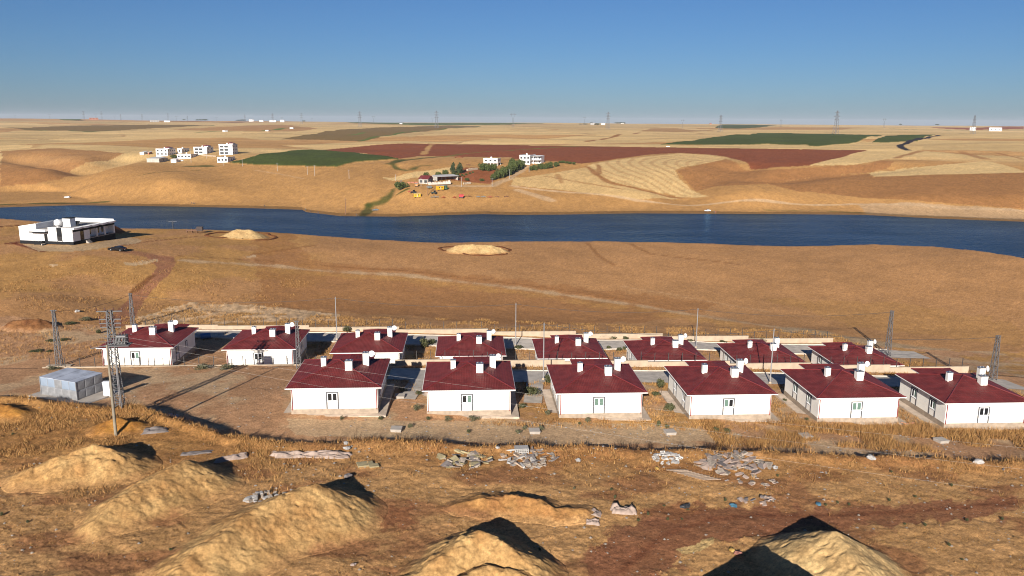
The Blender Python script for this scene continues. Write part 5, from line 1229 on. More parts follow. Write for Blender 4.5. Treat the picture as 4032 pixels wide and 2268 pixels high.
def tractor(label, p, m, rz):
    b = gp(p); r = empty('tractor', b, rz, label, 'tractor')
    box(-1.9, 0.1, -0.4, 0.4, 0.8, 1.6).build('bonnet', m, r); box(0.0, 1.4, -0.75, 0.75, 0.9, 1.4).build('body', m, r)
    cb_ = MB(); cb_.box(-0.05, 1.35, -0.7, 0.7, 1.42, 2.5); cb_.build('cab', M_CGL, r); box(-0.15, 1.45, -0.8, 0.8, 2.5, 2.65).build('cab_roof', m, r)
    for sy in (-1, 1):
        MB().lathe([(0, -0.22), (0.85, -0.22), (0.85, 0.22), (0, 0.22)], 16, (1.0, sy * 0.95, 0.85), 'y').build('wheel', M_TYRE, r); MB().lathe([(0, -0.15), (0.5, -0.15), (0.5, 0.15), (0, 0.15)], 14, (-1.5, sy * 0.75, 0.5), 'y').build('wheel', M_TYRE, r)
tractor('dark tractor in the farm yard below the green wagon', ff(682, 738), mat('dark_green_paint', (0.02, 0.035, 0.03), 0.5), 0.3)
tractor('small dark tractor among the farm implements on the left', ff(388, 730), mat('dark_brown_paint', (0.05, 0.025, 0.02), 0.5), -0.4)
mr_ = gp(ff(1073, 800)); rmx = empty('red_machine', mr_, 0.1, 'bright red seed machine in the middle of the implement row', 'farm machine')
mb = MB(); mb.prism([(-1.4, 1.0), (1.4, 1.0), (1.9, 2.9), (-1.9, 2.9)], 'y', -1.1, 1.1); mb.build('hopper', mat('machine_red', (0.42, 0.015, 0.02), 0.45), rmx)
box(-1.2, 1.2, -0.9, 0.9, 0.5, 0.99).build('chassis', M_DARK, rmx)
for sx in (-1.5, 1.5): MB().lathe([(0, -0.15), (0.55, -0.15), (0.55, 0.15), (0, 0.15)], 14, (sx, 0, 0.5), 'x').build('wheel', M_TYRE, rmx)

# low pens and walls of the farm
def low_wall(label, pl, pr, H, m=M_CREAM, T=0.3):
    a, b = gp(pl), gp(pr); d = b - a; o = MB(); L = math.hypot(d.x, d.y); n = max(2, int(L / 3))
    for i in range(n): o.box(L * i / n, L * (i + 0.86) / n, -T, T, -0.6, H * (0.8 + 0.35 * ((i * 37) % 5) / 5))
    o = o.build('stone_wall', m, None, a); o.rotation_euler = (0, 0, math.atan2(d.y, d.x)); tag(o, label, 'wall')
low_wall('broken pale wall left of the farm grove', ff(1157, 408), ff(1305, 388), 2.0, T=0.8); low_wall('row of pale blocks along the farm garden', ff(1106, 602), ff(1212, 590), 1.8, T=0.7); low_wall('dark pen wall left of the grey barn', ff(310, 585), ff(462, 590), 1.5, M_REDW)

# ------------------------------------------------------------------ far poles
def far_pole(label, pb, pt_, m=M_PVC, r0=0.16, arm=1.2, name='utility_pole'):
    b, h = base_h(pb, pt_); r = empty(name, b, 0.2, label, 'pole', 'utility poles across the lake')
    MB().tube([(0, 0, -0.5), (0, 0, h)], r0, 6, r0 * 0.6).build('shaft', m, r)
    if arm: box(-arm, arm, -0.07, 0.07, h - 0.5, h - 0.36).build('cross_arm', M_LAT, r)
M_PW = mat('pale_pole', (0.34, 0.32, 0.31), 0.8)
for pb, pt_, lb in [(ff(1513, 630), ff(1513, 507), 'pale pole at the foot of the farm lane'), (ff(1763, 518), ff(1765, 388), 'pale pole halfway up the farm lane'), (ff(2040, 428), ff(2042, 330), 'pale pole at the top of the farm lane'),
                    (ff(1078, 635), ff(1078, 500), 'pale pole on the farm yard track'), (ff(500, 630), ff(500, 505), 'pale pole in front of the grey barn'), (ff(138, 552), ff(138, 460), 'pale pole behind the lone round tree'),
                    (q(13, 937, 775), q(13, 934, 686), 'pale pole on the slope below the left green field'), (q(13, 518, 734), q(13, 514, 648), 'pale pole at the edge of the left green field'), (q(13, 216, 700), q(13, 214, 620), 'pale pole at the left end of the green field'),
                    (q(13, 592, 750), q(13, 590, 640), 'grey pole below the middle of the left green field'), (fm(1297, 558), fm(1288, 255), 'tall pale pole in front of the low porch house'), (fm(1637, 468), fm(1635, 340), 'short pale pole in the middle of the hamlet'),
                    (fm(2424, 640), fm(2420, 478), 'pale pole in the green field beside the hamlet'), (fm(2003, 620), fm(2000, 520), 'pale pole below the columned house of the hamlet')]:
    far_pole('%s' % lb, pb, pt_, M_PW)
far_pole('tall brown timber pole in front of the grey barn', ff(597, 760), ff(600, 540), M_WOODP, 0.24, 0)
far_pole('rust brown pole standing at the far shore', q(13, 903, 1136), q(13, 896, 975), M_WOODP, 0.26, 0.8)
far_pole('dark pole rising behind the near bank right of the villa', (682, 902), (677, 868), M_DARK, 0.2, 1.4)
lattice_pole('grey lattice pole beside the lone round tree at the farm', ff(217, 672), ff(213, 540), 1.6, 0.7, 1.6)

# ------------------------------------------------------------------ pylons on the skyline
def pylon_mesh(kind):
    mb = MB(); H = 40.0; w = 0.24
    if kind == 0:
        lattice(mb, H, 7.0, 1.2, 8, 0.24)
        for c in ((-4, -4), (4, -4), (4, 4), (-4, 4)): mb.bar((c[0], c[1], -3), (c[0] * 0.16, c[1] * 0.16, H), w)
        arms = []
        for z, L in ((24, 5.5), (30, 6.5), (36, 5.0)):
            a = MB(); a.bar((-L, 0, z), (L, 0, z), 0.42); a.bar((-L, 0, z), (0, 0, z + 2), 0.3); a.bar((L, 0, z), (0, 0, z + 2), 0.3); arms.append(a)
    else:
        lattice(mb, 22, 6.0, 1.8, 5, 0.24)
        for sx in (-1, 1): mb.bar((sx * 1.0, 0, 22), (sx * 5.5, 0, 31), w); mb.bar((sx * 5.5, 0, 31), (sx * 4.0, 0, 36), w); mb.bar((sx * 5.5, 0, 31), (0, 0, 33.5), w)
        a = MB(); a.bar((-9, 0, 31), (9, 0, 31), 0.4); a.bar((-9, 0, 31), (-4, 0, 33), 0.3); a.bar((9, 0, 31), (4, 0, 33), 0.3); arms = [a]
    mp = mat('pylon_steel', (0.11, 0.115, 0.125), 0.8)
    return mb.mesh('lattice_mast', mp), [a.mesh('cross_arm', mp) for a in arms]
PM = [pylon_mesh(0), pylon_mesh(1)]
PY = [(12, 843, 160, 92, 0), (12, 965, 160, 118, 1), (12, 1023, 160, 97, 0), (12, 1215, 168, 126, 0), (12, 1431, 170, 124, 0), (12, 1692, 180, 116, 0), (12, 1776, 180, 143, 1), (12, 1887, 182, 142, 0), (12, 2180, 184, 152, 1), (12, 2465, 184, 130, 0),
      (13, 168, 190, 118, 0), (13, 261, 188, 155, 1), (13, 459, 198, 114, 0), (13, 563, 198, 163, 1), (13, 1045, 205, 98, 0), (13, 1182, 205, 143, 1), (13, 1775, 208, 158, 1), (13, 1817, 208, 92, 0), (14, 10, 212, 112, 1), (14, 730, 218, 150, 1), (14, 966, 222, 103, 0),
      (14, 1714, 268, 178, 1), (14, 2095, 285, 133, 0), (15, 128, 262, 177, 1), (15, 686, 258, 90, 0), (15, 1166, 250, 165, 1), (15, 2066, 290, 138, 0), (12, 152, 160, 130, 1), (12, 500, 160, 125, 1), (12, 1155, 168, 140, 1)]
for i, (k, x, y, yt, kind) in enumerate(PY):
    p = q(k, x, y); hpx = (y - yt) * S_
    H = 40.0 if kind == 0 else 36.0; Yd = H * FPX / hpx
    Yd = min(Yd, 5200.0); d = ray(*p); X_ = d[0] / d[1] * Yd; b = gw(X_, Yd); sc_ = hpx * Yd / FPX / H
    top_target = at_y(*q(k, x, yt), Yd)[2] + CAMZ; sc_ = max(0.4, (top_target - b.z) / H)
    side = 'left' if p[0] < 1344 else ('centre' if p[0] < 2688 else 'right')
    near_ = {0: 'lattice pylon with three cross arms', 1: 'squat portal pylon with one wide cross arm'}[kind]
    r = empty('pylon', b, 0.3 + 0.1 * (i % 4), '%s on the skyline, %s third of the view' % (near_, side), 'pylon', 'skyline pylons, %s, %s' % ('three-armed' if kind == 0 else 'portal', side))
    r.scale = (sc_,) * 3
    link_mesh('lattice_mast', PM[kind][0], r)
    for a in PM[kind][1]: link_mesh('cross_arm', a, r)

# ------------------------------------------------------------------ tiny buildings near the skyline
def far_block(label, pl, pr, ytop, m=M_FW, roof=None, D_=10, name='far_building', wins=3):
    a, b = gp(pl), gp(pr); d = b - a; L = max(4.0, math.hypot(d.x, d.y)); H = max(2.5, (pl[1] - ytop) * mpp(a))
    r = empty(name, a, math.atan2(d.y, d.x) if abs(d.y) < abs(d.x) else 0.05, label, 'building', 'low buildings on the horizon')
    L = abs(pr[0] - pl[0]) * mpp(a); box(0, L, 0, D_, -2, H).build('wall', m, r); box(-0.4, L + 0.4, -0.4, D_ + 0.4, H, H + 0.4).build('roof', roof or M_FG, r)
    for i in range(wins): box(L * (i + 0.35) / wins, L * (i + 0.65) / wins, -0.08, 0.05, H * 0.35, H * 0.7).build('window', M_HOLE, r)
for (k, x0, x1, y, yt, m, rf, lb) in [(12, 900, 970, 184, 166, M_REDW, M_FG, 'brick-coloured farm building on the horizon at the left'), (12, 1515, 1590, 206, 190, M_FG, M_SHEET, 'long grey farm shed near the horizon left of the hamlet'), (12, 1650, 1700, 206, 194, M_FW, M_FG, 'small white farm building near the horizon left of the hamlet'),
        (12, 2505, 2560, 200, 183, M_FW, M_FG, 'white building on the horizon above the hamlet'), (13, 35, 75, 203, 190, M_FW, M_FG, 'first of three white buildings on the horizon left of centre'), (13, 137, 192, 206, 190, M_FW, M_FG, 'second of three white buildings on the horizon left of centre'), (13, 243, 282, 206, 186, M_FW, M_FG, 'third of three white buildings on the horizon left of centre'),
        (13, 1455, 1475, 226, 217, M_FW, M_FG, 'lone white building beyond the dark green strip'), (14, 790, 830, 232, 216, M_FG, M_RROOF, 'grey village building among trees on the skyline'), (14, 900, 935, 233, 220, M_FW, M_FG, 'white village building at the right of the skyline trees'),
        (14, 1095, 1125, 222, 212, M_FW, M_FG, 'white building among trees on the skyline right of centre'), (14, 1990, 2008, 230, 218, M_REDW, M_RROOF, 'small red building on the skyline'), (15, 2050, 2095, 292, 264, M_FW, M_FG, 'white building at the foot of the right-hand pylon'), (15, 2225, 2318, 297, 268, M_FW, M_FG, 'long white building near the horizon at the right'),
        (13, 95, 125, 298, 288, M_FW, M_FG, 'small pale ruin in the scrub patch near the hamlet'), (13, 340, 372, 274, 262, M_FW, M_FG, 'pale hut in the right-hand scrub patch'), (12, 2240, 2265, 305, 290, M_FW, M_FG, 'pale hut in the left-hand scrub patch')]:
    far_block(lb, q(k, x0, y), q(k, x1, y), q(k, x0, yt)[1], m, rf)

# ------------------------------------------------------------------ trees and shrubs
def leaf_material(name, c1, c2):
    m = bpy.data.materials.new(name); m.use_nodes = True; nt = m.node_tree; b = nt.nodes['Principled BSDF']; b.inputs['Roughness'].default_value = 0.7; b.inputs['Specular IOR Level'].default_value = 0.2
    geo = nt.nodes.new('ShaderNodeNewGeometry'); mx = nt.nodes.new('ShaderNodeMix'); mx.data_type = 'RGBA'; mx.inputs[6].default_value = (*c1, 1); mx.inputs[7].default_value = (*c2, 1)
    nt.links.new(geo.outputs['Random Per Island'], mx.inputs[0]); nt.links.new(mx.outputs[2], b.inputs['Base Color']); return m
L_DEC = leaf_material('leaves', (0.030, 0.045, 0.012), (0.085, 0.10, 0.028)); L_PINE = leaf_material('needles', (0.018, 0.032, 0.014), (0.05, 0.065, 0.026)); L_SHR = leaf_material('shrub_leaves', (0.030, 0.036, 0.014), (0.085, 0.082, 0.036)); L_OLV = leaf_material('grey_green_leaves', (0.05, 0.055, 0.03), (0.14, 0.125, 0.07))
M_BARK = mat('bark', (0.10, 0.07, 0.045), 0.95, noise=0.3, nscale=3)
def crown_mesh(name, seed, kind, n, leaf, m):
    rnd = np.random.RandomState(seed); V = []; 
    lobes = []
    if kind == 'round':
        for i in range(11):
            a = rnd.rand() * 2 * pi; r_ = 0.55 * math.sqrt(rnd.rand()); lobes.append((r_ * cos(a), r_ * sin(a), 0.30 + 0.55 * rnd.rand(), 0.26 + 0.16 * rnd.rand()))
    elif kind == 'pine':
        for i in range(14):
            z = 0.22 + 0.74 * i / 13; w = 0.42 * (1 - z) + 0.06; a = rnd.rand() * 6.3; lobes.append((w * 0.5 * cos(a), w * 0.5 * sin(a), z, w * 0.75 + 0.03))
    else:
        for i in range(7):
            a = rnd.rand() * 6.3; r_ = 0.5 * math.sqrt(rnd.rand()); lobes.append((r_ * cos(a), r_ * sin(a), 0.25 + 0.45 * rnd.rand(), 0.25 + 0.2 * rnd.rand()))
    lobes = np.array(lobes)
    li = rnd.choice(len(lobes), n, p=lobes[:, 3] ** 2 / (lobes[:, 3] ** 2).sum())
    d = rnd.normal(size=(n, 3)); d /= np.linalg.norm(d, axis=1)[:, None]
    c = lobes[li, :3] + d * (lobes[li, 3] * (0.55 + 0.55 * rnd.rand(n) ** 0.6))[:, None] * np.array([1, 1, 0.85])
    c[:, 2] = np.maximum(c[:, 2], 0.03)
    a1 = rnd.normal(size=(n, 3)); a1 /= np.linalg.norm(a1, axis=1)[:, None]; a2 = np.cross(a1, d + 0.3 * rnd.normal(size=(n, 3))); a2 /= np.linalg.norm(a2, axis=1)[:, None] + 1e-9
    s = leaf * (0.6 + 0.8 * rnd.rand(n))[:, None]
    P = np.stack([c - a1 * s, c + a2 * s * 0.6, c + a1 * s, c - a2 * s * 0.6], 1).reshape(-1, 3)
    return np_mesh(name, P, np.arange(4 * n).reshape(-1, 4), False, [m])
CR_R = [crown_mesh('crown', 11 + i, 'round', 1500, 0.075, L_DEC) for i in range(3)]
CR_P = [crown_mesh('crown', 31 + i, 'pine', 1300, 0.05, L_PINE) for i in range(2)]
CR_S = [crown_mesh('foliage', 51 + i, 'shrub', 700, 0.075, L_SHR) for i in range(3)] + [crown_mesh('foliage', 61 + i, 'shrub', 600, 0.07, L_OLV) for i in range(2)]
def trunk_mesh(pine):
    mb = MB(); mb.tube([(0, 0, -0.08), (0.01, 0, 0.25), (0, 0.01, 0.9 if pine else 0.5)], 0.035, 7, 0.012)
    rnd = random.Random(4)
    for i in range(6):
        z = 0.25 + 0.08 * i; a = rnd.random() * 6.3; mb.tube([(0, 0, z), (0.16 * cos(a), 0.16 * sin(a), z + 0.12), (0.3 * cos(a), 0.3 * sin(a), z + 0.2)], 0.016, 5, 0.005)
    return mb.mesh('trunk', M_BARK)
TRK = [trunk_mesh(False), trunk_mesh(True)]
_tc = [0]
def tree(label, pb, hpx, wpx, kind='round', group=None, name=None, P=None):
    b = P if P is not None else gp(pb); s = mpp(b); H, Wd = hpx * s, wpx * s; _tc[0] += 1; i = _tc[0]
    r = empty(name or ('pine_tree' if kind == 'pine' else 'tree'), b, i * 1.7, label, 'tree', group)
    r.scale = (Wd / (0.9 if kind == 'pine' else 1.55), Wd / (0.9 if kind == 'pine' else 1.55), H / 1.12)
    link_mesh('trunk', TRK[1 if kind == 'pine' else 0], r); link_mesh('crown', (CR_P if kind == 'pine' else CR_R)[i % (2 if kind == 'pine' else 3)], r)
    return r
k_ = 0.2761
tree('lone round green tree beside the lattice pole at the farm', ff(225, 668), 118 * k_, 190 * k_)
tree('tall dark pine left of the farm grove, the left of two', ff(960, 440), 170 * k_, 95 * k_, 'pine'); tree('tall dark pine left of the farm grove, the right of two', ff(1055, 442), 165 * k_, 125 * k_, 'pine')
tree('low dark tree in front of the two pines', ff(990, 500), 75 * k_, 120 * k_); tree('small sparse tree behind the grey barn', ff(575, 505), 78 * k_, 90 * k_); tree('left of two low trees behind the open shed', ff(760, 488), 75 * k_, 110 * k_); tree('right of two low trees behind the open shed', ff(845, 482), 95 * k_, 100 * k_)
for x, y, h, w, lb in [(1365, 405, 110, 120, 'left tree of the clump below the raised farmhouse'), (1440, 410, 120, 130, 'middle tree of the clump below the raised farmhouse'), (1520, 402, 105, 110, 'right tree of the clump below the raised farmhouse')]: tree(lb, ff(x, y), h * k_, w * k_, group='trees of the farm grove')
for j, (x, y, h, w) in enumerate([(1525, 540, 90, 95), (1570, 528, 130, 110), (1625, 510, 150, 120), (1680, 490, 150, 120), (1735, 470, 160, 120), (1790, 445, 165, 120), (1845, 420, 170, 120), (1895, 395, 160, 110), (1935, 360, 130, 100), (1800, 380, 150, 110)]):
    tree('dark green tree in the dense row along the farm lane', ff(x, y), h * k_, w * k_, group='dense row of trees along the farm lane')
for j, (x, y, h, w) in enumerate([(2075, 405, 75, 75), (2120, 402, 85, 85), (2190, 390, 90, 85), (2235, 385, 95, 85), (2290, 380, 95, 85), (2340, 372, 95, 80)]):
    tree('small orchard tree in front of the large farmhouse', ff(x, y), h * k_, w * k_, group='orchard trees in front of the large farmhouse')
tree('separate round tree right of the large farmhouse', ff(2425, 350), 78 * k_, 95 * k_)
for x, y in [(2490, 298), (2530, 300), (2576, 305), (2625, 312), (2680, 320)]: tree('low bushy tree at the end of the orchard row', ff(x, y), 40 * k_, 60 * k_, group='low trees right of the orchard')
tree('low round bush in the red farm garden, the left one', ff(1152, 548), 45 * k_, 75 * k_, name='bush'); tree('low round bush in the red farm garden, the right one', ff(1370, 556), 45 * k_, 65 * k_, name='bush')
for x, y in [(1085, 480), (1110, 490), (1145, 470), (1195, 455), (1240, 440)]: tree('tiny sapling in the red farm garden', ff(x, y), 30 * k_, 32 * k_, group='saplings in the farm garden')
for x, y, h, w, lb in [(900, 455, 70, 120, 'low tree behind the long house of the hamlet, left one'), (960, 470, 60, 110, 'low tree behind the long house of the hamlet, right one')]: tree(lb, fm(x, y), h * 0.1794, w * 0.1794)
for j, (k, x, y, h, w) in enumerate([(12, 1850, 186, 8, 30), (12, 2000, 190, 12, 50), (12, 2060, 190, 12, 60), (12, 2400, 192, 10, 60), (12, 2450, 192, 12, 60), (14, 800, 232, 22, 40), (14, 850, 233, 16, 60), (14, 740, 230, 10, 60), (14, 690, 230, 8, 40), (14, 1060, 220, 12, 60), (14, 1110, 221, 14, 60), (15, 1333, 234, 10, 26), (15, 1705, 236, 9, 40), (12, 780, 190, 8, 80), (13, 480, 200, 10, 40)]):
    tree('distant dark tree on the skyline', q(k, x, y), h * S_, w * S_, group='distant trees on the skyline')
def shrub(label, pb, hm, wm, kind, group, name='shrub'):
    b = gp(pb); _tc[0] += 1; r = empty(name, b, _tc[0] * 2.1, label, 'shrub', group); r.scale = (wm / 1.6, wm / 1.6, hm / 1.05)
    link_mesh('foliage', CR_S[(_tc[0] % 3) if kind == 0 else 3 + _tc[0] % 2], r)
    st = r
    return r
SG = [('green shrub on waste ground between the houses', 'green shrubs among the houses', 0), ('dusty grey-green bush on waste ground by the houses', 'dusty bushes among the houses', 1)]
for k, x, y, h, w, g in [(2, 520, 495, 0.5, 2.0, 0), (2, 635, 490, 0.5, 2.2, 0), (2, 995, 415, 0.9, 1.3, 0), (2, 400, 595, 0.4, 2.6, 0), (2, 320, 605, 0.35, 1.5, 0), (2, 500, 600, 0.35, 1.5, 0), (2, 840, 290, 0.9, 3.0, 1), (2, 700, 325, 0.5, 3.0, 0), (2, 545, 775, 0.6, 2.2, 1), (2, 2040, 770, 0.9, 3.0, 1), (2, 2300, 780, 0.8, 3.0, 1),
        (3, 920, 395, 1.3, 2.6, 0), (3, 1700, 560, 2.4, 2.2, 0), (3, 1770, 525, 1.2, 2.2, 0), (3, 1480, 1000, 0.7, 1.6, 1), (3, 1645, 1030, 0.7, 1.3, 0), (3, 1630, 1195, 0.9, 1.4, 1), (3, 1255, 1282, 0.5, 0.9, 0), (3, 1740, 1285, 0.6, 0.8, 0), (3, 1925, 1295, 0.7, 1.4, 1), (3, 2190, 1290, 0.8, 1.8, 1), (3, 1550, 1360, 0.6, 0.9, 1), (3, 870, 1290, 0.6, 0.8, 1), (3, 2140, 1415, 0.5, 0.7, 0),
        (4, 205, 1030, 1.5, 3.2, 0), (4, 70, 575, 0.9, 2.2, 0), (4, 365, 915, 1.6, 1.6, 0), (4, 975, 575, 0.9, 1.2, 0), (4, 1085, 595, 0.9, 1.4, 0), (4, 1130, 580, 0.8, 1.0, 0), (4, 900, 455, 0.9, 2.4, 0), (4, 1030, 470, 0.7, 2.0, 0), (4, 1145, 475, 0.7, 1.6, 0), (4, 1450, 1040, 0.8, 1.6, 0), (4, 1595, 1195, 1.2, 1.9, 0), (4, 765, 1310, 0.8, 1.1, 1), (4, 350, 1240, 0.8, 1.0, 1), (4, 110, 1165, 0.7, 1.3, 0),
        (4, 2055, 1410, 0.8, 0.9, 0), (4, 2160, 1415, 0.8, 1.2, 0), (4, 1480, 1350, 0.9, 0.7, 0), (4, 1560, 1370, 0.6, 0.7, 0), (4, 680, 1330, 0.4, 0.5, 0), (4, 290, 1390, 0.7, 0.9, 1), (4, 60, 1420, 0.6, 1.0, 1), (4, 125, 1380, 0.6, 0.8, 1), (4, 2530, 510, 1.0, 2.2, 1), (5, 170, 1105, 0.6, 0.8, 0), (5, 390, 1290, 0.5, 0.6, 0), (4, 1800, 500, 0.5, 2.0, 0), (4, 2130, 510, 0.5, 2.2, 0)]:
    lb, gr, kk = SG[g]; shrub(lb, q(k, x, y), h, w, kk, gr)
# slender young tree beside the fourth front house
yt_ = gp(q(4, 1500, 1035)); yr = empty('young_tree', yt_, 0, 'slender young tree left of the fourth front house', 'tree'); MB().tube([(0, 0, -0.2), (0.05, 0, 1.2), (0.0, 0.05, 1.7)], 0.05, 6, 0.02).build('trunk', M_BARK, yr); c_ = link_mesh('crown', CR_S[0], yr, (0, 0, 1.2)); c_.scale = (1.0, 1.0, 1.5)
for k, x, y in [(8, 1000, 590), (8, 1040, 670), (8, 1370, 840), (8, 1270, 900), (8, 1570, 890), (8, 1710, 885), (8, 1770, 790), (8, 2150, 700), (8, 625, 580), (9, 1240, 410), (9, 1850, 550), (9, 1220, 700), (9, 1480, 660), (9, 820, 740), (9, 700, 720), (9, 580, 745), (9, 1380, 935), (9, 1580, 950), (9, 2000, 900), (9, 2360, 890), (9, 1820, 1150), (9, 1950, 1290), (9, 100, 450), (6, 280, 915), (6, 1720, 1195), (6, 20, 845), (8, 280, 1195), (8, 1530, 750), (6, 130, 30)]:
    shrub('small green weed tuft on the foreground soil', q(k, x, y), 0.22 + 0.10 * (x % 3), 0.35 + 0.10 * (x % 5), 1 if x % 2 else 0, 'weed tufts on the foreground soil', 'weed_tuft')

# ------------------------------------------------------------------ people on the far shore (tiny)
M_SK = mat('skin', (0.35, 0.2, 0.13), 0.6)
def person(label, p, rz, shirt, sit=False):
    b = gp(p); r = empty('person', b, rz, label, 'person'); k = 0.0
    me = bpy.data.meshes.new('body')
    if sit: J = [((0, 0, 0.42), 0.15), ((0, 0, 0.75), 0.14), ((0, 0, 0.98), 0.16), ((0, 0, 1.1), 0.06), ((0, 0, 1.25), 0.10), ((0.2, 0, 0.95), 0.06), ((0.26, -0.15, 0.72), 0.045), ((0.1, -0.38, 0.66), 0.035), ((-0.2, 0, 0.95), 0.06), ((-0.26, -0.15, 0.72), 0.045), ((-0.1, -0.38, 0.66), 0.035), ((0.1, -0.42, 0.46), 0.08), ((0.1, -0.48, 0.06), 0.05), ((0.1, -0.62, 0.03), 0.04), ((-0.1, -0.42, 0.46), 0.08), ((-0.1, -0.48, 0.06), 0.05), ((-0.1, -0.62, 0.03), 0.04)]
    else: J = [((0, 0, 0.92), 0.14), ((0, 0, 1.18), 0.13), ((0, 0, 1.42), 0.15), ((0, 0, 1.52), 0.06), ((0, 0, 1.66), 0.10), ((0.2, 0, 1.4), 0.06), ((0.26, 0.02, 1.14), 0.045), ((0.25, -0.12, 0.9), 0.035), ((-0.2, 0, 1.4), 0.06), ((-0.27, 0.02, 1.14), 0.045), ((-0.2, -0.2, 1.0), 0.035), ((0.11, -0.03, 0.5), 0.075), ((0.12, 0.02, 0.07), 0.05), ((0.13, -0.14, 0.03), 0.04), ((-0.11, 0.02, 0.5), 0.075), ((-0.13, 0.05, 0.07), 0.05), ((-0.14, -0.1, 0.03), 0.04)]
    E_ = [(0, 1), (1, 2), (2, 3), (3, 4), (2, 5), (5, 6), (6, 7), (2, 8), (8, 9), (9, 10), (0, 11), (11, 12), (12, 13), (0, 14), (14, 15), (15, 16)]
    me.from_pydata([j[0] for j in J], E_, []); me.materials.append(mat('cloth_' + '_'.join('%02d' % int(c * 100) for c in shirt), shirt, 0.85))
    o = link_mesh('body', me, r); md = o.modifiers.new('skin', 'SKIN')
    for i, (c, rr) in enumerate(J): me.skin_vertices[0].data[i].radius = (rr, rr)
    me.skin_vertices[0].data[0].use_root = True
    o.modifiers.new('subdivide', 'SUBSURF').levels = 1; o.modifiers[-1].render_levels = 1
    z = J[4][0][2]; MB().lathe([(0.0, z + 0.14), (0.08, z + 0.12), (0.112, z + 0.05), (0.105, z - 0.0)], 10).build('hair', mat('hair', (0.02, 0.015, 0.012), 0.7), r)
    fc = MB(); fc.box(-0.06, 0.06, -0.112, -0.07, z - 0.08, z + 0.04); fc.build('face', M_SK, r)
for k, x, y, rz, c, sit, lb in [(14, 2034, 1122, 0.4, (0.12, 0.10, 0.10), False, 'person in dark clothes standing by the white car on the right shore'), (14, 2050, 1124, -0.5, (0.35, 0.12, 0.08), False, 'person in a reddish top standing by the water near the white car'),
        (13, 85, 1060, 0.2, (0.04, 0.04, 0.05), False, 'person in dark clothes on the far shore below the left poles'), (13, 500, 1098, 0.0, (0.05, 0.06, 0.08), False, 'person standing at the shore bend, left of three'), (13, 545, 1112, 0.3, (0.06, 0.05, 0.05), False, 'person standing at the shore bend, middle of three'), (13, 626, 1130, -0.3, (0.03, 0.04, 0.07), False, 'person in dark blue at the shore bend, right of three'),
        (13, 1012, 1156, 0.2, (0.06, 0.05, 0.05), False, 'person standing left of the reed ditch on the far shore'), (13, 1030, 1160, -0.4, (0.05, 0.05, 0.05), True, 'person sitting left of the reed ditch on the far shore'),
        (12, 1926, 1030, 0.1, (0.05, 0.04, 0.04), False, 'person standing on the far shore above the bench, left of three'), (12, 1946, 1030, 0.5, (0.05, 0.05, 0.06), True, 'person sitting on the far shore above the bench, middle of three'), (12, 1962, 1031, -0.2, (0.06, 0.05, 0.05), True, 'person sitting on the far shore above the bench, right of three')]:
    person(lb, q(k, x, y), rz, c, sit)
# wooden bench trailer by the near bank
wb_ = gp(q(1, 1972, 552)); wt = empty('cart', wb_, 0.15, 'dark wooden cart with a box standing on the bank right of the villa', 'cart')
box(-3.2, 0.4, -0.6, 0.6, 0.75, 0.9).build('deck', M_WOODP, wt); box(0.4, 2.4, -0.8, 0.8, 0.7, 2.1).build('box', mat('dark_timber', (0.05, 0.035, 0.03), 0.9), wt)
for x in (-3.0, -1.2, 0.3): box(x - 0.08, x + 0.08, -0.5, 0.5, -0.1, 0.75).build('leg', M_WOODP, wt)
for x in (-3.1, -1.6, -0.1): box(x - 0.06, x + 0.06, 0.5, 0.6, 0.9, 1.4).build('stake', M_WOODP, wt)
# blue barrel in the shade of the left rear house
bb_ = gp(q(2, 2070, 470)); bt = empty('blue_barrel', bb_, 0.4, 'blue plastic barrel lying in the shade right of the left rear house', 'barrel'); m_ = mat('blue_plastic', (0.03, 0.12, 0.28), 0.4)
MB().lathe([(0, -0.9), (0.5, -0.9), (0.56, -0.6), (0.54, 0.0), (0.56, 0.6), (0.5, 0.9), (0, 0.9)], 16, (0, 0, 0.55), 'x').build('drum', m_, bt); box(-0.5, 0.5, -0.45, 0.45, -0.1, 0.15).build('cradle', M_DARK, bt)

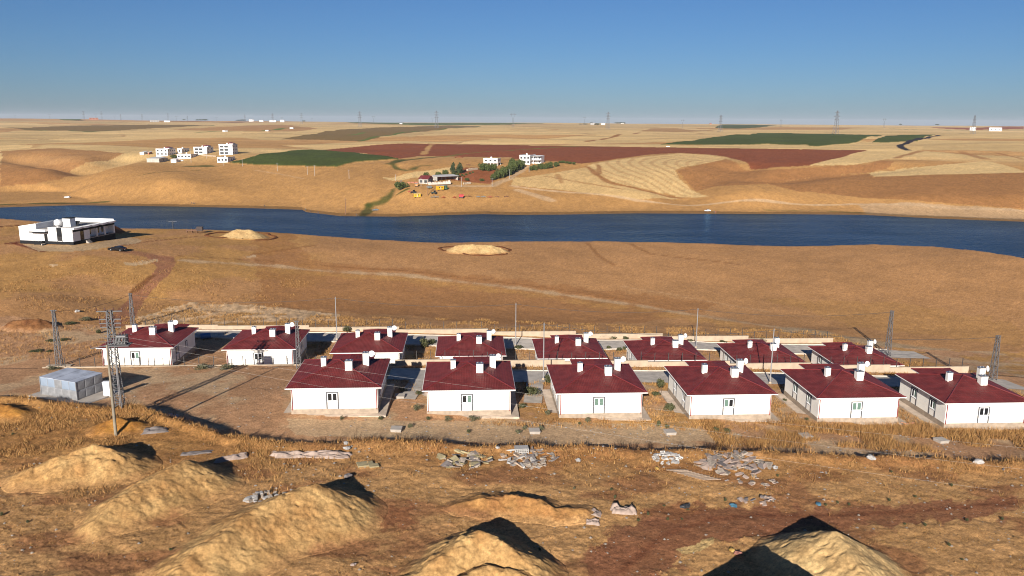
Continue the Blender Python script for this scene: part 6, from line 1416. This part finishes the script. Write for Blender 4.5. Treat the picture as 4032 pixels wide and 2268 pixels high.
# ------------------------------------------------------------------ debris
M_WS = mat('white_plastic', (0.32, 0.30, 0.28), 0.6, noise=0.15, nscale=3); M_GS = mat('grey_slab', (0.15, 0.125, 0.115), 0.9, noise=0.25, nscale=2); M_YB = mat('insulation_board', (0.27, 0.22, 0.12), 0.9, noise=0.2, nscale=2); M_PK = mat('pinkish_sheet', (0.29, 0.215, 0.175), 0.8, noise=0.2, nscale=2); M_PLK = mat('weathered_plank', (0.33, 0.24, 0.17), 0.9, noise=0.25, nscale=4); M_BLUE = mat('blue_scrap', (0.04, 0.11, 0.16), 0.6); M_YEL = mat('yellow_scrap', (0.32, 0.20, 0.05), 0.6); M_RUB = mat('rubble', (0.27, 0.22, 0.175), 0.95, noise=0.3, nscale=4)
def crumple(name, label, P, sx, sy, h, m, seed, cat, group=None, rz=0.0, n=14):
    X, Y = np.meshgrid(np.linspace(-0.5, 0.5, n), np.linspace(-0.5, 0.5, n)); e = 1 + 0.5 * fbm(np.arctan2(Y, X) * 1.3, Y * 0, 3, seed)
    Z = h * (0.15 + 1.9 * np.maximum(0, fbm(X * 5 + seed, Y * 5, 3, seed) + 0.22)); edge = np.maximum(np.abs(X), np.abs(Y)) > 0.46; Z[edge] = -0.05
    c, s = cos(rz), sin(rz); wx = X * sx * e; wy = Y * sy * e; gx_ = wx * c - wy * s; gy_ = wx * s + wy * c
    gz = HZ(P.x + gx_, P.y + gy_) + CAMZ - P.z; I = np.arange(n * n).reshape(n, n)
    me = np_mesh(name, np.stack([gx_, gy_, Z + gz + 0.02], -1), np.stack([I[:-1, :-1], I[:-1, 1:], I[1:, 1:], I[1:, :-1]], -1).reshape(-1, 4), False, [m])
    return tag(link_mesh(name, me, None, P), label, cat, group)
def bag(label, p, s, m, seed, cat='plastic bag', group='stray bags', name='plastic_bag'):
    P = gp(p); bm = bmesh.new(); bmesh.ops.create_icosphere(bm, subdivisions=2, radius=1.0); rnd = random.Random(seed)
    for v in bm.verts: v.co *= 0.65 + 0.6 * rnd.random(); v.co.z = v.co.z * 0.62 + 0.45
    me = bpy.data.meshes.new(name); bm.to_mesh(me); bm.free(); me.materials.append(m); o = link_mesh(name, me, None, P); o.scale = (s, s * 0.8, s * 0.8); o.rotation_euler = (0, 0, seed); return tag(o, label, cat, group)
def slab_heap(label, p, rx, ry, n, mats_, seed, size=(0.7, 0.45, 0.1), name='rubble_heap', cat='rubble heap'):
    P = gp(p); r = empty(name, P, 0, label, cat); rnd = random.Random(seed)
    for i in range(n):
        a = rnd.random() * 6.3; t = math.sqrt(rnd.random()); x, y = rx * t * cos(a), ry * t * sin(a); w, d, h = [size[j] * (0.35 + 0.6 * rnd.random()) for j in range(3)]
        z = float(HZ(P.x + x, P.y + y)) + CAMZ - P.z + 0.05 + 0.35 * (1 - t) * rnd.random()
        j = [rnd.uniform(0.8, 1.15) for _ in range(8)]; mb = MB(); mb.box(-w, w, -d, d, -h, h); mb.v = [(vx_ * j[k2], vy_ * j[(k2 + 3) % 8], vz_) for k2, (vx_, vy_, vz_) in enumerate(mb.v)]
        o = mb.build('slab', rnd.choice(mats_), r, (x, y, z)); o.rotation_euler = (rnd.uniform(-0.4, 0.4), rnd.uniform(-0.4, 0.4), rnd.random() * 3)
    return r
crumple('plastic_sheet', 'long crumpled pale plastic sheet on the grass in front of the first front house', gp(q(7, 560, 240)), 8.2, 1.3, 0.45, M_PK, 3, 'plastic sheet', rz=0.0, n=22)
crumple('plastic_sheet', 'pinkish crumpled sheet trailing behind the second foreground heap', gp(q(6, 2330, 270)), 3.4, 0.9, 0.4, M_PK, 5, 'plastic sheet', rz=0.5)
crumple('plastic_sheet', 'flat grey-pink sheet in the grass above the second foreground heap', gp(q(6, 1980, 215)), 3.4, 0.9, 0.15, M_GS, 7, 'plastic sheet', rz=0.35)
crumple('plastic_sheet', 'dark crumpled sheet below the hummock at the concrete pole', gp(q(2, 1560, 1390)), 3.0, 1.5, 0.3, M_GS, 9, 'plastic sheet', rz=0.3)
crumple('plastic_sheet', 'pale tented sheet right of the earth berm', gp(q(8, 1130, 805)), 2.4, 0.9, 0.6, M_PK, 11, 'plastic sheet')
crumple('plastic_sheet', 'pale torn sheet at the end of the earth berm, the upper one', gp(q(8, 800, 830)), 1.8, 1.4, 0.35, M_PK, 13, 'plastic sheet'); crumple('plastic_sheet', 'pale torn sheet at the end of the earth berm, the lower one', gp(q(8, 810, 920)), 1.3, 0.7, 0.3, M_PK, 14, 'plastic sheet')
slab_heap('heap of grey slabs and yellow boards in front of the second front house', q(7, 2090, 300), 3.0, 2.2, 40, [M_GS, M_GS, M_YB, M_RUB], 5); slab_heap('heap of planks and white rubbish in front of the gap right of the second house', q(8, 170, 270), 3.0, 2.3, 64, [M_WS, M_GS, M_RUB, M_PLK], 6, (0.8, 0.25, 0.08))
slab_heap('broad heap of pale broken slabs in front of the fourth front house', q(8, 2230, 330), 3.9, 2.5, 74, [M_RUB, M_GS, M_PK], 7, (0.8, 0.5, 0.1)); slab_heap('heap of broken white foam in front of the third front house', q(8, 1560, 265), 1.6, 1.3, 48, [M_WS], 8, (0.28, 0.22, 0.14), 'foam_heap')
slab_heap('low heap of pinkish rags and slabs left of the red soil track', q(8, 2470, 685), 1.8, 0.9, 18, [M_PK, M_GS], 9, (0.4, 0.25, 0.09)); slab_heap('white stones tipped behind the third foreground heap', q(7, 150, 690), 2.3, 1.6, 34, [M_WS, M_RUB], 10, (0.3, 0.25, 0.2)); slab_heap('pale rubble at the foot of the reddish spoil mound', q(2, 210, 355), 3.4, 1.6, 34, [M_RUB, M_WS], 12, (0.45, 0.35, 0.2))
slab_heap('scatter of pale rubble below the broad slab heap', q(8, 2480, 500), 2.2, 1.2, 16, [M_RUB, M_PK], 13, (0.4, 0.3, 0.08)); slab_heap('terracotta tile scraps beside the fifth front house', q(5, 1400, 1335), 1.6, 0.7, 14, [mat('terracotta', (0.36, 0.17, 0.10), 0.9)], 14, (0.4, 0.1, 0.05))
P = gp(q(8, 1820, 440)); r = empty('plank_stack', P, 0, 'fanned stack of thin weathered planks below the foam heap', 'planks')
for i in range(11):
    x, y = -1.6 + 0.33 * i, 1.1 - 0.22 * i; o = box(-1.0, 1.0, -0.07, 0.07, 0, 0.06).build('plank', M_PLK, r, (x, y, float(HZ(P.x + x, P.y + y)) + CAMZ - P.z + 0.08)); o.rotation_euler = (0, 0.03, 0.12 + 0.02 * (i % 4))
for i, (k, x, y, w, d, m, lb) in enumerate([(7, 1100, 335, 0.85, 0.5, M_YB, 'larger greenish insulation board on the bare soil'), (7, 1185, 350, 0.5, 0.35, M_YB, 'smaller greenish insulation board beside the larger one')]):
    P = gp(q(k, x, y)); o = box(-w, w, -d, d, -0.05, 0.09).build('insulation_board', m, None, P + Vector((0, 0, 0.1))); o.rotation_euler = (0.05, 0.06, 0.4); tag(o, lb, 'board')
for i, (k, x, y, lb) in enumerate([(3, 1413, 1395, 'raised concrete manhole slab in the yard between the first two front houses'), (3, 1447, 1062, 'raised concrete manhole slab beside the drive right of the first front house'), (4, 225, 1415, 'raised concrete manhole slab in the yard below the second gap'), (4, 1588, 1425, 'flat concrete manhole slab in the yard below the third gap'),
                                   (9, 378, 58, 'concrete manhole slab in the grass below the fourth front house'), (9, 1740, 103, 'tilted concrete manhole slab below the fifth front house')]):
    P = gp(q(k, x, y)); r = empty('manhole', P, 0.05 * i, lb, 'manhole'); box(-0.62, 0.62, -0.6, 0.6, -0.4, 0.28).build('curb', M_SLAB, r); o = box(-0.68, 0.68, -0.66, 0.66, 0.282, 0.40).build('lid', M_SLAB, r); o.rotation_euler = (0, 0.02, 0)
for i, (k, x, y, s, m, lb) in enumerate([(7, 905, 125, 0.35, M_WS, 'white bag on the grassy edge, the upper of two'), (7, 912, 175, 0.4, M_WS, 'white bag on the grassy edge, the lower of two'), (7, 930, 460, 0.45, M_GS, 'grey bag lying at the tip of the third foreground heap'), (9, 1035, 275, 0.5, M_WS, 'white bag on the bank below the fifth front house'), (9, 2115, 315, 0.55, M_WS, 'white bag on the bank at the right edge'),
        (9, 2370, 385, 0.25, M_GS, 'small grey bag near the right edge'), (2, 1710, 1250, 0.45, M_WS, 'white sack by the dark bushes, the left of two'), (2, 1760, 1262, 0.5, M_WS, 'white sack by the dark bushes, the right of two'), (8, 668, 295, 0.35, M_WS, 'small white bag in front of the second gap'), (8, 1460, 375, 0.3, M_YEL, 'yellow scrap below the foam heap'),
        (8, 2225, 755, 0.4, M_BLUE, 'turquoise scrap on the edge of the red soil track'), (8, 1725, 765, 0.35, M_DARK, 'black bag on the red soil, the left of two'), (8, 1765, 755, 0.35, M_DARK, 'black bag on the red soil, the right of two'), (9, 505, 735, 0.3, M_BLUE, 'blue scrap by the weeds above the pale heap'), (7, 980, 1345, 0.25, M_PK, 'pale stone on the bare soil right of the third heap'),
        (2, 780, 200, 0.6, M_WS, 'white rag on the dry grass by the left lattice pole'), (8, 2215, 1200, 0.3, M_YEL, 'yellow scrap on the pale sand'), (8, 2270, 1235, 0.4, mat('red_scrap', (0.26, 0.11, 0.08), 0.7), 'pinkish red rag on the pale sand'), (9, 70, 370, 0.4, M_WS, 'white litter clump below the broad slab heap'), (7, 2430, 165, 0.3, M_WS, 'white bag above the heap of slabs and boards')]):
    bag(lb, q(k, x, y), s, m, i + 2)
# white crate on the rubbish
P = gp(q(8, 95, 205)); r = empty('plastic_crate', P, 0.1, 'white perforated plastic crate on the rubbish heap', 'crate')
for zc_ in range(3): box(-0.75, 0.75, -0.5, 0.5, 0.12 + zc_ * 0.2, 0.2 + zc_ * 0.2).build('rail', M_WS, r)
for xc_ in np.linspace(-0.7, 0.7, 7): box(xc_ - 0.05, xc_ + 0.05, -0.52, -0.5, 0.0, 0.6).build('slat', M_WS, r)

# ------------------------------------------------------------------ dry grass, dead weeds, litter
def attr_material(name):
    m = bpy.data.materials.new(name); m.use_nodes = True; nt = m.node_tree; b = nt.nodes['Principled BSDF']; b.inputs['Roughness'].default_value = 0.9; b.inputs['Specular IOR Level'].default_value = 0.1
    a = nt.nodes.new('ShaderNodeAttribute'); a.attribute_name = 'albedo'; nt.links.new(a.outputs['Color'], b.inputs['Base Color']); return m
M_GR = attr_material('dry_blades')
def blades(name, label, cat, xs, ys, hs, nb, spread, w, cols, seed):
    rnd = np.random.RandomState(seed); N = len(xs); zs = HZ(xs, ys) + CAMZ
    X = np.repeat(xs, nb) + rnd.normal(size=N * nb) * spread; Y = np.repeat(ys, nb) + rnd.normal(size=N * nb) * spread; Zb = np.repeat(zs, nb) - 0.05; Hh = np.repeat(hs, nb) * (0.5 + 0.7 * rnd.rand(N * nb))
    a = rnd.rand(N * nb) * 2 * pi; ln = rnd.normal(size=(N * nb, 2)) * 0.32 * Hh[:, None]
    b0 = np.stack([X - np.cos(a) * w, Y - np.sin(a) * w, Zb], 1); b1 = np.stack([X + np.cos(a) * w, Y + np.sin(a) * w, Zb], 1); tp_ = np.stack([X + ln[:, 0], Y + ln[:, 1], Zb + Hh], 1)
    V = np.stack([b0, b1, tp_], 1).reshape(-1, 3); me = np_mesh(name, V, np.arange(len(V)).reshape(-1, 3), False, [M_GR])
    c = np.repeat(cols, nb * 3, axis=0) * np.repeat(0.65 + 0.6 * rnd.rand(N * nb), 3)[:, None]; at_ = me.color_attributes.new('albedo', 'FLOAT_COLOR', 'POINT')
    at_.data.foreach_set('color', np.concatenate([np.clip(c, 0, 0.8), np.ones((len(c), 1))], 1).astype(np.float32).ravel())
    return tag(link_mesh(name, me), label, cat, kind='stuff')
rnd = np.random.RandomState(5)
GX_, GY_, GH_, GC_ = [], [], [], []
def scatter(n, x0, x1, y0, y1, dens, h0, h1, c0, c1):
    x = rnd.uniform(x0, x1, n); y = rnd.uniform(y0, y1, n); d = dens(x, y); k = rnd.rand(n) < d; x, y = x[k], y[k]
    t = rnd.rand(len(x))[:, None]; GX_.append(x); GY_.append(y); GH_.append(rnd.uniform(h0, h1, len(x))); GC_.append(np.asarray(c0) * (1 - t) + np.asarray(c1) * t)
def edge_y(x, y): return np.interp(x / y, _eu, _ey)
road_uy = poly_uy(RD)
def no_road(x, y): return ~pip(x / y, np.log(y), road_uy)
G1, G2 = soil(200, 156, 98) * 0.95, soil(158, 112, 70) * 0.9
scatter(70000, -64, 66, 66, 104, lambda x, y: np.exp(-np.maximum(edge_y(x, y) - y - 0.3, 0) / 2.6) * (y < edge_y(x, y) + 0.5) * (0.12 + 0.6 * (vnoise(x / 2.2, y / 2.2, 3) > 0.52)), 0.2, 0.7, G1, G2)
scatter(26000, -64, -18, 66, 104, lambda x, y: (y < edge_y(x, y)) * sstep(-16, -34, x) * (vnoise(x / 2.5, y / 2.5, 5) > 0.45) * sstep(66, 80, y), 0.2, 0.5, G1, G2)
scatter(40000, -60, 66, 56, 90, lambda x, y: (y < edge_y(x, y) - 1) * (vnoise(x / 1.7, y / 1.7, 9) > 0.56) * no_road(x, y), 0.06, 0.2, soil(214, 172, 108) * 0.65, soil(185, 130, 75) * 0.65)
def near_house(x, y, mar=0.3):
    out = np.zeros(x.shape, bool)
    for hx, hy, hz in FRONT + REAR:
        c, s = cos(HEAD), sin(HEAD); lx = c * (x - hx) + s * (y - hy); ly = -s * (x - hx) + c * (y - hy); out |= (np.abs(lx) < 6.7 + mar) & (ly > -1.1) & (ly < 14.5)
    return out
def street_free(x, y): return (np.abs(y - (mid_y(x) - 6.6)) > 3.5) & (np.abs(y - (rear_y(x) - 5.2)) > 3.5)
scatter(60000, -70, 80, 96, 150, lambda x, y: ~near_house(x, y) * street_free(x, y) * (vnoise(x / 2.4, y / 2.4, 13) > 0.42) * sstep(-30, -12, x + (y - 115) * 0.9) * (y > edge_y(x, y) + 6), 0.2, 0.6, G1, G2)
scatter(9000, 25, 75, 90, 101, lambda x, y: ~near_house(x, y) * (y > edge_y(x, y)) * (vnoise(x / 3, y / 3, 15) > 0.4), 0.4, 0.9, G1, G2)
scatter(16000, -80, 75, 158, 175, lambda x, y: (y > rear_y(x) + 0.6) * (vnoise(x / 3, y / 3, 17) > 0.45), 0.25, 0.6, G1, soil(190, 140, 85) * 0.6)
scatter(14000, -120, -55, 125, 215, lambda x, y: (vnoise(x / 5, y / 5, 19) > 0.52) * 0.9, 0.25, 0.6, G1, G2)
blades('dry_grass', 'golden dry grass on the banks and between the houses', 'grass', np.concatenate(GX_), np.concatenate(GY_), np.concatenate(GH_), 4, 0.16, 0.035, np.concatenate(GC_), 3)
GX_, GY_, GH_, GC_ = [], [], [], []
scatter(9000, -50, 66, 74, 100, lambda x, y: (np.abs(y - edge_y(x, y) + 0.2) < 0.9) * (vnoise(x / 1.5, y * 0, 23) > 0.50), 0.6, 1.5, soil(92, 66, 50) * 0.6, soil(60, 46, 40) * 0.6)
blades('dead_weeds', 'tall dark dead thistles along the edge of the bank', 'weeds', np.concatenate(GX_), np.concatenate(GY_), np.concatenate(GH_), 7, 0.16, 0.022, np.concatenate(GC_), 4)
# small litter: paper and foam flakes
n = 420; x = np.concatenate([rnd.uniform(-18, 66, 260), rnd.uniform(-30, 45, 160)]); y = np.concatenate([rnd.uniform(88, 98, 260), rnd.uniform(72, 85, 160)]); k = ~near_house(x, y, 0.0); x, y = x[k], y[k]; n = len(x)
z = HZ(x, y) + CAMZ + 0.06; a = rnd.rand(n) * 6.3; s = 0.05 + 0.13 * rnd.rand(n) ** 2
V = np.stack([np.stack([x + s * np.cos(a + t), y + s * np.sin(a + t), z + 0.08 * s * (i % 2) + 0.02], 1) for i, t in enumerate((0, pi / 2, pi, 3 * pi / 2))] + [np.stack([x, y, z + s * 0.7], 1)], 1).reshape(-1, 3)
F = np.concatenate([np.stack([np.arange(n) * 5 + i, np.arange(n) * 5 + (i + 1) % 4, np.arange(n) * 5 + 4], 1) for i in range(4)])
tag(link_mesh('litter', np_mesh('litter', V, F, False, [M_WS])), 'scattered white scraps of litter on the yard and soil', 'litter', kind='stuff')
# stones on the gravel bank and yard
n = 3200; x = np.concatenate([rnd.uniform(-64, 66, 1800), rnd.uniform(-50, 66, 1400)]); y = np.concatenate([rnd.uniform(86, 122, 1800), rnd.uniform(58, 84, 1400)]); k = ~near_house(x, y, 0.0) & (street_free(x, y)); x, y = x[k], y[k]; n = len(x)
s = 0.04 + 0.16 * rnd.rand(n) ** 4; z = HZ(x, y) + CAMZ
base = np.array([(1, 0, 0), (0, 1, 0), (-1, 0, 0), (0, -1, 0), (0, 0, 0.8)])
V = (np.stack([x, y, z], 1)[:, None] + base[None] * (s[:, None, None] * (0.7 + 0.6 * rnd.rand(n, 5, 1)))).reshape(-1, 3)
tag(link_mesh('stones', np_mesh('stones', V, np.concatenate([np.stack([np.arange(n) * 5 + i, np.arange(n) * 5 + (i + 1) % 4, np.arange(n) * 5 + 4], 1) for i in range(4)]), False, [M_RUB])), 'small pale stones scattered over the soil', 'stones', kind='stuff')

# clods of earth with their own shadows
n = 26000; x = np.concatenate([rnd.uniform(-58, 62, 17000), rnd.uniform(-64, 66, 9000)]); y = np.concatenate([rnd.uniform(56, 90, 17000), rnd.uniform(88, 124, 9000)])
k = ~near_house(x, y, 0.0) & street_free(x, y) & ((y < edge_y(x, y)) | (rnd.rand(n) < 0.5)); x, y = x[k], y[k]; n = len(x)
s = 0.035 + 0.13 * rnd.rand(n) ** 3; z = HZ(x, y) + CAMZ - 0.02
V = (np.stack([x, y, z], 1)[:, None] + base[None] * (s[:, None, None] * (0.6 + 0.8 * rnd.rand(n, 5, 1)))).reshape(-1, 3)
me = np_mesh('clods', V, np.concatenate([np.stack([np.arange(n) * 5 + i, np.arange(n) * 5 + (i + 1) % 4, np.arange(n) * 5 + 4], 1) for i in range(4)]), False, [M_GR])
cc = np.repeat(ALBZ(x, y) * (0.55 + 0.4 * rnd.rand(n))[:, None], 5, axis=0); at_ = me.color_attributes.new('albedo', 'FLOAT_COLOR', 'POINT')
at_.data.foreach_set('color', np.concatenate([cc, np.ones((len(cc), 1))], 1).astype(np.float32).ravel())
tag(link_mesh('clods', me), 'small clods of dry earth strewn over the soil', 'clods', kind='stuff')

# ------------------------------------------------------------------ labels that single out look-alikes, by place
ORD = ['first', 'second', 'third', 'fourth', 'fifth', 'sixth', 'seventh', 'eighth', 'ninth', 'tenth', 'eleventh', 'twelfth', 'thirteenth', 'fourteenth', 'fifteenth', 'sixteenth', 'seventeenth', 'eighteenth', 'nineteenth', 'twentieth']
ORD += ['twenty-' + o for o in ORD[:9]] + ['thirtieth'] + ['thirty-' + o for o in ORD[:9]]
def ordinal(objs, fmt):
    objs = sorted(objs, key=lambda o: o.location.x / o.location.y)
    for i, o in enumerate(objs): o['label'] = fmt % (('leftmost' if i == 0 else 'rightmost') if i in (0, len(objs) - 1) and len(objs) > 1 else ORD[i] + ' from left')
def byname(n, gsub=None): return [o for o in col.objects if o.parent is None and o.name.split('.')[0] == n and (gsub is None or gsub in o.get('group', ''))]
HN = ['first', 'second', 'third', 'fourth', 'fifth', 'sixth', 'seventh', 'eighth']
buckets = {}
for o in byname('shrub'):
    best = None
    for row, nm in ((FRONT, 'front'), (REAR, 'rear')):
        for i, (hx, hy, hz_) in enumerate(row):
            dx, dy = o.location.x - hx, o.location.y - (hy + 6); d = math.hypot(dx, dy)
            if best is None or d < best[0]:
                side = 'left of' if dx < -6 else ('right of' if dx > 6 else ('in front of' if dy < 0 else 'behind')); best = (d, side, HN[i], nm)
    kind = 'dusty grey-green bush' if 'dusty' in o['group'] else 'green shrub'
    buckets.setdefault((kind,) + best[1:], []).append(o)
for (kind, side, hn, nm), objs in buckets.items():
    objs.sort(key=lambda o: o.location.x / o.location.y)
    for i, o in enumerate(objs):
        o['label'] = '%s %s the %s %s house' % (kind, side, hn, nm) + ('' if len(objs) == 1 else ', %s from the left' % ORD[i])
ordinal(byname('weed_tuft'), 'small green weed tuft on the foreground soil, %s')
ordinal(byname('tree', 'dense row'), 'dark green tree in the dense row along the farm lane, %s')
ordinal(byname('tree', 'orchard trees'), 'small orchard tree in front of the large farmhouse, %s')
ordinal(byname('tree', 'low trees'), 'low bushy tree right of the orchard, %s')
ordinal(byname('tree', 'saplings'), 'tiny sapling in the red farm garden, %s')
ordinal(byname('tree', 'distant'), 'distant dark tree on the skyline, %s')
for kd, nm in (('three-armed', 'lattice pylon with three cross arms on the skyline, %s'), ('portal', 'squat portal pylon with one wide cross arm on the skyline, %s')):
    ordinal(byname('pylon', kd), nm)

# ------------------------------------------------------------------ thin dry haze over the plain
hz = MB(); hz.box(-32000, 32000, -400, 21000, -8, 150)
hm = bpy.data.materials.new('haze_air'); hm.use_nodes = True; hn = hm.node_tree; hn.nodes.remove(hn.nodes['Principled BSDF'])
pv = hn.nodes.new('ShaderNodeVolumePrincipled'); pv.inputs['Color'].default_value = (0.76, 0.80, 0.90, 1); pv.inputs['Density'].default_value = 3.4e-5; pv.inputs['Anisotropy'].default_value = 0.0
hn.links.new(pv.outputs[0], hn.nodes['Material Output'].inputs['Volume'])
tag(hz.build('haze', hm), 'thin dusty haze over the plain', 'haze', kind='stuff')
